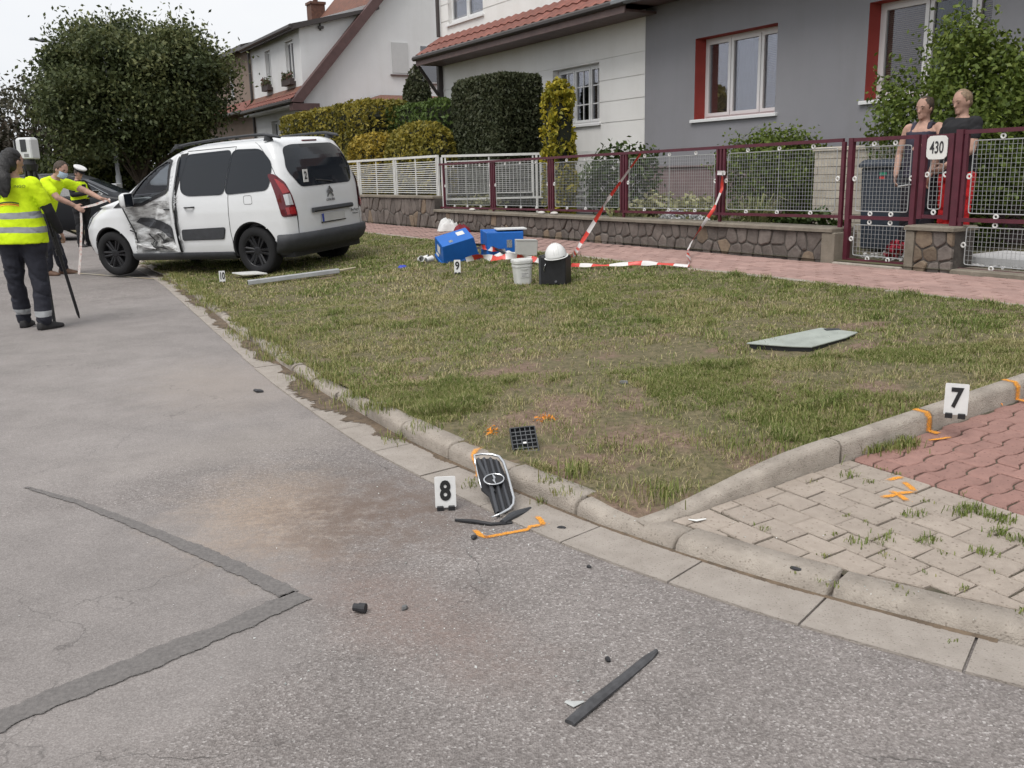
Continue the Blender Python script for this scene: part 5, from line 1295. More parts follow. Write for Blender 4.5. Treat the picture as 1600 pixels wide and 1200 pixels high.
S1 = rounded([(1.10, 1.64), (1.215, 1.48), (1.20, 1.16), (1.08, 1.105), (.43, 1.10), (.30, 1.655)], .07); S2 = rounded([(.275, 1.655), (-.20, 1.64), (-.39, 1.45), (-.335, 1.125), (.40, 1.095)], .09)
DOORF = [(2.34, 1.0), (2.30, .65), (2.27, .31), (1.36, .31), (1.345, .7), (1.33, 1.1), (1.21, 1.68), (1.48, 1.665), (1.80, 1.545), (2.05, 1.36), (2.30, 1.08)]
DOORS = [(1.325, .315), (1.315, .7), (1.30, 1.1), (1.10, 1.69), (.225, 1.70), (.30, 1.35), (.35, 1.05), (.375, .6), (.36, .315)]
WHL = [(2.728, .335), (0.0, .335)]; RA_ = .385
def shell_grid(S, zlev, n):
    V = np.zeros((len(zlev), 2*n-1, 3))
    for i, z in enumerate(zlev):
        Q, L = S.half(z, n); full = np.concatenate([Q[::-1]*np.array([1, 1]), Q[1:]*np.array([1, -1])]) if False else np.concatenate([np.stack([Q[::-1, 0], Q[::-1, 1]], 1), np.stack([Q[1:, 0], -Q[1:, 1]], 1)])
        V[i, :, :2] = full; V[i, :, 2] = z
    return V
zl = np.concatenate([np.arange(.26, 1.70, .024), [1.70, 1.715, 1.73, 1.745, 1.758, 1.77, 1.78, 1.788, 1.795, 1.80]])
G = shell_grid(vanS, zl, 260)        # row i: front(left) ... rear ... front(right): index 0 = front centre, passes left flank, rear centre, right flank
ni, nj = G.shape[:2]
# crush of the driver's door and wing
def dent(P):
    x, y, z = P[..., 0], P[..., 1], P[..., 2]; left = y > .45
    inside = np.exp(-((x-1.80)/.42)**4)*np.exp(-((z-.60)/.33)**4)
    rid = (fbm(x+3, z*1.6, 3.2, 3)-.5)*2; fold = np.abs(np.sin((x*5.5+z*7.5+1.2*rid)))
    dy = -inside*(.085+.085*rid+.05*fold)
    dy += -np.exp(-((x-2.22)/.16)**2)*np.exp(-((z-.62)/.25)**2)*.05
    dy += np.exp(-((x-1.37)/.09)**2)*np.where(z > .9, .055*np.clip((z-.6)/.6, 0, 1)*np.clip((1.75-z)/.3, 0, 1), .03*np.exp(-((z-.5)/.3)**2))*(x > 1.33)
    dy += -np.exp(-((x-1.75)/.25)**2)*np.exp(-((z-.97)/.13)**2)*.03
    P = P.copy(); P[..., 1] = y+np.where(left, dy, 0); return P
G = dent(G)
# snap to the wheel arches
for wx, wz in WHL:
    dx, dz = G[..., 0]-wx, G[..., 2]-wz; r = np.hypot(dx, dz); flank = np.abs(G[..., 1]) > .6
    k = flank & (np.abs(r-RA_) < .0145); G[..., 0] = np.where(k, wx+dx/np.maximum(r, 1e-6)*RA_, G[..., 0]); G[..., 2] = np.where(k, wz+dz/np.maximum(r, 1e-6)*RA_, G[..., 2])
cen = (G[:-1, :-1]+G[1:, :-1]+G[:-1, 1:]+G[1:, 1:])/4; cxs, cys, czs = cen[..., 0], cen[..., 1], cen[..., 2]
arch = np.zeros(cxs.shape, bool)
for wx, wz in WHL: arch |= (np.hypot(cxs-wx, czs-wz) < RA_-.002) & (np.abs(cys) > .6)
WSH = [(2.66, 1.115), (1.60, 1.655)]
fwin = in_poly(FW, cxs, czs) & (np.abs(cys) > .55)
# windscreen: front of the outline above the scuttle
lidx = np.arange(2*260-1); halfpos = np.abs(np.arange(nj-1)+.5-(nj-1)/2)/((nj-1)/2)   # 0 rear centre, 1 front centre
front_y = np.array([[vanS.w(z)*.80 for _ in range(nj-1)] for z in (zl[:-1]+zl[1:])/2])
wsh = (czs > 1.12) & (czs < 1.66) & (halfpos[None, :] > .8) & (np.abs(cys) < front_y) & (cxs > 1.3)
hole = arch | fwin | wsh
fdoor = in_poly(DOORF, cxs, czs) & (cys > .5) & ~hole; rdoorf = in_poly(DOORF, cxs, czs) & (cys < -.5) & ~hole
sdoor = in_poly(DOORS, cxs, czs) & (cys > .5) & ~hole; sdoorR = in_poly(DOORS, cxs, czs) & (cys < -.5) & ~hole
Lr, = [vanS.half(1.0, 260)[1]]
larc = np.abs(np.arange(nj-1)+.5-(nj-1)/2)*(Lr[1]-Lr[0])
tail = (larc[None, :] < .70) & (czs > .53) & (czs < 1.735) & (cxs < 0) & ~hole
def part_from(mask, name, m, parent=van, grid=G, off=0.0):
    idx = -np.ones(grid.shape[:2], int); vs = []; fs = []
    for i, j in zip(*np.nonzero(mask)):
        q = []
        for a, b in ((i, j), (i, j+1), (i+1, j+1), (i+1, j)):
            if idx[a, b] < 0: idx[a, b] = len(vs); vs.append(tuple(grid[a, b]))
            q.append(idx[a, b])
        fs.append(tuple(q))
    mb = MB(); mb.add(vs, fs); o = mb.build(name, m, parent, smooth_=True, recalc=False); return o
def scuffed():
    m = bpy.data.materials.new('scuffed_white_paint'); m.use_nodes = True; N_ = m.node_tree.nodes; L_ = m.node_tree.links.new; b = N_['Principled BSDF']
    tc = N_.new('ShaderNodeTexCoord'); mp = N_.new('ShaderNodeMapping'); mp.inputs['Scale'].default_value = (2.2, 1, 9); mp.inputs['Rotation'].default_value = (0, .25, 0)
    n = N_.new('ShaderNodeTexNoise'); n.inputs['Scale'].default_value = 2.2; n.inputs['Detail'].default_value = 9; n.inputs['Roughness'].default_value = .72
    r = N_.new('ShaderNodeValToRGB'); e = r.color_ramp.elements; e[0].position = .33; e[0].color = (.14, .135, .13, 1); e[1].position = .58; e[1].color = (.62, .63, .63, 1)
    k = e.new(.47); k.color = (.33, .33, .33, 1)
    L_(tc.outputs['Object'], mp.inputs['Vector']); L_(mp.outputs['Vector'], n.inputs['Vector']); L_(n.outputs['Fac'], r.inputs['Fac']); L_(r.outputs['Color'], b.inputs['Base Color'])
    b.inputs['Roughness'].default_value = .42; return m
low = (czs < .315) & ~hole
body = part_from(~hole & ~fdoor & ~sdoor & ~rdoorf & ~sdoorR & ~tail & ~low, 'body', M_CARW); part_from(low & ~fdoor & ~sdoor & ~rdoorf & ~sdoorR, 'lower_cladding', M_CLAD)
M_SCUFF = scuffed()
fd = part_from(fdoor, 'front_door', [M_CARW, M_SCUFF]); fd['label'] = 'crushed and scuffed front door of the van'
me = fd.data
for p in me.polygons:
    c = p.center; k = math.exp(-((c.x-1.80)/.50)**4)*math.exp(-((c.z-.62)/.36)**4)
    if k > .12: p.material_index = 1
sdo = part_from(sdoor, 'sliding_door', M_CARW); fdr = part_from(rdoorf, 'front_door', M_CARW); sdr = part_from(sdoorR, 'sliding_door', M_CARW); tg = part_from(tail, 'tailgate', M_CARW)
# inner lining so that the cabin is dark
Gi = shell_grid(vanS, zl, 260); cx0 = 1.2
Gi[..., 1] *= .955; Gi[..., 0] = cx0+(Gi[..., 0]-cx0)*.985; Gi[..., 1] = np.where((Gi[..., 1] > .4) & (Gi[..., 2] < 1.0), np.minimum(Gi[..., 1], .70), Gi[..., 1])
part_from(~(fwin | wsh) & (czs > .34) & (czs < 1.74) & (cxs < 2.75), 'cabin_lining', M_CABIN, van, Gi)
m = MB(); m.box(-.55, 3.2, -.74, .74, .22, .36); m.build('underbody', M_BLACK, van)
# glazing
m = MB(); patch(m, FW, Vs(-.004)); m.build('window', glass_mat('van_front_glass', (.80, .83, .83), .35), van, recalc=False)
m = MB(); patch(m, FW, Vs(-.004, -1)); m.build('window', glass_mat('van_front_glass2', (.80, .83, .83), .35), van, recalc=False)
rows = [[(x, y, z) for y in np.linspace(-1, 1, 17)] for x, z in ((0, 0),)]
rows = []
for z in np.arange(1.115, 1.667, .05):
    Q, L = vanS.half(z); w_ = vanS.w(z)*.82; r = []
    for y in np.linspace(-w_, w_, 17): r.append((float(np.interp(-abs(y), -Q[::-1, 1][:90][::1], Q[::-1, 0][:90])) if False else float(np.interp(abs(y), Q[::-1, 1][:110], Q[::-1, 0][:110])), y, z))
    rows.append(r)
m = MB(); m.grid(rows); m.build('windscreen', glass_mat('windscreen_glass', (.72, .76, .76), 1.0), van, smooth_=True, recalc=False)
for sd in (1, -1):
    for pl in (S1, S2):
        m = MB(); patch(m, pl, Vs(.006, sd)); rim_strip(m, pl, None, Vs(.008, sd), .022); m.build('window', M_CARG, van, smooth_=False, recalc=False)
    m = MB(); rim_strip(m, FW, None, (lambda x, z, sd=sd: tuple(dent(np.array(vanS.side(x, z, .010, sd))))), .045); m.build('window_seal', M_BLACK, van, recalc=False)
    # black sail in front of the door glass
    m = MB(); patch(m, [(2.56, .985), (2.33, .99), (2.24, 1.10), (2.36, 1.10)], Vs(.009, sd)); m.build('sail_panel', M_BLACK, van, recalc=False)
RG = rounded([(-.60, 1.60), (-.70, 1.36), (-.56, 1.125), (.56, 1.125), (.70, 1.36), (.60, 1.66), (.30, 1.69), (-.30, 1.69)][0:1]+[(-.70, 1.36), (-.55, 1.125), (.55, 1.125), (.70, 1.36), (.60, 1.64), (.45, 1.68), (-.45, 1.68)], .07)
def Vr(off): return lambda y, z: (lambda p: (p[0], p[1] if y >= 0 else -p[1], z))(vanS.arc(abs(y)+.0, z, off, 1))
m = MB(); patch(m, RG, Vr(.007)); m.build('rear_window', M_CARG, van, recalc=False)
m = MB(); patch(m, [(-.19, 1.655), (.19, 1.655), (.12, 1.715), (-.12, 1.715)], Vr(.004)); 
m = MB(); m.tube([(vanS.xr(1.725)-.012, -.15, 1.722), (vanS.xr(1.725)-.012, .15, 1.722)], [(.014, .012)]*2, 6); m.build('brake_light', M_REDD, tg)
# tail lamps on the corners
TLp = [(.70, .775), (.895, .775), (.93, 1.05), (.965, 1.31), (.875, 1.30), (.79, 1.20), (.735, 1.0)]
for sd in (1, -1):
    m = MB(); patch(m, rounded(TLp, .03), Va(.018, sd), .04); rim_strip(m, rounded(TLp, .03), None, Va(.010, sd), .03); tl = m.build('tail_light', M_REDD, van, recalc=False)
    m = MB(); patch(m, [(.755, 1.075), (.845, 1.06), (.885, 1.26), (.85, 1.24), (.80, 1.18)], Va(.021, sd), .04); m.build('red_lens', M_REDL, tl, recalc=False); m = MB(); patch(m, [(.715, .79), (.84, .79), (.85, .88), (.725, .88)], Va(.021, sd), .04); m.build('red_lens', M_REDL, tl, recalc=False)
    m = MB(); patch(m, [(.735, .91), (.835, .91), (.845, 1.045), (.755, 1.055)], Va(.021, sd), .04); m.build('reversing_lens', M_CLRL, tl, recalc=False)
# bumpers, cladding, sills
def strip3(m, l0, l1, zs_offs, n, sd=1, fn=None):
    rows = []
    for l in np.linspace(l0, l1, n): rows.append([vanS.arc(l, z, o, sd) for z, o in zs_offs])
    m.grid(rows); return m
m = MB(); bz = [(.50, .006), (.535, .018), (.525, .048), (.44, .060), (.36, .052), (.315, .03), (.285, .0), (.245, -.06)]
rows = [[(lambda p, l=l: (p[0], p[1] if l >= 0 else -p[1], p[2]))(vanS.arc(abs(l), z, o)) for z, o in bz] for l in np.linspace(-.985, .985, 60)]
m.grid(rows); m.build('rear_bumper', M_CLAD, van, smooth_=True, recalc=False)
for sd in (1, -1):
    m = MB(); rows = [[vanS.side(x, z, o, sd) for z, o in ((.325, .003), (.305, .018), (.25, .016), (.215, -.03))] for x in np.linspace(.39, 2.34, 40)]; m.grid(rows); m.build('sill_cladding', M_CLAD, van, smooth_=True, recalc=False)
    m = MB(); patch(m, rounded([(1.27, .50), (1.255, .64), (.455, .655), (.51, .505)], .03), Vs(.014, sd), .06); rim_strip(m, rounded([(1.27, .50), (1.255, .64), (.455, .655), (.51, .505)], .03), None, Vs(.008, sd), .014); m.build('rubbing_strip', M_CLAD, van, recalc=False)
    for wx, wz in WHL:
        # arch lip and inner well
        m = MB(); arcp = [(wx+math.cos(t)*RA_, wz+math.sin(t)*RA_) for t in np.linspace(-.25, math.pi+.25, 30)]
        rows = [[vanS.side(x, max(z, .26), .003, sd), vanS.side(x+(wx-x)*.05, max(z+(wz-z)*.05, .26), -.012, sd), (x+(wx-x)*.05, sd*.45, z+(wz-z)*.05)] for x, z in arcp]
        m.grid(rows); n = 30; m.add([(x, sd*.45, z) for x, z in arcp], [tuple(range(n))]); m.build('wheel_well', M_BLACK, van, recalc=False)
# front door: bent rubbing strip, torn skin and dark gap
def Vd(off): return lambda x, z: (lambda p: (p[0], p[1]+off, p[2]))(tuple(dent(np.array(vanS.side(x, z, 0)))))
bt_ = [(2.20, .77), (2.12, .82), (1.78, .79), (1.50, .69), (1.375, .60), (1.365, .44), (1.47, .50), (1.66, .60), (1.85, .68), (2.08, .71)]
m = MB(); patch(m, bt_, Vd(.022), .05); rim_strip(m, bt_, None, Vd(.012), .016); o = m.build('rubbing_strip', M_CLAD, fd, recalc=False); o['label'] = 'bent dark rubbing strip on the crushed door'
m = MB(); patch(m, [(2.12, .37), (1.95, .56), (1.74, .62), (1.5, .52), (1.42, .36), (1.7, .335)], Vd(.006), .04); m.build('torn_opening', mat('torn_metal', (.40, .40, .39), .5, .2, col2=(.05, .05, .05), vscale=11, detail=7, lo=.38, hi=.6), fd, recalc=False)
rr = random.Random(5)
for pl, o0 in (([(2.15, .36), (2.24, .47), (2.02, .44), (1.90, .38)], .03), ([(1.70, .45), (1.48, .49), (1.38, .40), (1.40, .34), (1.60, .36)], .055)):
    m = MB(); P = [Vd(o0+rr.uniform(-.015, .02))(*p) for p in pl]; c_ = np.mean(np.array(P), axis=0)+np.array([0, .03, 0]); n = len(P)
    m.add(P+[tuple(c_)]+[(p[0], p[1]-.02, p[2]) for p in P], [(i, (i+1) % n, n) for i in range(n)]+[(i, n+1+i, n+1+(i+1) % n, (i+1) % n) for i in range(n)]); m.build('torn_panel', M_SCUFF, fd, recalc=False)
for pts in ([(2.02, .42), (1.90, .395), (1.78, .41), (1.62, .365), (1.55, .37)], [(1.98, .60), (1.93, .50), (2.0, .43)], [(1.80, .60), (1.72, .55), (1.66, .46), (1.60, .42)], [(2.33, .98), (2.28, .80), (2.25, .66), (2.22, .50), (2.23, .38)], [(2.30, .66), (2.22, .62), (2.24, .52)]):
    m = MB(); m.tube([Vd(.035)(*p) for p in pts], [.010]*(len(pts)-1)+[.004], 5); m.build('crease_gap', M_BLACK, fd)
GAP = [(1.375, .33), (1.36, .75), (1.34, 1.15), (1.23, 1.66), (1.085, 1.67), (1.13, 1.5), (1.235, 1.3), (1.30, 1.1), (1.325, .7), (1.335, .33)]
m = MB(); patch(m, GAP, Vs(.004), .06); m.build('door_gap', M_SEAM, van, recalc=False)
m = MB(); patch(m, [(1.225, 1.62), (1.10, 1.63), (1.135, 1.5), (1.19, 1.36), (1.26, 1.36)], Vs(.008), .05); m.build('quarter_glass', M_CARG, van, recalc=False)
# bent door edge standing proud of the pillar
rows = [[(x, vanS.side(x, z, o)[1], z) for x, o in ((1.42, .012), (1.36, .055+.02*math.sin(z*7)), (1.335, .045))] for z in np.linspace(.34, 1.64, 24)]
rows = [[(x-.10*max(0, (z-1.0))/.65, y, z) for x, y, z in r] for r in rows]
m = MB(); m.grid(rows); m.build('bent_door_edge', M_CARW, fd, smooth_=True, recalc=False)
for sd, parts in ((1, ((1.06, .945, sdo), (1.50, .93, fd))), (-1, ((1.06, .945, sdr), (1.50, .93, fdr)))):
    for hx, hz, par in parts:
        fn = Vd(.0) if par is fd else (lambda x, z, sd=sd: vanS.side(x, z, 0, sd)); P = [Vector(fn(hx+dx, hz)) for dx in (.09, .05, -.05, -.09)]
        out = Vector((0, sd, 0)); m = MB(); m.tube([P[0], P[1]+out*.038, P[2]+out*.038, P[3]], [(.016, .010)]*4, 6); m.build('door_handle', M_BLACK, par)
# seams
def seam(poly, par, closed=False, sd=1, w=.008):
    m = MB(); rim_strip(m, poly, None, Vs(.0025, sd), w, closed); return m.build('panel_seam', M_SEAM, par, recalc=False)
for sd, par in ((1, sdo), (-1, sdr)): seam(DOORS, par, True, sd)
seam(DOORF, fdr, True, -1); seam([(2.30, 1.08), (2.05, 1.36), (1.80, 1.545), (1.48, 1.665), (1.21, 1.68)], fd, False, 1)
seam(rounded([(.08, .95), (.08, 1.06), (-.05, 1.06), (-.06, .95)], .025), body, True, 1, .005)
m = MB(); rim_strip(m, [(.70, .535), (.70, .80)], None, Va(.0025), .007, False); m.build('panel_seam', M_SEAM, tg, recalc=False)
for sd in (1, -1):
    m = MB(); rim_strip(m, [(.70, .535), (.69, .78), (.72, 1.0), (.77, 1.18), (.86, 1.31), (.88, 1.735)], None, Va(.003, sd), .008, False); m.build('panel_seam', M_SEAM, tg, recalc=False)
    rail = [(1.50, .63, 1.705), (1.40, .645, 1.755), (1.1, .652, 1.79), (.5, .655, 1.82), (0, .65, 1.828), (-.22, .645, 1.822), (-.42, .635, 1.785), (-.47, .63, 1.765)]
    m = MB(); m.tube([(x, sd*y, z) for x, y, z in rail], [(.018, .012), (.026, .018), (.026, .019), (.026, .019), (.026, .019), (.030, .024), (.028, .02), (.01, .01)], 8); m.build('roof_rail', M_CLAD, van, smooth_=True)
    for x in (1.32, -.28): m = MB(); m.tube([(x, sd*.648, 1.74), (x, sd*.648, 1.80)], [(.07, .022), (.05, .02)], 8); m.build('rail_foot', M_CLAD, van)
    # door mirrors
    b = Vector(vanS.side(2.28, 1.03, .0, sd)); m = MB(); m.tube([b, b+Vector((-.12, sd*.10, .02))], [.03, .025], 8)
    m.build('mirror_arm', M_BLACK, van)
    mc = b+Vector((-.14, sd*.13, .06)); m = MB(); m.loft([[(mc.x+dx, mc.y+yy*.085*k, mc.z+zz*.105*k) for yy, zz in [(math.copysign(abs(math.cos(t))**.6, math.cos(t)), math.copysign(abs(math.sin(t))**.6, math.sin(t))) for t in np.linspace(0, 2*math.pi, 16, endpoint=False)]] for dx, k in ((-.06, 1.0), (0, 1.0), (.05, .85), (.085, .5))]); mo = m.build('mirror', M_CARW, van, smooth_=True)
    m = MB(); m.add([(mc.x-.063, mc.y+yy*.072, mc.z+zz*.09) for yy, zz in ((-1, -1), (1, -1), (1, 1), (-1, 1))], [(0, 1, 2, 3)]); m.build('mirror_glass', M_CARG, mo)
    # headlamp
    hl = rounded([(3.02, 1.005), (2.95, .97), (3.28, .72), (3.40, .66), (3.415, .74), (3.30, .88)], .03)
    m = MB(); patch(m, hl, Vs(.008, sd), .05); rim_strip(m, hl, None, Vs(.010, sd), .02); m.build('headlight', mat('headlamp', (.16, .17, .18), .1, .3, var=.5, vscale=12), van, recalc=False)
    m = MB(); patch(m, [(3.30, .36), (3.40, .36), (3.42, .47), (3.36, .47)], Vs(.008, sd), .05); m.build('fog_light', M_BLACK, van, recalc=False)
# wheels
def wheel_parts(name='wheel', R=.325, wd=.205, spokes=6):
    m = MB(); rings = []
    prof = [(-.5, .66), (-.5, .80), (-.47, .93), (-.38, .99), (0, 1.0), (.38, .99), (.47, .93), (.5, .80), (.48, .66), (.44, .64)]
    for i in range(37):
        t = 2*math.pi*i/36; rings.append([(math.cos(t)*R*k, y*wd, math.sin(t)*R*k) for y, k in prof])
    m.loft(rings, caps=False, closed=False); tyre = m.mesh('wheel'); m.recalc(tyre); tyre.materials.append(M_TYRE); tyre.polygons.foreach_set('use_smooth', [True]*len(tyre.polygons))
    m = MB(); rings = []
    for i in range(37):
        t = 2*math.pi*i/36; rings.append([(math.cos(t)*R*k, y*wd, math.sin(t)*R*k) for y, k in ((.46, .66), (.40, .62), (.10, .56), (.02, .0))])
    m.loft(rings, caps=False, closed=False)
    m.tube([(0, .05*wd, 0), (0, .34*wd, 0), (0, .38*wd, 0)], [R*.22, R*.20, R*.12], 14)
    for k in range(spokes):
        t = 2*math.pi*k/spokes; c, s_ = math.cos(t), math.sin(t)
        for o in (-.06, .06):
            a = (c*R*.12-s_*R*o*.8, .30*wd, s_*R*.12+c*R*o*.8); b = (c*R*.64-s_*R*o*1.6, .36*wd, s_*R*.64+c*R*o*1.6); m.tube([a, b], [(.012, .018), (.015, .02)], 5)
    rim = m.mesh('rim'); m.recalc(rim); rim.materials.append(M_RIM); return tyre, rim
TY, RIM = wheel_parts()
for (wx, wz) in WHL:
    for sd in (1, -1):
        o = bpy.data.objects.new('wheel', TY); COL.objects.link(o); o.parent = van; o.location = (wx, sd*.765, .325); o.rotation_euler = (0, random.uniform(0, 1), 0 if sd > 0 else math.pi)
        if wx > 1: o.rotation_euler.z += R_(5)
        r_ = bpy.data.objects.new('rim', RIM); COL.objects.link(r_); r_.parent = o
# rear trim: garnish bar, plate, emblem, lettering
m = MB(); xg = vanS.xr(.80)-.008
m.loft([[(xg-d, y, z) for d, z in ((0, .775), (.03, .780), (.045, .80), (.035, .835), (0, .84))] for y in (-.44, -.40, .40, .44)]); m.build('tailgate_garnish', M_CLAD, tg, smooth_=False)
m = MB(); m.box(-.697, -.688, -.26, .26, .635, .745); pl_ = m.build('number_plate', mat('plate_white', (.48, .48, .47), .5, var=.05), tg)
m = MB(); m.box(-.6985, -.6972, .215, .258, .637, .743); m.build('plate_band', mat('plate_blue', (.03, .06, .30), .5), pl_)
m = MB(); m.box(-.70, -.686, -.27, .27, .622, .634); m.build('plate_holder', M_BLACK, tg)
M_CHR = mat('chrome', (.35, .36, .37), .2, .9)
m = MB()
for z0 in (1.0, 1.055):
    for sg in (-1, 1): m.add([(xx, sg*y, z) for xx in (-.688, -.674) for y, z in ((0, z0+.045), (.062, z0-.02), (.062, z0-.048), (0, z0+.015))], [(0, 1, 2, 3), (7, 6, 5, 4), (0, 4, 5, 1), (1, 5, 6, 2), (2, 6, 7, 3), (3, 7, 4, 0)])
m.build('emblem', M_CHR, tg)
def rear_text(t, size, y, z):
    me = text_mesh(t, size, .002); o = link('lettering', me, M_CHR, tg); o.location = (vanS.xr(z)-.006, y, z); o.rotation_euler = (R_(90), 0, R_(-90)); return o
rear_text('CITROËN', .045, 0, .915); rear_text('Berlingo', .055, -.52, .735); rear_text('Multispace', .032, -.52, .685)
m = MB(); m.tube([(-.665, -.1, 1.16), (-.655, .25, 1.20)], .007, 5); m.build('rear_wiper', M_BLACK, tg)
# cabin
m = MB(); m.loft([[(x, y, z) for x, z in ((2.62, .95), (2.45, 1.10), (2.2, 1.09), (2.02, 1.01), (1.98, .82), (2.1, .6), (2.6, .6))] for y in (-.74, -.3, .3, .74)]); m.build('dashboard', M_DASH, van)
m = MB(); m.sphere((2.10, .36, 1.10), (.14, .2, .06), 12, 6, 0); m.build('instrument_hood', M_BLACK, van)
m = MB(); m.torus((1.86, .37, .98), (1, 0, .45), .185, .017, 22, 6); m.tube([(1.86, .37, .98), (2.05, .37, .9)], .03, 8); m.tube([(1.86, .19, .98), (1.86, .55, .98)], .015, 6); m.build('steering_wheel', M_BLACK, van)
for y in (.37, -.37):
    m = MB(); m.loft([[(x, y+yy*w_, z) for yy, x, z in ((-1, x0, z0), (1, x0, z0), (1, x0+.15, z0+.02), (-1, x0+.15, z0+.02))] for x0, z0, w_ in ((1.22, .55, .23), (1.12, .85, .24), (1.04, 1.12, .20), (1.03, 1.15, .11), (1.0, 1.32, .12))]); st = m.build('seat', M_SEAT, van, bevel=.03)
    m = MB(); m.cbox(1.25, 1.72, y-.24, y+.24, .42, .62, .05); m.build('cushion', M_SEAT, st)

# evidence card stuck on the rear window
def card_number(parent, txt, w_, h_, M_):
    me = text_mesh(txt, h_*.92, .0015, squeeze=.8 if len(txt) == 1 else .55, bold=.004 if h_ > .1 else .002); return link('numeral', me, mat('card_black', (.015, .015, .016), .6), parent)
M_CARD = mat('card_white', (.66, .66, .65), .45, var=.05, vscale=15)
c2 = thing('evidence_card', 'small white card with the number 2 stuck on the rear window of the van', 'evidence marker', van.matrix_basis @ Vector((-.64, .45, 1.19)), (CQ[5], CQ[4], CQ[3]), 'numbered evidence markers')
m = MB(); x_ = vanS.xr(1.25)+.64-.024
m.box(x_, x_+.006, -.05, .05, -.01, .155); m.build('card', M_CARD, c2)
o = card_number(c2, '2', .1, .15, None); o.location = (x_-.002, 0, .072); o.rotation_euler = (R_(90), 0, R_(-90))

# ================================================================== dark estate car parked behind
dkS = Shell(Z=[.24, .32, .45, .6, .75, .88, .95, 1.02, 1.15, 1.30, 1.40, 1.45, 1.48, 1.49], XR=[-.70, -.80, -.84, -.84, -.82, -.78, -.75, -.72, -.62, -.48, -.36, -.25, .1, .5],
            XF=[3.55, 3.62, 3.66, 3.64, 3.58, 3.30, 2.7, 2.35, 2.05, 1.72, 1.45, 1.28, 1.1, .9], Wd=[.80, .84, .87, .88, .885, .88, .86, .83, .77, .70, .65, .60, .42, .15])
pc = at(70, 362, 21.5)
dk = thing('dark_car', 'dark estate car parked across the street behind the officer', 'car', (pc.x-1.3, 23.5, 0), (0, 0, R_(6))); dk.scale = (1.05, 1.05, 1.1)
M_DKP = mat('dark_car_paint', (.010, .011, .014), .38, spec=.3)
Gd = shell_grid(dkS, np.concatenate([np.arange(.24, 1.40, .06), [1.40, 1.43, 1.45, 1.465, 1.48, 1.49]]), 90); cd = (Gd[:-1, :-1]+Gd[1:, 1:])/2
part_from(np.ones(cd.shape[:2], bool), 'body', M_DKP, dk, Gd)
for sd in (1, -1):
    m = MB(); patch(m, rounded([(-.45, .98), (2.05, .98), (1.45, 1.34), (-.35, 1.36)], .06), lambda x, z: dkS.side(x, z, .008, sd), .1); m.build('window', M_CARG, dk, recalc=False)
    m = MB(); m.tube([dkS.side(x, z, .02, sd) for x, z in ((-.5, 1.40), (.4, 1.44), (1.3, 1.40), (2.1, 1.0))], .008, 5); m.build('chrome_strip', M_CHR, dk)
    for wx in (0, 2.65):
        o = bpy.data.objects.new('wheel', TY); COL.objects.link(o); o.parent = dk; o.location = (wx, sd*.79, .325); o.rotation_euler = (0, 0, 0 if sd > 0 else math.pi)
        r_ = bpy.data.objects.new('rim', RIM); COL.objects.link(r_); r_.parent = o
    m = MB(); patch(m, rounded([(3.1, .72), (3.52, .66), (3.5, .76), (3.2, .84)], .03), lambda x, z: dkS.side(x, z, .01, sd), .08); m.build('headlight', M_CLRL, dk, recalc=False)
rows = []
for z in np.arange(1.04, 1.40, .06):
    Q, L = dkS.half(z); w_ = dkS.w(z)*.8; rows.append([(float(np.interp(abs(y), Q[::-1, 1][:70], Q[::-1, 0][:70]))+.012, y, z) for y in np.linspace(-w_, w_, 9)])
m = MB(); m.grid(rows); m.build('windscreen', M_CARG, dk, recalc=False)
# ================================================================== EVIDENCE AND SCATTERED THINGS
def face_cam(P, extra=0.0): return math.atan2(P[1], P[0])-math.pi/2+extra     # rotation z that turns local -y towards the camera
def marker(txt, u, v, label, w_=.09, h_=.15, yaw=0.0, tilt=0.12, z=None, P=None):
    P = P or gpt(u, v)
    if z is not None: P = Vector(gp(u, v, z))
    t = thing('evidence_marker', label, 'evidence marker', P, (0, 0, face_cam(P, yaw)), 'numbered evidence markers')
    s_, c_ = math.sin(tilt), math.cos(tilt)
    m = MB(); pts = rounded([(-w_/2, .012), (w_/2, .012), (w_/2, h_), (-w_/2, h_)], .006, 2)
    m.add([(x, y_+zz*s_, zz*c_) for y_ in (-.0025, .0025) for x, zz in pts], [tuple(range(len(pts))), tuple(range(2*len(pts)-1, len(pts)-1, -1))]+[(i, (i+1) % len(pts), len(pts)+(i+1) % len(pts), len(pts)+i) for i in range(len(pts))]); m.build('card', M_CARD, t)
    for sx in (-1, 1):
        m = MB(); m.cbox(sx*w_*.27-w_*.16, sx*w_*.27+w_*.16, -.010, .03, -.004, .020, .003); m.build('foot', M_BLACK, t)
    o = card_number(t, txt, w_, h_*.86, None); o.location = (0, -.0035+.5*h_*1.04*s_, h_*.56*c_); o.rotation_euler = (R_(90)-tilt, 0, 0)
    return t
marker('8', 697, 797, 'evidence card number 8 standing by the kerb beside the grille', .088, .145, tilt=.10)
kz = float(z_drive(A_DRV, 3.95))+.092; marker('7', 1492, 652, 'evidence card number 7 on the lawn edging kerb', .098, .155, P=Vector(gp(1492, 652, kz)), tilt=.05)
marker('9', 715, 428, 'evidence card number 9 on the lawn before the tipped blue crate', .075, .165)
marker('10', 348, 442, 'evidence card number 10 on the lawn beside the rear wheel', .075, .155)

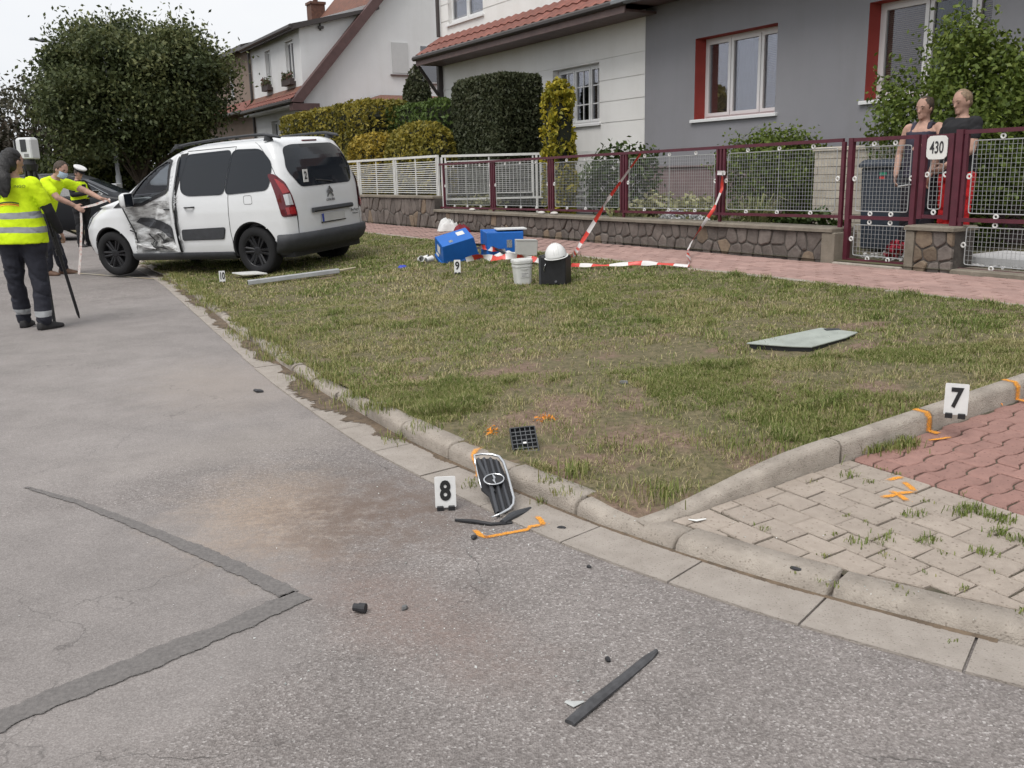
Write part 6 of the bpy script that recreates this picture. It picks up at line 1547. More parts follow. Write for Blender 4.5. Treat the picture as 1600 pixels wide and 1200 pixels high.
# ---- broken car grille leaning on the kerb
B = gp(785, 806, .012); T_ = gp(760, 712, .155); vax = T_-B; Lg = np.linalg.norm(vax); vax /= Lg
nax = np.cross(np.array([1, .05, 0]), vax); nax /= np.linalg.norm(nax); uax = np.cross(vax, nax); uax /= np.linalg.norm(uax)
if nax[1] > 0: nax = -nax; 
def gpl(u, v):
    r = ray(u, v); t = np.dot(B-CP, nax)/np.dot(r, nax); P = CP+r*t-B; return np.dot(P, uax), np.dot(P, vax)
gri = thing('car_grille', 'broken black car grille with chrome surround leaning against the kerb by card 8', 'grille', tuple(B))
Mg = Matrix(((uax[0], vax[0], -nax[0]*-1), (uax[1], vax[1], -nax[1]*-1), (uax[2], vax[2], -nax[2]*-1)))
GL = lambda u, v, n=0.0: tuple(uax*u+vax*v+nax*n)
top = [gpl(*p) for p in ((743, 728), (741, 713), (752, 711), (768, 711.5), (780, 715), (787, 724), (793, 742), (799, 765), (803, 780), (802, 790), (796, 797), (783, 804), (768, 810))]
chrom = mat('grille_chrome', (.62, .63, .64), .18, .85)
m = MB(); m.tube([GL(*p, .006) for p in top], [.004]+[.0055]*2+[.0065]*8+[.005, .003], 8); m.build('chrome_surround', chrom, gri, smooth_=True)
m = MB(); m.tube([GL(*gpl(*p), .005) for p in ((741, 713), (746, 740), (752, 764))], .003, 6); m.build('chrome_strip', chrom, gri, smooth_=True)
back = [gpl(*p) for p in ((743, 714), (768, 713), (780, 717), (790, 740), (800, 772), (801, 788), (790, 799), (776, 805), (770, 790), (764, 772), (752, 762))]
m = MB(); m.add([GL(*p, -.012) for p in back]+[GL(*p, -.018) for p in back], [tuple(range(len(back))), tuple(range(2*len(back)-1, len(back)-1, -1))]); m.build('backing', M_BLACK, gri)
louv = mat('grille_louvre', (.06, .063, .07), .35, .2)
for (a_, b_) in (((747, 716), (772, 768)), ((756, 715), (778, 800)), ((766, 715), (788, 798)), ((775, 718), (797, 792))):
    p0, p1 = np.array(gpl(*a_)), np.array(gpl(*b_)); d = p1-p0; nr = np.array([-d[1], d[0]])/np.linalg.norm(d); wl = .0085
    rows = [[GL(*(p0+d*t+nr*wl*k), h) for k, h in ((-1, -.010), (-.6, .0), (.2, .004), (.9, -.004), (1, -.012))] for t in (0, .5, 1)]
    m = MB(); m.grid(rows); m.build('louvre', louv, gri, smooth_=True)
ec = np.array(gpl(772, 752)); er = abs(gpl(788, 752)[0]-gpl(756, 752)[0])/2; ev = er*.80
m = MB(); ring_ = [GL(ec[0]+er*math.cos(t), ec[1]+ev*math.sin(t), .012) for t in np.linspace(0, 2*math.pi, 25)]; m.tube(ring_, .0032, 6, caps=False)
bolt = [(.30, .95), (-.10, .10), (.16, .06), (-.30, -.95), (.06, -.12), (-.18, -.08)]
m.add([GL(ec[0]+er*x*.75, ec[1]+ev*y, h) for h in (.010, .015) for x, y in [(-.12, 1.15), (.26, .18), (-.06, .10), (.12, -1.15), (-.26, -.18), (.06, -.10)]], [(0, 1, 2, 3, 4, 5), (11, 10, 9, 8, 7, 6)]+[(i, (i+1) % 6, 6+(i+1) % 6, 6+i) for i in range(6)]); em = m.build('emblem', chrom, gri)
m = MB(); m.add([GL(ec[0]+er*.95*math.cos(t), ec[1]+ev*.95*math.sin(t), .008) for t in np.linspace(0, 2*math.pi, 24, endpoint=False)], [tuple(range(24))]); m.build('emblem_disc', M_BLACK, em)
# ---- black trim pieces
def flat_strip(name, label, px, wd, th, m_, cat='trim piece', lift=.0, group=None, twist=0.0):
    P = [gpt(*p) for p in px]; o = P[0].copy(); m = MB(); rings = []
    for i, p in enumerate(P):
        d = (P[min(i+1, len(P)-1)]-P[max(i-1, 0)]); d.z = 0; d.normalize(); n = Vector((-d.y, d.x, 0)); w_ = wd[i] if isinstance(wd, (list, tuple)) else wd
        z = .003+lift+(.4*th*math.sin(i*1.7))
        rings.append([p-o+n*w_*k+Vector((0, 0, z+h)) for k, h in ((-.5, 0), (.5, 0), (.5, th*.6), (.2, th), (-.2, th), (-.5, th*.6))])
    m.loft(rings); ob = m.build(name, m_, bevel=0); ob.location = o; return tag(ob, label, cat, group)
flat_strip('trim_strip', 'long straight black trim strip lying on the asphalt in the foreground', [(890, 1133), (930, 1100), (975, 1062), (1012, 1030), (1026, 1021)], [.030, .034, .030, .028, .012], .010, mat('worn_trim', (.055, .055, .058), .6, var=.3, vscale=25))
flat_strip('trim_strip', 'thin bent black strip under the foot of the broken grille', [(711, 815), (740, 818), (768, 821), (800, 818)], [.008, .022, .018, .012], .010, M_BLACK)
flat_strip('trim_piece', 'curved dark plastic shard between the grille and the kerb', [(785, 820), (803, 810), (815, 803), (829, 797)], [.025, .04, .04, .02], .018, M_CLAD)
def chunk(name, label, u, v, sx, sy, sz, m_, seed, group=None, cat='debris', rot=None):
    r = random.Random(seed); P = gpt(u, v); m = MB(); n = 7
    rings = [[(math.cos(2*math.pi*i/n)*sx*k*r.uniform(.75, 1.1), math.sin(2*math.pi*i/n)*sy*k*r.uniform(.75, 1.1), z) for i in range(n)] for z, k in ((0, .9), (sz*.5, 1.0), (sz, .7))]
    m.loft(rings); o = m.build(name, m_); o.location = P+Vector((0, 0, .001)); o.rotation_euler = (0, 0, r.uniform(0, 3) if rot is None else rot); return tag(o, label, cat, group)
M_DEB = mat('debris_black', (.025, .025, .028), .55, var=.3, vscale=30)
m = MB(); m.tube([(-.022, 0, .017), (-.005, 0, .017), (-.004, 0, .017), (.02, 0, .017)], [.013, .013, .016, .016], 12); o = m.build('bottle_stub', M_DEB, smooth_=False); o.location = gpt(563, 957); o.rotation_euler = (0, 0, -.25)
tag(o, 'black cylindrical plastic cap on the asphalt below the soil stain', 'debris')
chunk('plastic_fragment', 'grey fragment right of the black cap on the asphalt', 632, 952, .016, .010, .012, mat('debris_grey', (.13, .13, .13), .7), 2)
chunk('plastic_fragment', 'dark fragment lying just left of the long trim strip', 950, 1033, .012, .009, .011, M_DEB, 3)
chunk('plastic_fragment', 'black oval fragment on the gutter right of the orange bracket', 878, 828, .024, .014, .013, M_DEB, 4, rot=-.3)
chunk('plastic_fragment', 'black fragment at the left end of the orange bracket', 741, 842, .016, .013, .013, M_DEB, 5)
chunk('plastic_fragment', 'small dark fragment on the asphalt between card 8 and the trim strip', 920, 887, .011, .008, .008, M_DEB, 6)
flat_strip('plastic_fragment', 'small black fragment on the rounded kerb by the grey pavers', [(1236, 889), (1243, 892), (1252, 893)], [.012, .02, .010], .008, M_DEB, 'debris')
flat_strip('plastic_fragment', 'thin black sliver on the gutter plate', [(1156, 907), (1166, 911), (1177, 915)], [.004, .007, .004], .004, M_DEB, 'debris')
flat_strip('plastic_fragment', 'dark sliver on the asphalt beside the long gutter', [(398, 611), (405, 613), (411, 613)], [.02, .045, .02], .012, M_DEB, 'debris')
flat_strip('plastic_fragment', 'pale clear plastic shard left of the long trim strip', [(884, 1098), (896, 1103), (912, 1098)], [.012, .028, .006], .003, mat('clear_shard', (.42, .43, .42), .25), 'debris')
flat_strip('plastic_fragment', 'white plastic shard on the grey pavers by the tapering kerb', [(1076, 813), (1088, 815), (1103, 812)], [.006, .018, .006], .003, M_PLAST, 'debris')
flat_strip('plastic_fragment', 'white shard on the gutter plate right of the black oval fragment', [(928, 836), (940, 840), (955, 844)], [.006, .016, .004], .003, M_PLAST, 'debris')
chunk('plastic_fragment', 'grey piece lying in the grass left of the cover plate', 975, 600, .03, .014, .02, mat('debris_grey', (0, 0, 0)), 9)
# glass crumbs and grit
V, Q_, Tn = [], [], []
pts = []
for u, v, su, sv, n in ((760, 830, 90, 30, 120), (1000, 890, 130, 50, 90), (1130, 850, 140, 50, 60), (900, 1000, 260, 90, 130), (650, 960, 160, 90, 70), (300, 950, 220, 110, 60), (1330, 960, 160, 60, 90), (600, 760, 60, 40, 40)):
    for _ in range(n):
        P = gpt(u+random.gauss(0, su*.6), min(1195, v+random.gauss(0, sv*.6))); pts.append((P.x, P.y, P.z+.003))
pts = np.array(pts); v_, q_ = leaves(pts, rng.choice([.003, .0045, .007], len(pts), p=[.6, .3, .1]), np.tile([0, 0, 1.], (len(pts), 1)), .6, 1.3)
tag(link('glass_crumbs', fast_mesh('glass_crumbs', v_, q_, rng.random(len(pts))), leaf_mat('crumbs', [(.30, .33, .32), (.48, .52, .5), (.62, .62, .6), (.7, .7, .68)], .2)), 'scattered glass crumbs and pale grit on road and kerb', 'debris', kind='stuff')
# ---- black lattice tray on the lawn
P = gpt(820, 700); tr = thing('lattice_tray', 'black ribbed plastic lattice lying tilted on the lawn behind the kerb', 'car part', P+Vector((0, .0, .012)), (R_(38), R_(-3), R_(6)))
tw, tl_ = .060, .095
M_LAT = mat('lattice_plastic', (.035, .036, .04), .5, var=.3, vscale=30)
m = MB(); m.box(-tw, tw, -tl_, tl_, -.004, .0); m.build('base', M_LAT, tr)
for x in (-tw, tw): m = MB(); m.box(x-.003, x+.003, -tl_, tl_, .0, .022); m.build('side', M_LAT, tr)
for y in (-tl_, tl_): m = MB(); m.box(-tw+.003, tw-.003, y-.003, y+.003, .0, .022); m.build('side', M_LAT, tr)
for i in range(1, 8): m = MB(); y = -tl_+2*tl_*i/8; m.box(-tw+.003, tw-.003, y-.0015, y+.0015, .0, .017 if i % 2 else .021); m.build('rib', mat('lattice_edge', (.10, .105, .11), .5), tr)
for i in range(1, 5): m = MB(); x = -tw+2*tw*i/5; m.box(x-.0015, x+.0015, -tl_+.003, tl_-.003, .0, .019); m.build('rib', mat('lattice_edge', (0, 0, 0)), tr)
m = MB(); m.box(-.008, .008, -.004, .006, .021, .024); m.build('clip', M_PLAST, tr)
# ---- cover plate in the lawn
Pc = [gpt(*p) for p in ((1166, 543), (1282, 519), (1340, 526), (1322, 534), (1268, 549), (1235, 548))]; o_ = sum(Pc, Vector())/6
cp_ = thing('cover_plate', 'grey-green shaft cover plate lying in the lawn', 'cover', (o_.x, o_.y, o_.z)); M_COV = mat('cover_grey', (.30, .325, .295), .8, var=.12, vscale=8, bump=.3, bscale=60)
q = [(p.x-o_.x, p.y-o_.y) for p in Pc]; n = len(Pc)
def slab(h0, h1, k):
    v = [(x*k, y*k, p.z-o_.z+h) for h in (h0, h1) for (x, y), p in zip(q, Pc)]; m = MB(); m.add(v, [tuple(range(n))[::-1], tuple(range(n, 2*n))]+[(i, (i+1) % n, n+(i+1) % n, n+i) for i in range(n)]); return m
slab(.022, .032, 1.0).build('plate', M_COV, cp_, bevel=.003)
slab(-.05, .0215, .95).build('rim', M_BLACK, cp_)
hp = gpt(1300, 522); m = MB(); m.tube([(hp.x-o_.x-.05, hp.y-o_.y, hp.z-o_.z+.0335), (hp.x-o_.x+.05, hp.y-o_.y, hp.z-o_.z+.0335)], [(.03, .004)]*2, 8); m.build('handle_recess', M_CLAD, cp_)
# ---- alloy rail and white panel on the grass
Pa, Pb, Pe = gpt(388, 449), gpt(530, 430), gpt(556, 424)
al = thing('metal_rail', 'long dull metal rail lying on the lawn in front of the van', 'rail', Pa)
m = MB(); d = (Pb-Pa); dn = Vector((-d.y, d.x, 0)).normalized()
m.loft([[q_+dn*k*.045+Vector((0, 0, h)) for k, h in ((-1, .03), (1, .03), (1, .085), (-1, .085))] for q_ in (Vector((0, 0, 0)), d)]); m.build('channel', mat('dull_aluminium', (.40, .41, .42), .5, .4, var=.15, vscale=5), al, bevel=.006)
m = MB(); e_ = Pe-Pa; m.tube([d+Vector((0, 0, .055)), e_+Vector((0, 0, .05))], [.018, .010], 6); m.build('rod', mat('rod_wood', (.45, .40, .28), .7), al)
m = MB(); m.box(-.002, .012, -.02, .02, .04, .075); m.build('end_cap', M_BLACK, al)
Pp = [gpt(*p) for p in ((363, 434), (400, 429), (418, 432), (380, 436.5))]; o_ = sum(Pp, Vector())/4
m = MB(); m.prism([(p.x-o_.x, p.y-o_.y) for p in Pp], .045, .058); pn = m.build('plastic_sheet', M_PLAST); pn.location = o_; tag(pn, 'flat white plastic panel on the grass next to card 10', 'panel')

# ---- kit on the lawn
M_BLUE = mat('blue_crate_plastic', (.010, .115, .43), .42, var=.06); M_LBL = mat('paper_label', (.58, .58, .56), .7, var=.1, vscale=30); M_QR = mat('print_grey', (.20, .21, .22), .8, var=.5, vscale=60)
def open_crate(parent, lx, ly, h, m_, th=.006):
    """tapered box with open top, rim flange and corner ribs, base at z=0"""
    b, t = .86, 1.0; rings = [[(x*lx/2*k, y*ly/2*k, z) for x, y in ((-1, -1), (1, -1), (1, 1), (-1, 1))] for z, k in ((0, b), (h*.8, t-.03), (h*.8, t+.02), (h, t+.03), (h, t-.02), (.01, b-.04))]
    m = MB(); m.loft(rings); return m.build('tub', m_, parent, bevel=.006)
P = gpt(712, 413); c1 = thing('blue_crate', 'blue plastic crate tipped onto its rim behind card 9', 'crate', P+Vector((.0, .12, .03)), (R_(180+22), R_(-14), R_(18)), 'blue plastic crates')
# tipped: open side down and towards us
c1.location = P+Vector((-.02, .22, .33)); open_crate(c1, .50, .36, .32, M_BLUE)
for sg in (-1, 1):
    for k_ in range(5):
        m = MB(); x = -.18+.09*k_; m.add([(x-.006, sg*.157, .02), (x+.006, sg*.157, .02), (x+.006, sg*.183, .25), (x-.006, sg*.183, .25)], [(0, 1, 2, 3)]); m.build('rib', M_BLUE, c1)
    m = MB(); m.add([(sg*.224, -.05, .05), (sg*.224, .06, .05), (sg*.2405, .06, .15), (sg*.2405, -.05, .15)], [(0, 1, 2, 3)]); m.build('label', M_LBL, c1)
    m = MB(); m.add([(sg*.234, -.12, .19), (sg*.234, -.02, .19), (sg*.2475, -.02, .225), (sg*.2475, -.12, .225)], [(0, 1, 2, 3)]); m.build('label', M_LBL, c1)
m = MB(); m.add([(.05, -.10, -.0015), (.15, -.10, -.0015), (.15, .0, -.0015), (.05, .0, -.0015)], [(0, 1, 2, 3)]); m.build('label', M_LBL, c1)
m = MB(); m.add([(-.10, .05, -.0015), (-.05, .05, -.0015), (-.05, .11, -.0015), (-.10, .11, -.0015)], [(0, 1, 2, 3)]); m.build('label', M_QR, c1)
for (x0, x1, z0, z1, mm) in ((.06, .20, .10, .20, M_LBL),):
    m = MB(); k0 = -(.36/2)*.99; m.add([(x0, -.172-.0, z0), (x1, -.172, z0), (x1, -.181, z1), (x0, -.181, z1)], [(0, 1, 2, 3)]); m.build('label', mm, c1)
P = gpt(790, 402); c2_ = thing('blue_crate', 'second blue plastic crate lying on its side nearer the wall', 'crate', P+Vector((0, .2, .0)), (R_(84), 0, R_(-6)), 'blue plastic crates')
c2_.location = P+Vector((.0, .08, .17)); c2_.rotation_euler = (R_(-90), 0, R_(8)); open_crate(c2_, .56, .34, .34, M_BLUE)
m = MB(); m.box(.02, .09, -.05, .05, -.004, -.001); m.build('label', M_QR, c2_)
m = MB(); m.box(-.10, .30, -.19, -.174, .06, .36); m.build('white_lid', M_PLAST, c2_)
P = gpt(822, 403); gb = thing('grey_box', 'light grey cardboard box behind the white bucket', 'box', P+Vector((0, .06, 0)), (0, R_(2), face_cam(P, .12)))
m = MB(); m.loft([[(x*.14*k, y*.09, z) for x, y in ((-1, -1), (1, -1), (1, 1), (-1, 1))] for z, k in ((.03, .95), (.22, 1.0))]); m.build('body', mat('grey_card', (.40, .40, .38), .8, var=.05), gb, bevel=.006)
m = MB(); m.box(-.14, .13, -.095, .095, .2205, .228); m.build('lid', mat('grey_card', (0, 0, 0)), gb)
P = gpt(817, 443); bk = thing('white_bucket', 'square white plastic bucket with lid standing on the lawn', 'bucket', P, (0, R_(-2), face_cam(P, .3))); bk.scale = (.80, .80, .86)
sq = lambda k, z: [(math.copysign(abs(math.cos(t))**.45, math.cos(t))*k, math.copysign(abs(math.sin(t))**.45, math.sin(t))*k, z) for t in np.linspace(0, 2*math.pi, 24, endpoint=False)]
M_BKT = mat('bucket_plastic', (.60, .60, .58), .45, var=.04)
m = MB(); m.loft([sq(.100, 0), sq(.104, .02), sq(.118, .21), sq(.124, .212), sq(.124, .232), sq(.118, .234), sq(.120, .262)]); m.build('tub', M_BKT, bk, smooth_=False)
m = MB(); m.loft([sq(.130, .255), sq(.132, .285), sq(.127, .300), sq(.112, .298)]); m.build('lid', M_BKT, bk)
m = MB(); m.box(-.055, .055, -.1135, -.1125, .085, .155); m.build('label', M_LBL, bk)
m = MB(); [m.box(-.045, .045-.02*(q_ % 2), -.1150, -.1138, .098+q_*.016, .103+q_*.016) for q_ in range(3)]; m.build('print', mat('print_dark', (.2, .2, .21), .8), bk)['kind'] = 'stuff'
m = MB(); m.tube([(.125*math.cos(t), -.125*math.sin(t)-.0, .235-.05*math.sin(t)) for t in np.linspace(0, math.pi, 14)], .003, 6); m.build('handle', M_BKT, bk)
P = gpt(868, 444); bc = thing('black_case', 'black carrying case standing on the lawn under the white helmet', 'case', P+Vector((0, .02, 0)), (0, 0, face_cam(P, -.35))); bc.scale = (.82, .82, .82)
M_CASE = mat('case_black', (.013, .013, .015), .45, var=.2, vscale=12)
m = MB(); m.cbox(-.175, .175, -.11, .11, 0, .36, .015); m.build('shell', M_CASE, bc, bevel=.012)
m = MB(); m.box(-.178, -.150, -.114, .114, .004, .362); m.build('edge_strip', M_CLAD, bc)
m = MB(); m.tube([(-.10, -.118, .17), (-.105, -.128, .19), (-.09, -.128, .24), (-.085, -.118, .26)], .006, 6); m.build('latch', M_CHR, bc)
m = MB(); m.tube([(.05, -.114, .04), (.05, -.12, .045)], .018, 8); m.build('stud', M_CLAD, bc)
hp = bc.matrix_basis @ Vector((.02, -.02, .345)); hm = thing('white_helmet', 'white safety helmet resting on the black case', 'helmet', hp, (R_(8), R_(-8), 0)); hm.scale = (.84, .84, .9)
m = MB(); m.sphere((0, 0, .0), (.135, .15, .155), 24, 12, 0.0); m.build('shell', mat('helmet_white', (.68, .68, .67), .3), hm, smooth_=True)
m = MB(); m.tube([(.140*math.cos(t), .157*math.sin(t)-(.03 if math.sin(t) < -.3 else 0), .006) for t in np.linspace(0, 2*math.pi, 33)], [(.012, .005)]*33, 6, caps=False); m.build('brim', mat('helmet_white', (0, 0, 0)), hm, smooth_=True)
m = MB()
for k in (-.03, 0, .03): m.tube([(k*(1-.2*abs(math.sin(t))), .151*math.cos(t), .157*math.sin(t)*.999) for t in np.linspace(.35, 2.8, 16)], .004, 5)
m.build('crest_ribs', mat('helmet_white', (0, 0, 0)), hm)['kind'] = 'stuff'
# ---- red and white tape
def tape_mat():
    m = bpy.data.materials.new('barrier_tape'); m.use_nodes = True; N_ = m.node_tree.nodes; L_ = m.node_tree.links.new; b = N_['Principled BSDF']
    a = N_.new('ShaderNodeAttribute'); a.attribute_name = 'tint'; r = N_.new('ShaderNodeValToRGB'); r.color_ramp.interpolation = 'CONSTANT'; e = r.color_ramp.elements
    e[0].position = 0; e[0].color = (.62, .60, .59, 1); e[1].position = .5; e[1].color = (.55, .045, .030, 1); L_(a.outputs['Fac'], r.inputs['Fac']); L_(r.outputs['Color'], b.inputs['Base Color']); b.inputs['Roughness'].default_value = .35; return m
M_TAPE = tape_mat()
def tape(name, label, pts, wd=.075, period=.30, phase=0.0, twist=None, sag=0.0, flat=False, wmul=None):
    P = [Vector(p) for p in pts]; S = [0]
    for i in range(len(P)-1): S.append(S[-1]+(P[i+1]-P[i]).length)
    n = max(8, int(S[-1]/.05)); V = []; T = []; tn = []; o = P[0].copy()
    for i in range(n+1):
        l = S[-1]*i/n; k = max(j for j in range(len(P)) if S[j] <= l+1e-9); k = min(k, len(P)-2); t = (l-S[k])/max(S[k+1]-S[k], 1e-6); p = P[k].lerp(P[k+1], t); d = (P[k+1]-P[k]).normalized()
        p = p-Vector((0, 0, sag*math.sin(math.pi*i/n)))
        up = Vector((0, 0, 1)); sd_ = d.cross(up); sd_ = sd_.normalized() if sd_.length > .05 else Vector((1, 0, 0)); u2 = sd_.cross(d).normalized()
        ang = (twist(i/n) if twist else 0.0); w_ = wd*(wmul(i/n) if wmul else 1); ax = (sd_*math.cos(ang)+u2*math.sin(ang)) if flat else (u2*math.cos(ang)+sd_*math.sin(ang))
        mid = ax.cross(d)*.006
        V += [p+ax*w_/2-o, p+mid-o, p-ax*w_/2-o]
        if i:
            b = (i-1)*3; T += [(b, b+1, b+4, b+3), (b+1, b+2, b+5, b+4)]; c = ((l/period+phase) % 1.0) >= .5; tn += [float(c), float(c)]
    ob = link(name, fast_mesh(name, np.array([tuple(v) for v in V]), np.array(T), np.array(tn)), M_TAPE); ob.location = o; return tag(ob, label, 'barrier tape', 'red and white barrier tape')
fp1 = W(*onS(1001, 240, SF+.03)); fp2 = W(*onS(1129, 270, SF+.05))
g1 = gpt(1075, 420); g2 = gpt(1000, 418); g3 = gpt(893, 421)
lift = lambda p, h: p+Vector((0, 0, h))
h1 = Vector(hm.location)+Vector((.05, .12, .02)); midt = W(*onS(950, 300, .25)); lowt = W(*onS(905, 362, .9))
tape('barrier_tape', 'barrier tape stretched from the white helmet up to the maroon fence', [h1, lowt, midt, fp1], .056, .42, .1, lambda t: .9*math.sin(t*8), 0.20, wmul=lambda t: .75+.35*math.sin(t*9+1)**2)
k1 = W(*onS(1082, 375, .35)); tape('barrier_tape', 'barrier tape hanging from the maroon fence post down to the paving', [fp2+Vector((0, 0, .01)), W(*onS(1128, 295, SF+.07)), W(*onS(1116, 325, SF+.12)), k1, lift(gpt(1076, 400), .10), lift(g1, .02)], .058, .36, .3, lambda t: .9*math.sin(t*11), 0.0, wmul=lambda t: .65+.45*math.cos(t*8)**2)
tape('barrier_tape', 'barrier tape lying along the lawn edge from the paving to the black case', [lift(g1, .03), lift(gpt(1045, 420), .05), lift(g2, .05), lift(gpt(945, 421), .045), lift(g3, .05)], .07, .38, .0, lambda t: .9+.4*math.sin(t*11), 0.0, flat=False, wmul=lambda t: .6+.3*math.sin(t*13)**2)
tape('barrier_tape', 'crumpled barrier tape between the blue crates and the white bucket', [lift(gpt(728, 412), .05), lift(gpt(750, 411), .09), lift(gpt(775, 412), .06), lift(gpt(795, 411), .09), lift(gpt(812, 409), .07), lift(gpt(846, 416), .06)], .08, .34, .2, lambda t: .8*math.sin(t*13), 0.0, wmul=lambda t: .7+.4*math.sin(t*17)**2)
tape('barrier_tape', 'short loop of barrier tape tied round the maroon fence post', [W(onS(1121, 270, SF+.04)[0], SF+.045, onS(1121, 270, SF)[2]), W(onS(1134, 271, SF+.04)[0], SF+.05, onS(1134, 270, SF)[2])], .05, .9, .0)
tape('barrier_tape', 'folded barrier tape with a dark hose inside the tipped crate mouth', [lift(gpt(735, 405), .10), lift(gpt(752, 402), .14), lift(gpt(770, 404), .12), lift(gpt(790, 404), .10)], .06, .25, .5, lambda t: .9*math.sin(t*9), 0.0)
m = MB(); ps = [lift(gpt(*p), h) for p, h in (((724, 408), .12), ((745, 402), .17), ((765, 402), .15), ((790, 406), .08), ((800, 408), .04))]; m.tube([p-ps[0] for p in ps], .018, 8); ho = m.build('dark_hose', M_BLACK); ho.location = ps[0]; tag(ho, 'dark rubber hose spilling out of the tipped blue crate', 'hose')
# crumpled sheet, cups, glove, bags, pebbles
def crumple(name, label, u, v, sx, sy, sz, m_, seed, cat, n=11, parts=None, rot=0.0):
    P = gpt(u, v); r = np.random.default_rng(seed); rows = []
    for i in range(n):
        row = []
        for j in range(n):
            x, y = 2*i/(n-1)-1, 2*j/(n-1)-1; rr_ = max(0, 1-(x*x+y*y)**1.2*.55); e = max(abs(x), abs(y))
            row.append((x*sx*(1-.2*e*abs(y))+r.normal(0, sx*.04), y*sy+r.normal(0, sy*.05), max(.004, sz*rr_*r.uniform(.55, 1.05) if e < .95 else .004)))
        rows.append(row)
    m = MB(); m.grid(rows); o = m.build(name, m_, smooth_=True); o.location = P; o.rotation_euler = (0, 0, rot); return tag(o, label, cat)
M_RAG = mat('white_cloth', (.60, .60, .59), .9, var=.08, vscale=14)
crumple('white_rag', 'crumpled white sheet lying in front of the second blue crate', 792, 404, .19, .08, .10, M_RAG, 31, 'sheet')
crumple('white_bag', 'crumpled white bag at the foot of the stone wall', 701, 361, .20, .12, .24, M_RAG, 32, 'bag')
crumple('red_bag', 'small dark red bag beside the white one at the stone wall', 722, 363, .16, .09, .15, mat('dark_red_cloth', (.17, .012, .022), .7, var=.2, vscale=10), 33, 'bag')
P = gpt(710, 357); m = MB(); m.box(-.08, .06, -.02, .02, .16, .30); o = m.build('white_paper', M_RAG, bevel=.004); o.location = P; o.rotation_euler = (.1, .2, .1); tag(o, 'folded white paper standing on the white bag', 'paper')
crumple('blue_glove', 'crumpled blue disposable glove on the lawn', 629, 419, .07, .035, .045, mat('blue_latex', (.02, .045, .42), .5), 34, 'glove', 7)
for k, (u, v) in enumerate(((657, 412), (664, 410.5), (671, 412))):
    P = gpt(u, v); t = thing('paper_cup', ['white cup lying leftmost of three on the grass by the tipped crate', 'white cup lying in the middle of three by the tipped crate', 'white cup lying nearest to the tipped blue crate'][k], 'cup', P+Vector((0, 0, .06)), (R_(80), R_(20*k), R_(25+50*k)), 'white cups on the grass')
    m = MB(); m.tube([(0, 0, -.05), (0, 0, .05)], [.028, .038], 14, caps=False); m.build('wall', M_PLAST, t, smooth_=True)
    m = MB(); m.torus((0, 0, .05), (0, 0, 1), .038, .003, 14, 5); m.build('rim', M_PLAST, t); m = MB(); m.tube([(0, 0, -.05), (0, 0, -.046)], [.028, .028], 14); m.build('base', mat('cup_grey', (.12, .12, .12), .7), t)
for k, (u, v, lab) in enumerate(((738, 330, 'white pebble on the wall coping near the left end of the maroon fence'), (846, 332.5, 'white pebble on the wall coping left of a maroon post'), (866, 333, 'white pebble on the wall coping right of a maroon post'))):
    a_, s_, z_ = onS(u, v, -.02); m = MB(); m.sphere((0, 0, 0), (.085, .05, .028), 10, 6); o = m.build('pebble', mat('pebble_white', (.52, .50, .47), .8, var=.1), smooth_=True); o.location = W(a_, -.02, Z_W+.022); o.rotation_euler = (0, 0, THETA); tag(o, lab, 'stone', 'white pebbles on the coping')

# ---- orange survey paint
def spray():
    m = bpy.data.materials.new('orange_spray_paint'); m.use_nodes = True; N_ = m.node_tree.nodes; L_ = m.node_tree.links.new; b = N_['Principled BSDF']; b.inputs['Base Color'].default_value = (.78, .315, .018, 1); b.inputs['Roughness'].default_value = .75
    a = N_.new('ShaderNodeAttribute'); a.attribute_name = 'edge'; tc = N_.new('ShaderNodeTexCoord'); n = N_.new('ShaderNodeTexNoise'); n.inputs['Scale'].default_value = 170; n.inputs['Detail'].default_value = 5; n.inputs['Roughness'].default_value = .7; L_(tc.outputs['Object'], n.inputs['Vector'])
    x = N_.new('ShaderNodeMath'); x.operation = 'MULTIPLY_ADD'; x.inputs[1].default_value = .60; x.inputs[2].default_value = .04; L_(a.outputs['Fac'], x.inputs[0]); g = N_.new('ShaderNodeMath'); g.operation = 'SUBTRACT'; L_(x.outputs[0], g.inputs[0]); L_(n.outputs['Fac'], g.inputs[1])
    r = N_.new('ShaderNodeMapRange'); r.inputs['From Min'].default_value = -.16; r.inputs['From Max'].default_value = .24; L_(g.outputs[0], r.inputs['Value']); L_(r.outputs['Result'], b.inputs['Alpha']); return m
M_ORG = spray(); M_ORGB = mat('orange_blades', (.72, .25, .015), .7)
def edge_attr(o, per):
    e = o.data.attributes.new('edge', 'FLOAT', 'POINT'); e.data.foreach_set('value', np.array([per(i) for i in range(len(o.data.vertices))], np.float32)); return o
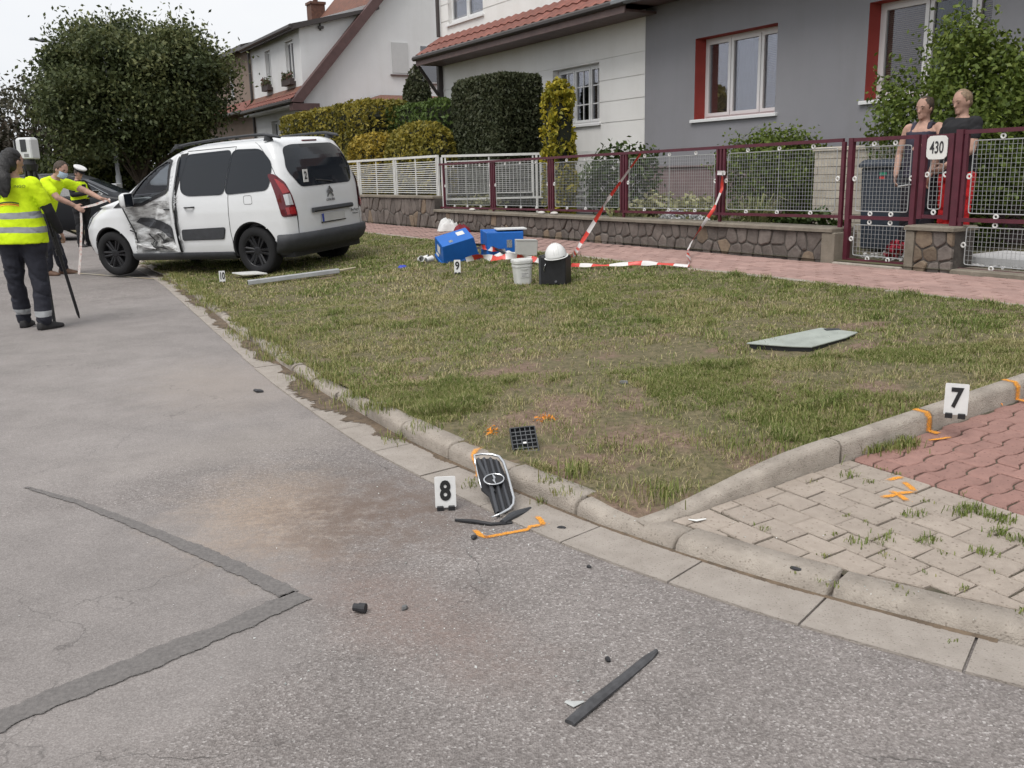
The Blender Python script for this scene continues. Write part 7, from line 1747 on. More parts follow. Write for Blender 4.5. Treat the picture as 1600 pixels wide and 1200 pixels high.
def paint(name, strokes, parent=None, wd=.022, lift_=.0045, rag=.5, zf=None):
    m = MB(); E_ = []
    for px in strokes:
        P = [(gpt(*p) if zf is None else Vector(gp(p[0], p[1], zf))) for p in px]; pts = []
        for i in range(len(P)-1):
            n = max(2, int((P[i+1]-P[i]).length/.008))
            for j in range(n): pts.append(P[i].lerp(P[i+1], j/n))
        pts.append(P[-1]); rows = []
        for p in pts:
            a_, s_ = AS(p); k_ = float(sk(a_))
            if k_ < s_ < k_+.225: p.z += .0095
        for i, p in enumerate(pts):
            d = pts[min(i+1, len(pts)-1)]-pts[max(i-1, 0)]; d.z = 0; d.normalize(); nr = Vector((-d.y, d.x, 0))
            a1 = wd*.85*(1+rag*.5*(random.random()-.5)); a2 = wd*.85*(1+rag*.5*(random.random()-.5)); en = max(.72, min(1, min(i, len(pts)-1-i)/2.0)); rows.append([tuple(p+nr*a1*k_+Vector((0, 0, lift_))) for k_ in (1, .45)]+[tuple(p-nr*a2*k_+Vector((0, 0, lift_))) for k_ in (.45, 1)]); E_ += [0, en, en, 0]
        m.grid(rows)
        for _ in range(int(len(pts)*.5)):        # overspray dots
            p = random.choice(pts); q = p+Vector((random.gauss(0, wd*.6), random.gauss(0, wd*.6), lift_)); s_ = random.uniform(.001, .003); m.add([tuple(q+Vector((s_*math.cos(t), s_*math.sin(t), 0))) for t in (0, 1.3, 2.5, 3.8, 5)], [(0, 1, 2, 3, 4)]); E_ += [1]*5
    o = m.build(name, M_ORG, parent, recalc=False); return edge_attr(o, lambda i: E_[i])
OPQ = 'paint mark'
def pm(strokes, label, **k):
    o = paint('paint_mark', strokes, **k); return tag(o, label, OPQ, 'orange survey marks')
pm([[(741, 829), (752, 838), (764, 842)], [(757, 841), (800, 833), (848, 824)], [(849, 826), (846, 818), (838, 811)]], 'orange sprayed bracket on the asphalt and gutter below the grille', wd=.022, lift_=.0042)
pm([[(1388, 752), (1400, 748), (1412, 747)], [(1412, 754), (1422, 762), (1430, 769)], [(1428, 770), (1412, 771), (1402, 773)], [(1377, 778), (1392, 776), (1404, 773)], [(1392, 768), (1402, 773), (1418, 784)]], 'orange sprayed figure on the grey pavers', wd=.024, lift_=.0045, rag=.5)
pm([[(1450, 689), (1468, 687), (1486, 684)]], 'short orange line on the red pavers under card 7', wd=.018, lift_=.0045)
# on the lawn edging kerb (front face and top)
def kerb_mark(s0, wd, label, up=True):
    rows = []; zl_ = float(z_drive(A_DRV-.03, s0)); h = zl_+.092
    prof = [(A_DRV-.10, zl_+.006), (A_DRV-.048, zl_+.008), (A_DRV-.0465, h-.024), (A_DRV-.029, h+.001), (A_DRV+.035, h+.004)]
    for t in np.linspace(0, 1, 9): rows.append([tuple(W(a_, s0+wd*(t-.5)*(1+.25*random.random()), z_)) for a_, z_ in prof])
    m = MB(); m.grid(rows); return tag(edge_attr(m.build('paint_mark', M_ORG, recalc=False), lambda i: math.sin(math.pi*(i//5)/8)**.6), label, OPQ, 'orange survey marks')
kerb_mark(onA(1450, 675, A_DRV-.045)[1], .055, 'orange stripe over the lawn edging kerb left of card 7'); kerb_mark(onA(1586, 650, A_DRV-.045)[1], .055, 'orange stripe over the lawn edging kerb right of card 7')
def kerb_road_mark():
    rows = []; a_c = onS(733, 722, float(sk(-2.8)))[0]
    for t in np.linspace(0, 1, 9):
        w_ = .05*(t-.5)*(1+.4*random.random()); r = []
        for o, dz, sh in ((.06, -9, -.10), (.02, -8, -.09), (.004, .35, -.06), (.004, .7, -.03), (-.012, .92, .0), (-.05, 1.0, .03), (-.12, 1.0, .05)):
            a_ = a_c+sh+w_; h = kerb_top(a_); z_ = .0175 if dz < 0 else h*dz+.004; r.append(tuple(W(*Kp(a_, o, z_))))
        rows.append(r)
    m = MB(); m.grid(rows); return tag(edge_attr(m.build('paint_mark', M_ORG, recalc=False), lambda i: math.sin(math.pi*(i//7)/8)**.6*(1 if 0 < i % 7 < 6 else .3)), 'orange sprayed patch on the kerb face behind card 8', OPQ, 'orange survey marks')
kerb_road_mark()
def grass_paint(u, v, r, n, label):
    P = gpt(u, v); pts = np.stack([P.x+rng.normal(0, r, n), P.y+rng.normal(0, r*1.1, n), P.z+np.abs(rng.normal(.010, .007, n))], 1); v_, q_ = leaves(pts, .006, None, 1, 3.4); o = link('paint_mark', fast_mesh('paint_mark', v_, q_), M_ORGB); return tag(o, label, OPQ, 'orange survey marks')
grass_paint(768, 678, .024, 60, 'orange spray on grass left of the lattice tray'); grass_paint(852, 656, .028, 110, 'orange spray on grass right of the lattice tray'); grass_paint(1545, 628, .03, 70, 'orange spray on grass behind card 7')
# ---- weeds and grass tufts in joints
def tuft(P, n, h, spread, r):
    V, T = [], []
    for i in range(n):
        a_ = r.uniform(0, 6.28); d = np.array([math.cos(a_), math.sin(a_), 0]); b = np.array([P[0]+r.normal(0, spread), P[1]+r.normal(0, spread), P[2]]); ln = r.uniform(.15, 1.0); hh = h*r.uniform(.5, 1.2); pr = np.array([-d[1], d[0], 0])*.002
        k = len(V); mid = b+d*hh*.35*ln+np.array([0, 0, hh*.7]); tip = b+d*hh*.9*ln+np.array([0, 0, hh*(1.0-.45*ln)]); V += [b-pr, b+pr, mid+pr*.8, mid-pr*.8, tip]; T += [(k, k+1, k+2), (k, k+2, k+3), (k+3, k+2, k+4)]
    return V, T
def tufts(name, label, spots, seed):
    r = np.random.default_rng(seed); V, T, C_ = [], [], []
    for (u, v, n, h, sp) in spots:
        v_, t_ = tuft(gpt(u, v), n, h, sp, r); k = len(V); V += v_; T += [(a+k, b+k, c+k) for a, b, c in t_]; C_ += list(np.repeat(np.clip(r.uniform(0, .75, n), 0, 1), 3))
    return tag(link(name, fast_mesh(name, np.array(V), np.array(T), np.array(C_)), M_GRASS), label, 'weeds', kind='stuff')
tufts('grass_tufts', 'taller green grass tufts at the kerbs and worn corner', [(900, 742, 90, .075, .05), (1035, 775, 110, .075, .06), (625, 672, 120, .06, .05), (585, 640, 120, .06, .05), (600, 655, 120, .06, .05), (555, 620, 110, .06, .05), (1180, 700, 120, .06, .10), (1130, 690, 100, .05, .10), (740, 760, 50, .045, .03), (860, 770, 40, .04, .03), (880, 800, 36, .035, .03), (845, 780, 30, .05, .02), (1040, 640, 80, .05, .08), (1300, 640, 110, .055, .10), (1240, 650, 110, .05, .10), (960, 700, 60, .05, .06), (1390, 640, 80, .05, .08), (470, 560, 110, .06, .08), (410, 520, 90, .06, .08), (660, 685, 60, .05, .05), (940, 600, 60, .05, .1), (1060, 600, 70, .05, .1), (1395, 700, 150, .05, .05), (1420, 695, 110, .05, .03), (1365, 705, 110, .05, .04)], 41)
spots = []
rw = random.Random(3)
for k in range(46):
    s_ = S_RED+.163*rw.randint(0, 6); a_ = rw.uniform(-5.6, -4.05); P = W(a_, s_, float(z_drive(a_, s_))); spots.append(P)
V, T, C_ = [], [], []; r = np.random.default_rng(5)
for P in spots:
    n = r.integers(5, 16); v_, t_ = tuft(P, n, .016, .012, r); k = len(V); V += v_; T += [(a+k, b+k, c+k) for a, b, c in t_]; C_ += list(np.repeat(r.uniform(0, .6, n), 3))
for (u, v, n) in ((1520, 797, 90), (1500, 803, 50), (1545, 808, 60), (1570, 815, 60), (1560, 835, 60), (1450, 845, 46), (1430, 805, 30), (1590, 845, 40), (1540, 865, 40), (1330, 745, 30), (1375, 845, 26), (1340, 848, 22)):
    v_, t_ = tuft(gpt(u, v), n, .028, .022, r); k = len(V); V += v_; T += [(a+k, b+k, c+k) for a, b, c in t_]; C_ += list(np.repeat(r.uniform(0, .4, n), 3))
tag(link('joint_weeds', fast_mesh('joint_weeds', np.array(V), np.array(T), np.array(C_)), M_GRASS), 'small weeds growing in the joints of the pavers', 'weeds', kind='stuff')
# measuring tape laid on the road under the van's nose
ps = [gpt(*p) for p in ((95, 426), (150, 430), (215, 435), (262, 438))]; m = MB(); rows = [[p+Vector((0, -.02, .012))-ps[0], p+Vector((0, .02, .012))-ps[0]] for p in ps]; m.grid(rows); o = m.build('measuring_tape', mat('tape_yellow', (.55, .45, .25), .5, col2=(.5, .5, .46), vscale=3), recalc=False); o.location = ps[0]; tag(o, 'measuring tape laid on the road in front of the van wheel', 'tape')

# soil and needles washed into the gutter, grass creeping over the far kerb
r = np.random.default_rng(77); m = MB()
for a_ in np.arange(-5.2, 11, .02):
    far = smooth((a_+3.2)/1.6); wv = float(fbm(a_, 3.3, 2.6, 3)); wd_ = (.010+.05*max(0, wv-.42))*(1-far)+far*(.02+.32*max(0, wv-.36))
    m.add([Kp(a_, -.004, .016), Kp(a_+.021, -.004, .016), Kp(a_+.021, wd_*float(r.uniform(.8, 1.2)), .0125), Kp(a_, wd_*float(r.uniform(.8, 1.2)), .0125)], [(0, 1, 2, 3)])
m.build('gutter_dirt', mat('gutter_dirt', (.17, .125, .085), 1.0, col2=(.085, .065, .048), vscale=18, detail=8, bump=.8, bscale=90), gutter)
V, T, C_ = [], [], []
for _ in range(420):
    a_ = float(r.uniform(-3.4, 9.5)); far = float(smooth((a_+2.6)/1.2)); w0 = float(vnoise(a_, 8.2, 1.4))
    if far*.9+.12 < r.random() or w0 < .42: continue
    off = float(r.uniform(-.16, .06)) if far > .5 else float(r.uniform(-.01, .03)); k_ = Kp(a_, off, 0); P = W(k_[0], k_[1], .012 if off > 0 else kerb_top(a_)-.004)
    n = int(r.integers(10, 40)) if far > .5 else int(r.integers(8, 18)); v_, t_ = tuft(P, n, .055 if far > .5 else .03, .05 if far > .5 else .015, r); k = len(V); V += v_; T += [(x+k, y+k, z+k) for x, y, z in t_]; C_ += list(np.repeat(r.uniform(.05, .85, n), 3))
tag(link('kerb_grass', fast_mesh('kerb_grass', np.array(V), np.array(T), np.array(C_)), M_GRASS), 'grass and weeds creeping over the kerb and gutter', 'weeds', kind='stuff')
# ================================================================== PEOPLE
def remesh(mb, voxel, it=6, fac=.5, name='body'):
    me = mb.mesh('tmp'); mb.recalc(me); o = bpy.data.objects.new('tmp', me); COL.objects.link(o)
    r = o.modifiers.new('r', 'REMESH'); r.mode = 'VOXEL'; r.voxel_size = voxel; r.use_smooth_shade = True
    s = o.modifiers.new('s', 'SMOOTH'); s.iterations = it; s.factor = fac
    dg = bpy.context.evaluated_depsgraph_get(); out = bpy.data.meshes.new_from_object(o.evaluated_get(dg)); out.name = name
    bpy.data.objects.remove(o); bpy.data.meshes.remove(me); out.materials.clear()
    out.polygons.foreach_set('use_smooth', [True]*len(out.polygons)); return out
def wrinkle(me, amp=.009):
    n = len(me.vertices); co = np.zeros(n*3); me.vertices.foreach_get('co', co); co = co.reshape(-1, 3); nr = np.zeros(n*3); me.vertices.foreach_get('normal', nr); nr = nr.reshape(-1, 3)
    u = co[:, 0]*1.0+co[:, 1]*.8+3; v = co[:, 2]*1.9+co[:, 0]*.9+5; f = fbm(u, v, 7.5, 3)-.5; g = np.abs(fbm(u+4, v*.8, 4.2, 2)-.5)*2
    co += nr*(amp*(1.6*f-.9*(g < .12)*(.12-g)/.12))[:, None]; me.vertices.foreach_set('co', co.ravel()); me.update(); return me
V3 = lambda *a: Vector(a)
def ell(mb, c, ax, r, n=14, m=10):
    """ellipsoid with axes ax = (right, fwd, up)"""
    k = MB(); k.sphere((0, 0, 0), r, n, m); c = Vector(c); mb.add([c+ax[0]*p[0]+ax[1]*p[1]+ax[2]*p[2] for p in k.v], k.f)
def frame(up, right):
    up = Vector(up).normalized(); right = (Vector(right)-up*Vector(right).dot(up)).normalized(); return right, up.cross(right), up
def oval(c, ax, rx, ry, n=20, p=2.3):
    out = []
    for i in range(n):
        t = 2*math.pi*i/n; cs, sn = math.cos(t), math.sin(t); out.append(Vector(c)+ax[0]*math.copysign(abs(cs)**(2/p), cs)*rx+ax[1]*math.copysign(abs(sn)**(2/p), sn)*ry)
    return out
def limb(mb, pts, rad, n=12):
    # rounded limb through the joints
    P = [Vector(p) for p in pts]; Q, Rr = [], []
    for i in range(len(P)-1):
        for k in range(4): t = k/4; Q.append(P[i].lerp(P[i+1], t)); b = rad[i]+(rad[i+1]-rad[i])*t; Rr.append(b*(1+.06*math.sin(math.pi*t)))
    Q.append(P[-1]); Rr.append(rad[-1]); mb.tube(Q, Rr, n)
    for p, r in zip(P, rad): ell(mb, p, (V3(1, 0, 0), V3(0, 1, 0), V3(0, 0, 1)), r*.98, 10, 8)
def hand(mb, w, d, side, palm_n, curl=.5, s=1.0):
    """palm with four fingers and a thumb; w wrist, d direction, palm_n palm normal, side towards the thumb"""
    d = Vector(d).normalized(); side = (Vector(side)-d*Vector(side).dot(d)).normalized(); pn = d.cross(side)
    if pn.dot(Vector(palm_n)) < 0: pn = -pn
    ell(mb, Vector(w)+d*.05*s, (side, pn, d), (.042*s, .017*s, .058*s), 12, 8)
    for k, L_ in enumerate((.070, .080, .074, .058)):
        b = Vector(w)+d*.092*s+side*(.030-.020*k)*s; c1 = b+(d*math.cos(curl*.6)+pn*math.sin(curl*.6))*L_*.5*s; c2 = c1+(d*math.cos(curl*1.7)+pn*math.sin(curl*1.7))*L_*.55*s
        mb.tube([b-d*.01, b, c1, c2], [.0095*s, .0095*s, .0088*s, .0072*s], 8)
    b = Vector(w)+d*.03*s+side*.034*s; c1 = b+(d*.7+side*.7).normalized()*.04*s; c2 = c1+(d*.95+side*.15+pn*.3).normalized()*.032*s; mb.tube([b-side*.012, b, c1, c2], [.013*s, .012*s, .011*s, .009*s], 8)
M_SKIN = mat('skin', (.40, .245, .19), .65, var=.16, vscale=18, spec=.25); M_HAIRK = mat('black_hair', (.012, .011, .011), .5, var=.5, vscale=40, bump=.6, bscale=120); M_HAIRB = mat('brown_hair', (.050, .033, .022), .6, var=.4, vscale=40, bump=.6, bscale=120); M_HAIRL = mat('fair_hair', (.20, .14, .09), .6, var=.3, vscale=40, bump=.5, bscale=120)
M_TROU = mat('navy_trousers', (.024, .025, .034), .9, var=.25, vscale=6, bump=.35, bscale=16); M_SHOE = mat('work_shoe', (.022, .021, .022), .7, var=.3, vscale=15); M_SHOEB = mat('brown_shoe', (.10, .055, .035), .7, var=.2, vscale=12)
M_BLKC = mat('black_cloth', (.014, .014, .016), .9, var=.25, vscale=8, bump=.3, bscale=18)
def hivis(name, bands=()):
    m = bpy.data.materials.new(name); m.use_nodes = True; N_ = m.node_tree.nodes; L_ = m.node_tree.links.new; b = N_['Principled BSDF']; tc = N_.new('ShaderNodeTexCoord')
    b.inputs['Roughness'].default_value = .8; b.inputs['Specular IOR Level'].default_value = .2
    r = N_.new('ShaderNodeValToRGB'); r.color_ramp.interpolation = 'CONSTANT'; e = r.color_ramp.elements; Y_ = (.60, .80, .015, 1); G_ = (.27, .28, .295, 1)
    sp = N_.new('ShaderNodeSeparateXYZ'); L_(tc.outputs['Object'], sp.inputs[0]); mr = N_.new('ShaderNodeMapRange'); mr.inputs['From Max'].default_value = 2.0
    n = N_.new('ShaderNodeTexNoise'); n.inputs['Scale'].default_value = 3; ad = N_.new('ShaderNodeMath'); ad.operation = 'MULTIPLY_ADD'; ad.inputs[1].default_value = .05; L_(tc.outputs['Object'], n.inputs['Vector']); L_(n.outputs['Fac'], ad.inputs[0]); L_(sp.outputs['Z'], ad.inputs[2]); L_(ad.outputs[0], mr.inputs['Value'])
    e[0].color = Y_; e[1].position = .999; e[1].color = Y_
    for z0, z1 in bands:
        k = e.new((z0+.025)/2); k.color = G_; k = e.new((z1+.025)/2); k.color = Y_
    L_(mr.outputs['Result'], r.inputs['Fac']); L_(r.outputs['Color'], b.inputs['Base Color'])
    n2 = N_.new('ShaderNodeTexNoise'); n2.inputs['Scale'].default_value = 11; n2.inputs['Detail'].default_value = 4; bp = N_.new('ShaderNodeBump'); bp.inputs['Strength'].default_value = .5; bp.inputs['Distance'].default_value = .03
    L_(tc.outputs['Object'], n2.inputs['Vector']); L_(n2.outputs['Fac'], bp.inputs['Height']); L_(bp.outputs['Normal'], b.inputs['Normal']); return m
def banded(name, base, bands, col=(.34, .35, .36, 1)):
    m = hivis(name, bands); 
    for nd in m.node_tree.nodes:
        if nd.type == 'VALTORGB':
            for e in nd.color_ramp.elements:
                if e.color[1] > .5: e.color = base+(1,)
                else: e.color = col
    return m
def person(label, loc, rot, J, fem=False, shirt=None, sleeves=.55, shirt_hem=.0, trousers=None, shoes=None, hair=None, hair_style='short', under=None, scale=1.0, tank=False, look=(0, 1, 0), waist=1.0, hands=(True, True), curl=.6, headtilt=0.0):
    """J: joints in the person's own frame (x right, y forward, z up, feet at z=0)"""
    t = thing('person', label, 'person', loc, (0, 0, rot)); t.scale = (scale,)*3
    j = {k: Vector(v) for k, v in J.items()}; pel, che, nec, hea = j['pelvis'], j['chest'], j['neck'], j['head']
    sR, sL = j['shR'], j['shL']; right = sR-sL; spine = nec-pel; ax = frame(spine, right); hipr = (j['hipR']-j['hipL'])
    axp = frame((che-pel), hipr); wf = .93 if fem else 1.0
    tors = [(pel-axp[2]*.08, axp, .150*waist, .105*waist), (pel, axp, .172*waist, .118*waist), (pel.lerp(che, .45), axp, .138*waist, .102*waist), (che, ax, .160*wf, .118), (che.lerp(nec, .55), ax, .165*wf, .110), (nec-ax[2]*.05, ax, .125*wf, .078), (nec, ax, .058, .060)]
    up = (hea-nec).normalized(); f = Vector(look).normalized(); hr = f.cross(up).normalized(); hu = hr.cross(f).normalized(); hax = (hr, f, hu)
    mb = MB(); mb.loft([oval(c, a, rx, ry) for c, a, rx, ry in tors])
    limb(mb, [nec-ax[2]*.06, nec+up*.02, hea-hu*.03], [.060, .054, .052])
    ell(mb, hea+hu*.015, hax, (.076, .094, .108), 18, 14); ell(mb, hea+f*.022-hu*.058, hax, (.056, .066, .062)); ell(mb, hea+f*.080-hu*.088, hax, (.028, .02, .022))
    mb.tube([hea+f*.088+hu*.012, hea+f*.104-hu*.016, hea+f*.112-hu*.028], [.008, .012, .014], 8)
    for s_ in (-1, 1):
        ell(mb, hea+hr*.078*s_-hu*.008-f*.004, hax, (.009, .018, .030), 8, 6); ell(mb, hea+f*.078+hr*.034*s_+hu*.028, hax, (.024, .012, .008), 8, 6)
    ell(mb, hea+f*.090-hu*.057, hax, (.024, .010, .009), 8, 6)
    arms = {}
    for S, sg in (('R', 1), ('L', -1)):
        sh, el, wr = j['sh'+S], j['el'+S], j['wr'+S]; limb(mb, [sh.lerp(nec, .12)-ax[2]*.012, sh-ax[2]*.02, el, wr], [.056*wf, .056*wf, .043*wf, .029]); arms[S] = (sh, el, wr)
        hp, kn, an = j['hip'+S], j['knee'+S], j['ank'+S]; limb(mb, [hp, kn, an], [.088, .058, .040])
        d = (wr-el).normalized(); tw = j.get('thumb'+S, V3(-sg*.4, 1, 0))
        if hands[0 if S == 'R' else 1]: hand(mb, wr, j.get('hdir'+S, d), tw, V3(-sg, 0, -.2) if abs(d.z) > .5 else V3(0, 0, -1), curl)
        toe = j.get('toe'+S, V3(0, 1, 0)); mb.tube([an, an+toe*.04-V3(0, 0, an.z-.045), an+toe*.10-V3(0, 0, an.z-.035)], [.036, .034, .02], 8)
    me = remesh(mb, .010, 4, .5, 'body'); body_ = link('body', me, M_SKIN, t)
    # eyes and mouth
    for s_ in (-1, 1):
        k = MB(); ell(k, hea+f*.083+hr*.033*s_+hu*.010, hax, (.010, .005, .005), 8, 6); k.build('eye', mat('eye_dark', (.07, .045, .035), .5), body_, smooth_=True)
        k = MB(); k.tube([hea+f*.088+hr*.018*s_+hu*.032, hea+f*.086+hr*.036*s_+hu*.037, hea+f*.074+hr*.054*s_+hu*.031], [.004, .0045, .002], 5); k.build('eyebrow', hair or M_HAIRB, body_)
    k = MB(); k.tube([hea+f*.090-hu*.056+hr*x for x in (-.018, 0, .018)], [.002, .004, .002], 6); k.build('mouth', mat('lips', (.30, .12, .10), .5), body_)
    # shirt
    if shirt:
        inf = .016; k = MB(); hem = pel-axp[2]*(.06+shirt_hem)
        rg = [(hem, axp, .185*waist+.012, .135*waist+.010), (pel, axp, .182*waist+inf, .128*waist+inf), (pel.lerp(che, .45), axp, .150*waist+inf+.012, .112*waist+inf+.012), (che, ax, .170*wf+inf, .125+inf), (che.lerp(nec, .55), ax, .172*wf+inf, .116+inf)]
        if not tank: rg += [(nec-ax[2]*.045, ax, .135*wf+inf, .082+inf*.7), (nec-ax[2]*.012, ax, .075, .072)]
        else: rg += [(nec-ax[2]*.13, ax, .145*wf, .10), (nec-ax[2]*.075, ax, .11*wf, .088)]
        k.loft([oval(c, a, rx, ry, 24) for c, a, rx, ry in rg])
        if tank:
            for sg in (-1, 1):
                s0 = nec+ax[0]*.085*sg-ax[2]*.03; k.tube([s0-ax[2]*.14+ax[1]*.10, s0+ax[1]*.03+ax[2]*.012, s0-ax[1]*.04+ax[2]*.005, s0-ax[2]*.14-ax[1]*.095], .032, 8)
        else:
            for S in 'RL':
                sh, el, wr = arms[S]
                if sleeves <= 1: e = sh.lerp(el, sleeves); limb(k, [sh.lerp(nec, .15)-ax[2]*.015, sh-ax[2]*.02, e], [.066*wf, .072*wf, .070*wf])
                else: limb(k, [sh.lerp(nec, .15)-ax[2]*.015, sh-ax[2]*.02, el, wr], [.066*wf, .068*wf, .056*wf, .042])
        so = link('shirt', wrinkle(remesh(k, .011, 5, .5, 'shirt')), shirt, t)
    if under:
        for S in 'RL':
            sh, el, wr = arms[S]; k = MB(); limb(k, [sh.lerp(el, .35), el, el.lerp(wr, .95)], [.058*wf, .054*wf, .040]); link('sleeve', remesh(k, .012, 4, .5, 'sleeve'), under, t)
    if trousers:
        k = MB(); k.loft([oval(c, axp, rx, ry, 24) for c, rx, ry in ((pel-axp[2]*.13, .150*waist, .125*waist), (pel-axp[2]*.05, .185*waist, .135*waist), (pel+axp[2]*.06, .168*waist, .118*waist))])
        for S in 'RL':
            hp, kn, an = j['hip'+S], j['knee'+S], j['ank'+S]; limb(k, [hp, hp.lerp(kn, .5), kn, kn.lerp(an, .5), an+V3(0, 0, .0)], [.112*waist, .100, .082, .076, .070])
        link('trousers', wrinkle(remesh(k, .011, 5, .5, 'trousers'), .013), trousers, t)
    for S in 'RL':
        an = j['ank'+S]; toe = j.get('toe'+S, V3(0, 1, 0)).normalized(); sdv = V3(toe.y, -toe.x, 0); rings = []
        for (dy, w_, h, z0) in ((-.075, .026, .06, .01), (-.06, .038, .085, 0), (0, .042, .095, 0), (.07, .046, .070, 0), (.14, .046, .052, 0), (.185, .036, .04, .006), (.205, .014, .025, .012)):
            b = V3(an.x, an.y, 0)+toe*dy; zb_ = an.z-.085; rings.append([b+sdv*x*w_+V3(0, 0, zb_+z_) for x, z_ in ((-1, z0), (1, z0), (1.0, z0+h*.45), (.6, h), (-.6, h), (-1.0, z0+h*.45))])
        k = MB(); k.loft(rings); o = k.build('shoe', shoes or M_SHOE, t, bevel=.006); autosmooth(o, 50)
    # hair
    if hair:
        k = MB(); ell(k, hea+hu*.030-f*.016, hax, (.086, .098, .102), 18, 14)
        if hair_style == 'long':
            ell(k, hea-f*.05-hu*.03, hax, (.082, .07, .10)); k.tube([hea-f*.085+hu*.01, hea-f*.12-hu*.07+V3(.02, -.03, 0), hea-f*.10-hu*.17+V3(.03, -.085, 0), hea-f*.08-hu*.26+V3(.03, -.115, 0), hea-f*.06-hu*.34+V3(.03, -.135, 0)], [(.05, .045), (.07, .05), (.075, .045), (.065, .035), (.03, .015)], 12)
        elif hair_style == 'bun': ell(k, hea-f*.10+hu*.06, hax, (.045, .045, .045)); ell(k, hea-f*.045-hu*.02, hax, (.08, .06, .08))
        else: ell(k, hea-f*.04-hu*.02, hax, (.080, .058, .07))
        hm_ = wrinkle(remesh(k, .009, 3, .5, 'hair'), .010)
        # keep the face free
        bm = bmesh.new(); bm.from_mesh(hm_); kill = []
        for v in bm.verts:
            q = v.co-hea; y, z = q.dot(f), q.dot(hu)
            if y > .030 and z < .062-.25*max(0, .09-y) or (y > .045 and z < .085): kill.append(v)
        bmesh.ops.delete(bm, geom=kill, context='VERTS'); bm.to_mesh(hm_); bm.free(); link('hair', hm_, hair, t)
    return t, j, hax, hea
STAND = dict(pelvis=(0, 0, .95), chest=(0, .01, 1.24), neck=(0, -.01, 1.46), head=(0, .015, 1.60), shR=(.185, -.01, 1.405), shL=(-.185, -.01, 1.405), elR=(.235, -.03, 1.11), elL=(-.235, -.03, 1.11), wrR=(.225, .04, .86), wrL=(-.225, .04, .86),
             hipR=(.095, 0, .90), hipL=(-.095, 0, .90), kneeR=(.11, .01, .49), kneeL=(-.11, .01, .49), ankR=(.115, -.02, .085), ankL=(-.115, -.02, .085), toeR=Vector((.15, 1, 0)).normalized(), toeL=Vector((-.15, 1, 0)).normalized())
def pose(**k): d = dict(STAND); d.update(k); return d
# ---- surveyor seen from behind
P = gp(54, 514); sc_ = 1.0
HV1 = hivis('hivis_shirt_striped', ((1.065, 1.125), (.935, .985))); TR1 = banded('trousers_reflective', (.026, .027, .036), ((.13, .185),))
t, j, hx, hd = person('person in a yellow reflective T-shirt and dark trousers seen from behind, holding the tripod', (P[0], P[1], 0), R_(2), pose(
    elR=(.285, .02, 1.13), wrR=(.30, .16, .93), elL=(-.27, .0, 1.12), wrL=(-.22, .18, .98), kneeL=(-.13, .03, .49), ankL=(-.15, .14, .085), kneeR=(.12, -.01, .49), ankR=(.13, -.05, .085), hdirR=V3(0, .6, -.6), toeR=Vector((.55, 1, 0)).normalized(), head=(.01, .02, 1.595)),
    True, HV1, .70, .06, TR1, M_SHOE, M_HAIRK, 'long', under=M_BLKC, look=(.42, .88, -.12), waist=1.24)
# back print, laid on the cloth
so = [c for c in t.children if c.name.startswith('shirt')][0]; bvh = BVHTree.FromPolygons([v.co for v in so.data.vertices], [p.vertices[:] for p in so.data.polygons])
def on_back(me, x0, z0, name, m_):
    for v in me.vertices:
        p = Vector((x0+v.co.x, -1, z0+v.co.y)); h = bvh.ray_cast(p, Vector((0, 1, 0)))
        v.co = Vector((p.x, (h[0].y if h[0] else -.12)-.004, p.z))
    o = link(name, me, m_, so); return o
M_PRINT = mat('print_black', (.03, .035, .03), .8)
on_back(text_mesh('EDV', .075), -.10, 1.28, 'print', mat('print_green', (.10, .22, .03), .8)); on_back(text_mesh('INGO', .035), .10, 1.365, 'print', M_PRINT)
for k_, (col, dz, r0) in enumerate((((.03, .03, .03), 0, 0), ((.55, .10, .02), -.016, .01), ((.75, .55, .02), -.026, .012))):
    m = MB(); rows = [[(x, (1.205+dz+.02*math.sin((x+.12)/.24*math.pi)-1.2)+e) for e in (-.005, .005)] for x in np.linspace(-.13+r0, .10, 14)]
    m.grid([[(a_, b_, 0) for a_, b_ in r] for r in rows]); on_back(m.mesh('print'), -.02, 1.2, 'print', mat('print_arc_%d' % k_, col, .8))
# ---- scanner on a tripod
tp_ = gp(62, 470); Yt = 9.25; hd_ = at(46, 252, Yt)
tri = thing('tripod', 'black survey tripod standing between the two people in yellow', 'tripod', (hd_.x, Yt, 0)); M_TRI = mat('tripod_black', (.02, .02, .022), .5, var=.2, vscale=10)
zt_ = hd_.z; foot = gp(124, 497); f1 = Vector((foot[0]-hd_.x, foot[1]-Yt, 0)); fr = f1.length
for k_ in range(3):
    a_ = math.atan2(f1.y, f1.x)+k_*2.094; e = Vector((math.cos(a_)*fr, math.sin(a_)*fr, 0)); b = Vector((e.x*.08, e.y*.08, zt_-.05)); md = b.lerp(e, .55); m = MB()
    for o_ in (-.022, .022): n_ = Vector((-e.y, e.x, 0)).normalized()*o_; m.tube([b+n_, md+n_], .014, 8)
    lg = m.build('leg', M_TRI, tri); m = MB(); m.tube([b.lerp(e, .45), b.lerp(e, .97), e], [.017, .015, .006], 8); m.build('lower_leg', M_TRI, lg); m = MB(); m.tube([md-(e-b).normalized()*.03, md+(e-b).normalized()*.03], .034, 8); m.build('clamp', M_TRI, lg)
m = MB(); m.tube([(0, 0, zt_-.09), (0, 0, zt_-.03)], [.06, .075], 12); m.build('head', M_TRI, tri); m = MB(); m.tube([(0, 0, zt_-.6), (0, 0, zt_-.05)], .02, 10); m.build('centre_column', M_TRI, tri)
sc = thing('laser_scanner', 'white boxy laser scanner mounted on the tripod', 'scanner', (hd_.x, Yt, zt_-.03), (0, 0, R_(-12))); M_SCW = mat('scanner_white', (.58, .59, .60), .4)
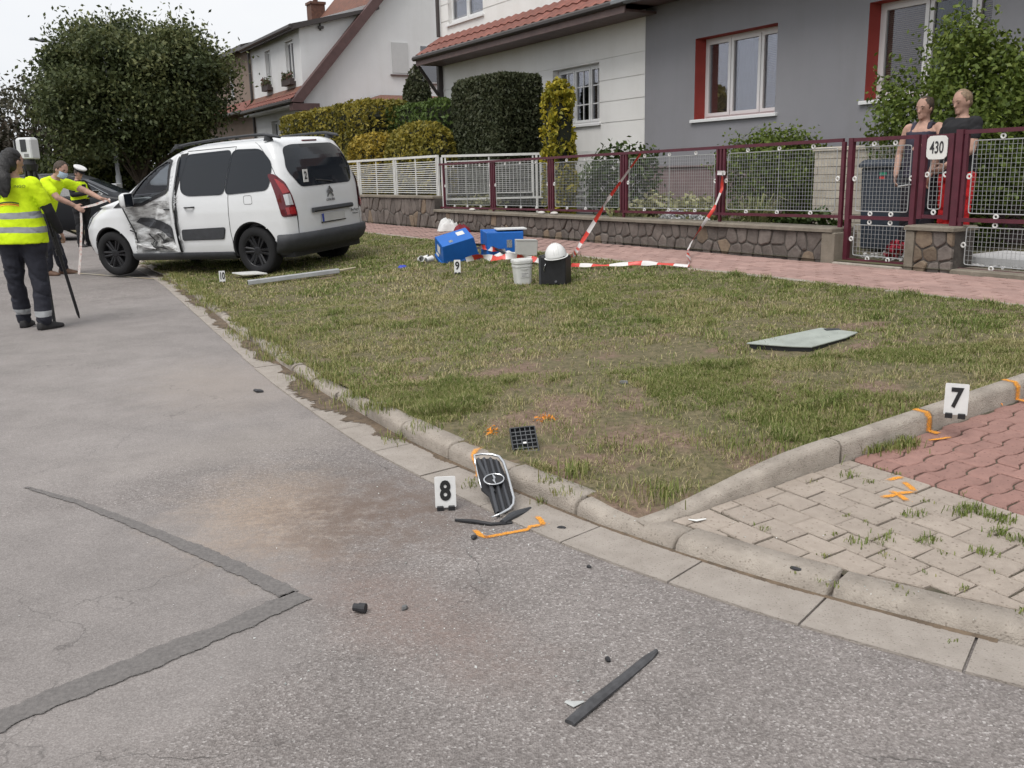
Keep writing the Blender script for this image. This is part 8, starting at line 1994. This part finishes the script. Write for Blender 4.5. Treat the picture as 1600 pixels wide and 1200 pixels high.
m = MB(); m.tube([(0, 0, 0), (0, 0, .05)], [.06, .05], 14); m.build('base', M_BLACK, sc)
m = MB(); m.cbox(-.085, .085, -.06, .06, .05, .255, .015); m.build('body', M_SCW, sc, bevel=.01)
m = MB(); m.box(-.03, .035, -.063, -.0605, .12, .235); m.build('display', M_CLAD, sc); m = MB(); m.box(-.105, -.087, -.055, .055, .05, .24); m.build('side_housing', M_BLACK, sc)
m = MB(); m.box(-.112, -.106, -.05, .05, .06, .23); m.build('side_cover', M_SCW, sc); m = MB(); m.box(.0, .05, -.0625, -.0605, .07, .10); m.build('keypad', mat('keypad_grey', (.2, .2, .2), .6), sc)
# ---- surveyor bending over the bonnet
ym = 14.3; P = at(86, 420, ym)
HV2 = hivis('hivis_shirt_plain', ())
t, j, hx, hd = person('person in a plain yellow T-shirt and face mask leaning over the van bonnet', (P.x, ym, 0), R_(-97), pose(
    pelvis=(0, -.08, .94), chest=(0, .06, 1.21), neck=(0, .20, 1.38), head=(.01, .30, 1.48), shR=(.18, .15, 1.32), shL=(-.18, .17, 1.33), elR=(.22, .33, 1.10), wrR=(.12, .50, .99), elL=(-.19, .50, 1.19), wrL=(-.14, .76, 1.07), hdirL=V3(.05, 1, -.1), hdirR=V3(-.1, .7, -.5), hipR=(.095, -.08, .89), hipL=(-.095, -.08, .89), kneeR=(.11, .0, .48), kneeL=(-.11, -.02, .48), ankR=(.12, -.04, .085), ankL=(-.12, .06, .085)),
    False, HV2, .62, .0, M_TROU, M_SHOEB, M_HAIRB, 'short', look=(.22, .80, -.42), waist=1.12, scale=1.07)
k = MB(); f, hu, hr = hx[1], hx[2], hx[0]; k.loft([[hd+f*(.105*math.cos(a)*.98+o_)+hr*.072*math.sin(a)+hu*z_ for a in np.linspace(-1.25, 1.25, 13)] for z_, o_ in ((.0, .004), (-.03, .02), (-.06, .012), (-.088, -.006))], caps=False, closed=False); k.build('face_mask', mat('mask_blue', (.36, .46, .56), .8, var=.1), t, smooth_=True, recalc=False)
wR = t.matrix_basis @ Vector((.10, .58, .95)); wL = t.matrix_basis @ Vector((-.14, .90, 1.06)); gd = gp(100, 408); 
pts = [wL, wR.lerp(wL, .5)+Vector((0, 0, -.015)), wR, wR+Vector((-.02, 0, -.25)), Vector((wR.x-.08, wR.y-.02, .35)), Vector((wR.x-.14, wR.y-.04, .02))]
m = MB(); rows = []
for i, p in enumerate(pts):
    d = (pts[min(i+1, 5)]-pts[max(i-1, 0)]).normalized(); n_ = d.cross(Vector((0, 1, 0))).normalized()*.018; rows.append([p+n_-pts[0], p-n_-pts[0]])
m.grid(rows); o = m.build('measuring_tape', mat('tape_white', (.60, .55, .52), .5, col2=(.50, .30, .26), vscale=22, lo=.42, hi=.5), recalc=False); o.location = pts[0]; tag(o, 'white measuring tape hanging from the hands of the masked person', 'tape')
# ---- police officer
yo = 20.6; P = at(134, 380, yo)
def vest_mat():
    m = hivis('police_vest', ((1.13, 1.19),)); return m
t, j, hx, hd = person('officer in a white-topped cap and yellow vest writing in a notebook', (P.x, yo, 0), R_(-112), pose(
    elR=(.25, .06, 1.14), wrR=(.10, .28, 1.16), elL=(-.25, .08, 1.13), wrL=(-.08, .30, 1.12), hdirR=V3(-.6, .8, .1), hdirL=V3(.6, .8, .2), head=(0, .05, 1.585)), False, M_BLKC, 1.5, .04, M_BLKC, M_SHOE, M_HAIRB, 'short', look=(0, .85, -.45), waist=1.1)
k = MB(); r0 = [(V3(0, 0, .93), .20, .15), (V3(0, 0, 1.1), .205, .158), (V3(0, .01, 1.25), .205, .160), (V3(0, .0, 1.36), .195, .145), (V3(0, -.005, 1.42), .13, .105)]; k.loft([oval(c, (V3(1, 0, 0), V3(0, 1, 0), V3(0, 0, 1)), rx, ry, 24) for c, rx, ry in r0]); link('vest', wrinkle(remesh(k, .011, 4, .5, 'vest')), vest_mat(), t)
k = MB(); k.box(-.05, .06, .15, .172, 1.24, 1.36); k.build('vest_panel', M_BLKC, t, bevel=.01)
up = hx[2]; c0 = hd+up*.085; k = MB(); k.loft([oval(c0+up*z, hx, r, r*1.08, 22, 2.0) for z, r in ((.0, .092), (.03, .096), (.045, .128), (.07, .132), (.085, .10))]); cap = k.build('cap', mat('cap_white', (.62, .62, .61), .7), t, smooth_=False); k = MB(); k.loft([oval(c0+up*z, hx, r, r*1.08, 22, 2.0) for z, r in ((-.012, .094), (.028, .098))]); k.build('cap_band', M_BLKC, cap)
k = MB(); k.loft([[c0+hx[1]*(.085+o_)*math.cos(a)+hx[0]*(.085)*math.sin(a)+up*z for a in np.linspace(-1.1, 1.1, 9)] for o_, z in ((.01, .0), (.07, -.02))], caps=False, closed=False); k.build('cap_peak', M_BLKC, cap, recalc=False)
nb = thing('notebook', 'white notepad held open by the officer', 'notebook', t.matrix_basis @ Vector((0, .40, 1.15)), (R_(35), R_(0), R_(-112)))
k = MB(); k.box(-.09, .09, -.12, .12, 0, .008); k.build('pages', M_PLAST, nb); k = MB(); k.box(-.095, .095, -.125, .125, -.006, -.0005); k.build('cover', M_BLACK, nb)
# ---- two residents behind the gate
SPp = -.80; a1_, _, z1_ = onS(1447, 152, SPp); H1 = (z1_-.41)/1.715
t, j, hx, hd = person('person in a dark vest top with bare shoulders, left of the two behind the gate', W(a1_, SPp, .41), R_(128), pose(
    elL=(-.30, .12, 1.16), wrL=(-.22, .36, 1.20), elR=(.25, .02, 1.11), wrR=(.20, .15, .90), hdirL=V3(.3, 1, 0)), True, mat('vest_top_purple', (.035, .032, .050), .85, var=.2), .0, .02, mat('dark_leggings', (.02, .018, .024), .9), M_SHOE, M_HAIRB, 'bun', scale=H1, tank=True, look=(.1, .95, -.2), waist=1.0)
a2_, _, z2_ = onS(1507, 141, -.72); H2 = (z2_-.41)/1.715
t, j, hx, hd = person('person in a black T-shirt and bright red trousers behind the gate post', W(a2_, -.72, .41), R_(104), pose(elR=(.24, .04, 1.11), wrR=(.22, .16, .88), elL=(-.24, .06, 1.12), wrL=(-.12, .24, .98)), False, M_BLKC, .5, .0, mat('red_trousers', (.46, .012, .014), .85, var=.15, vscale=6, bump=.3, bscale=14), M_SHOE, M_HAIRL, 'short', scale=H2, look=(-.1, .9, -.25), waist=1.05)
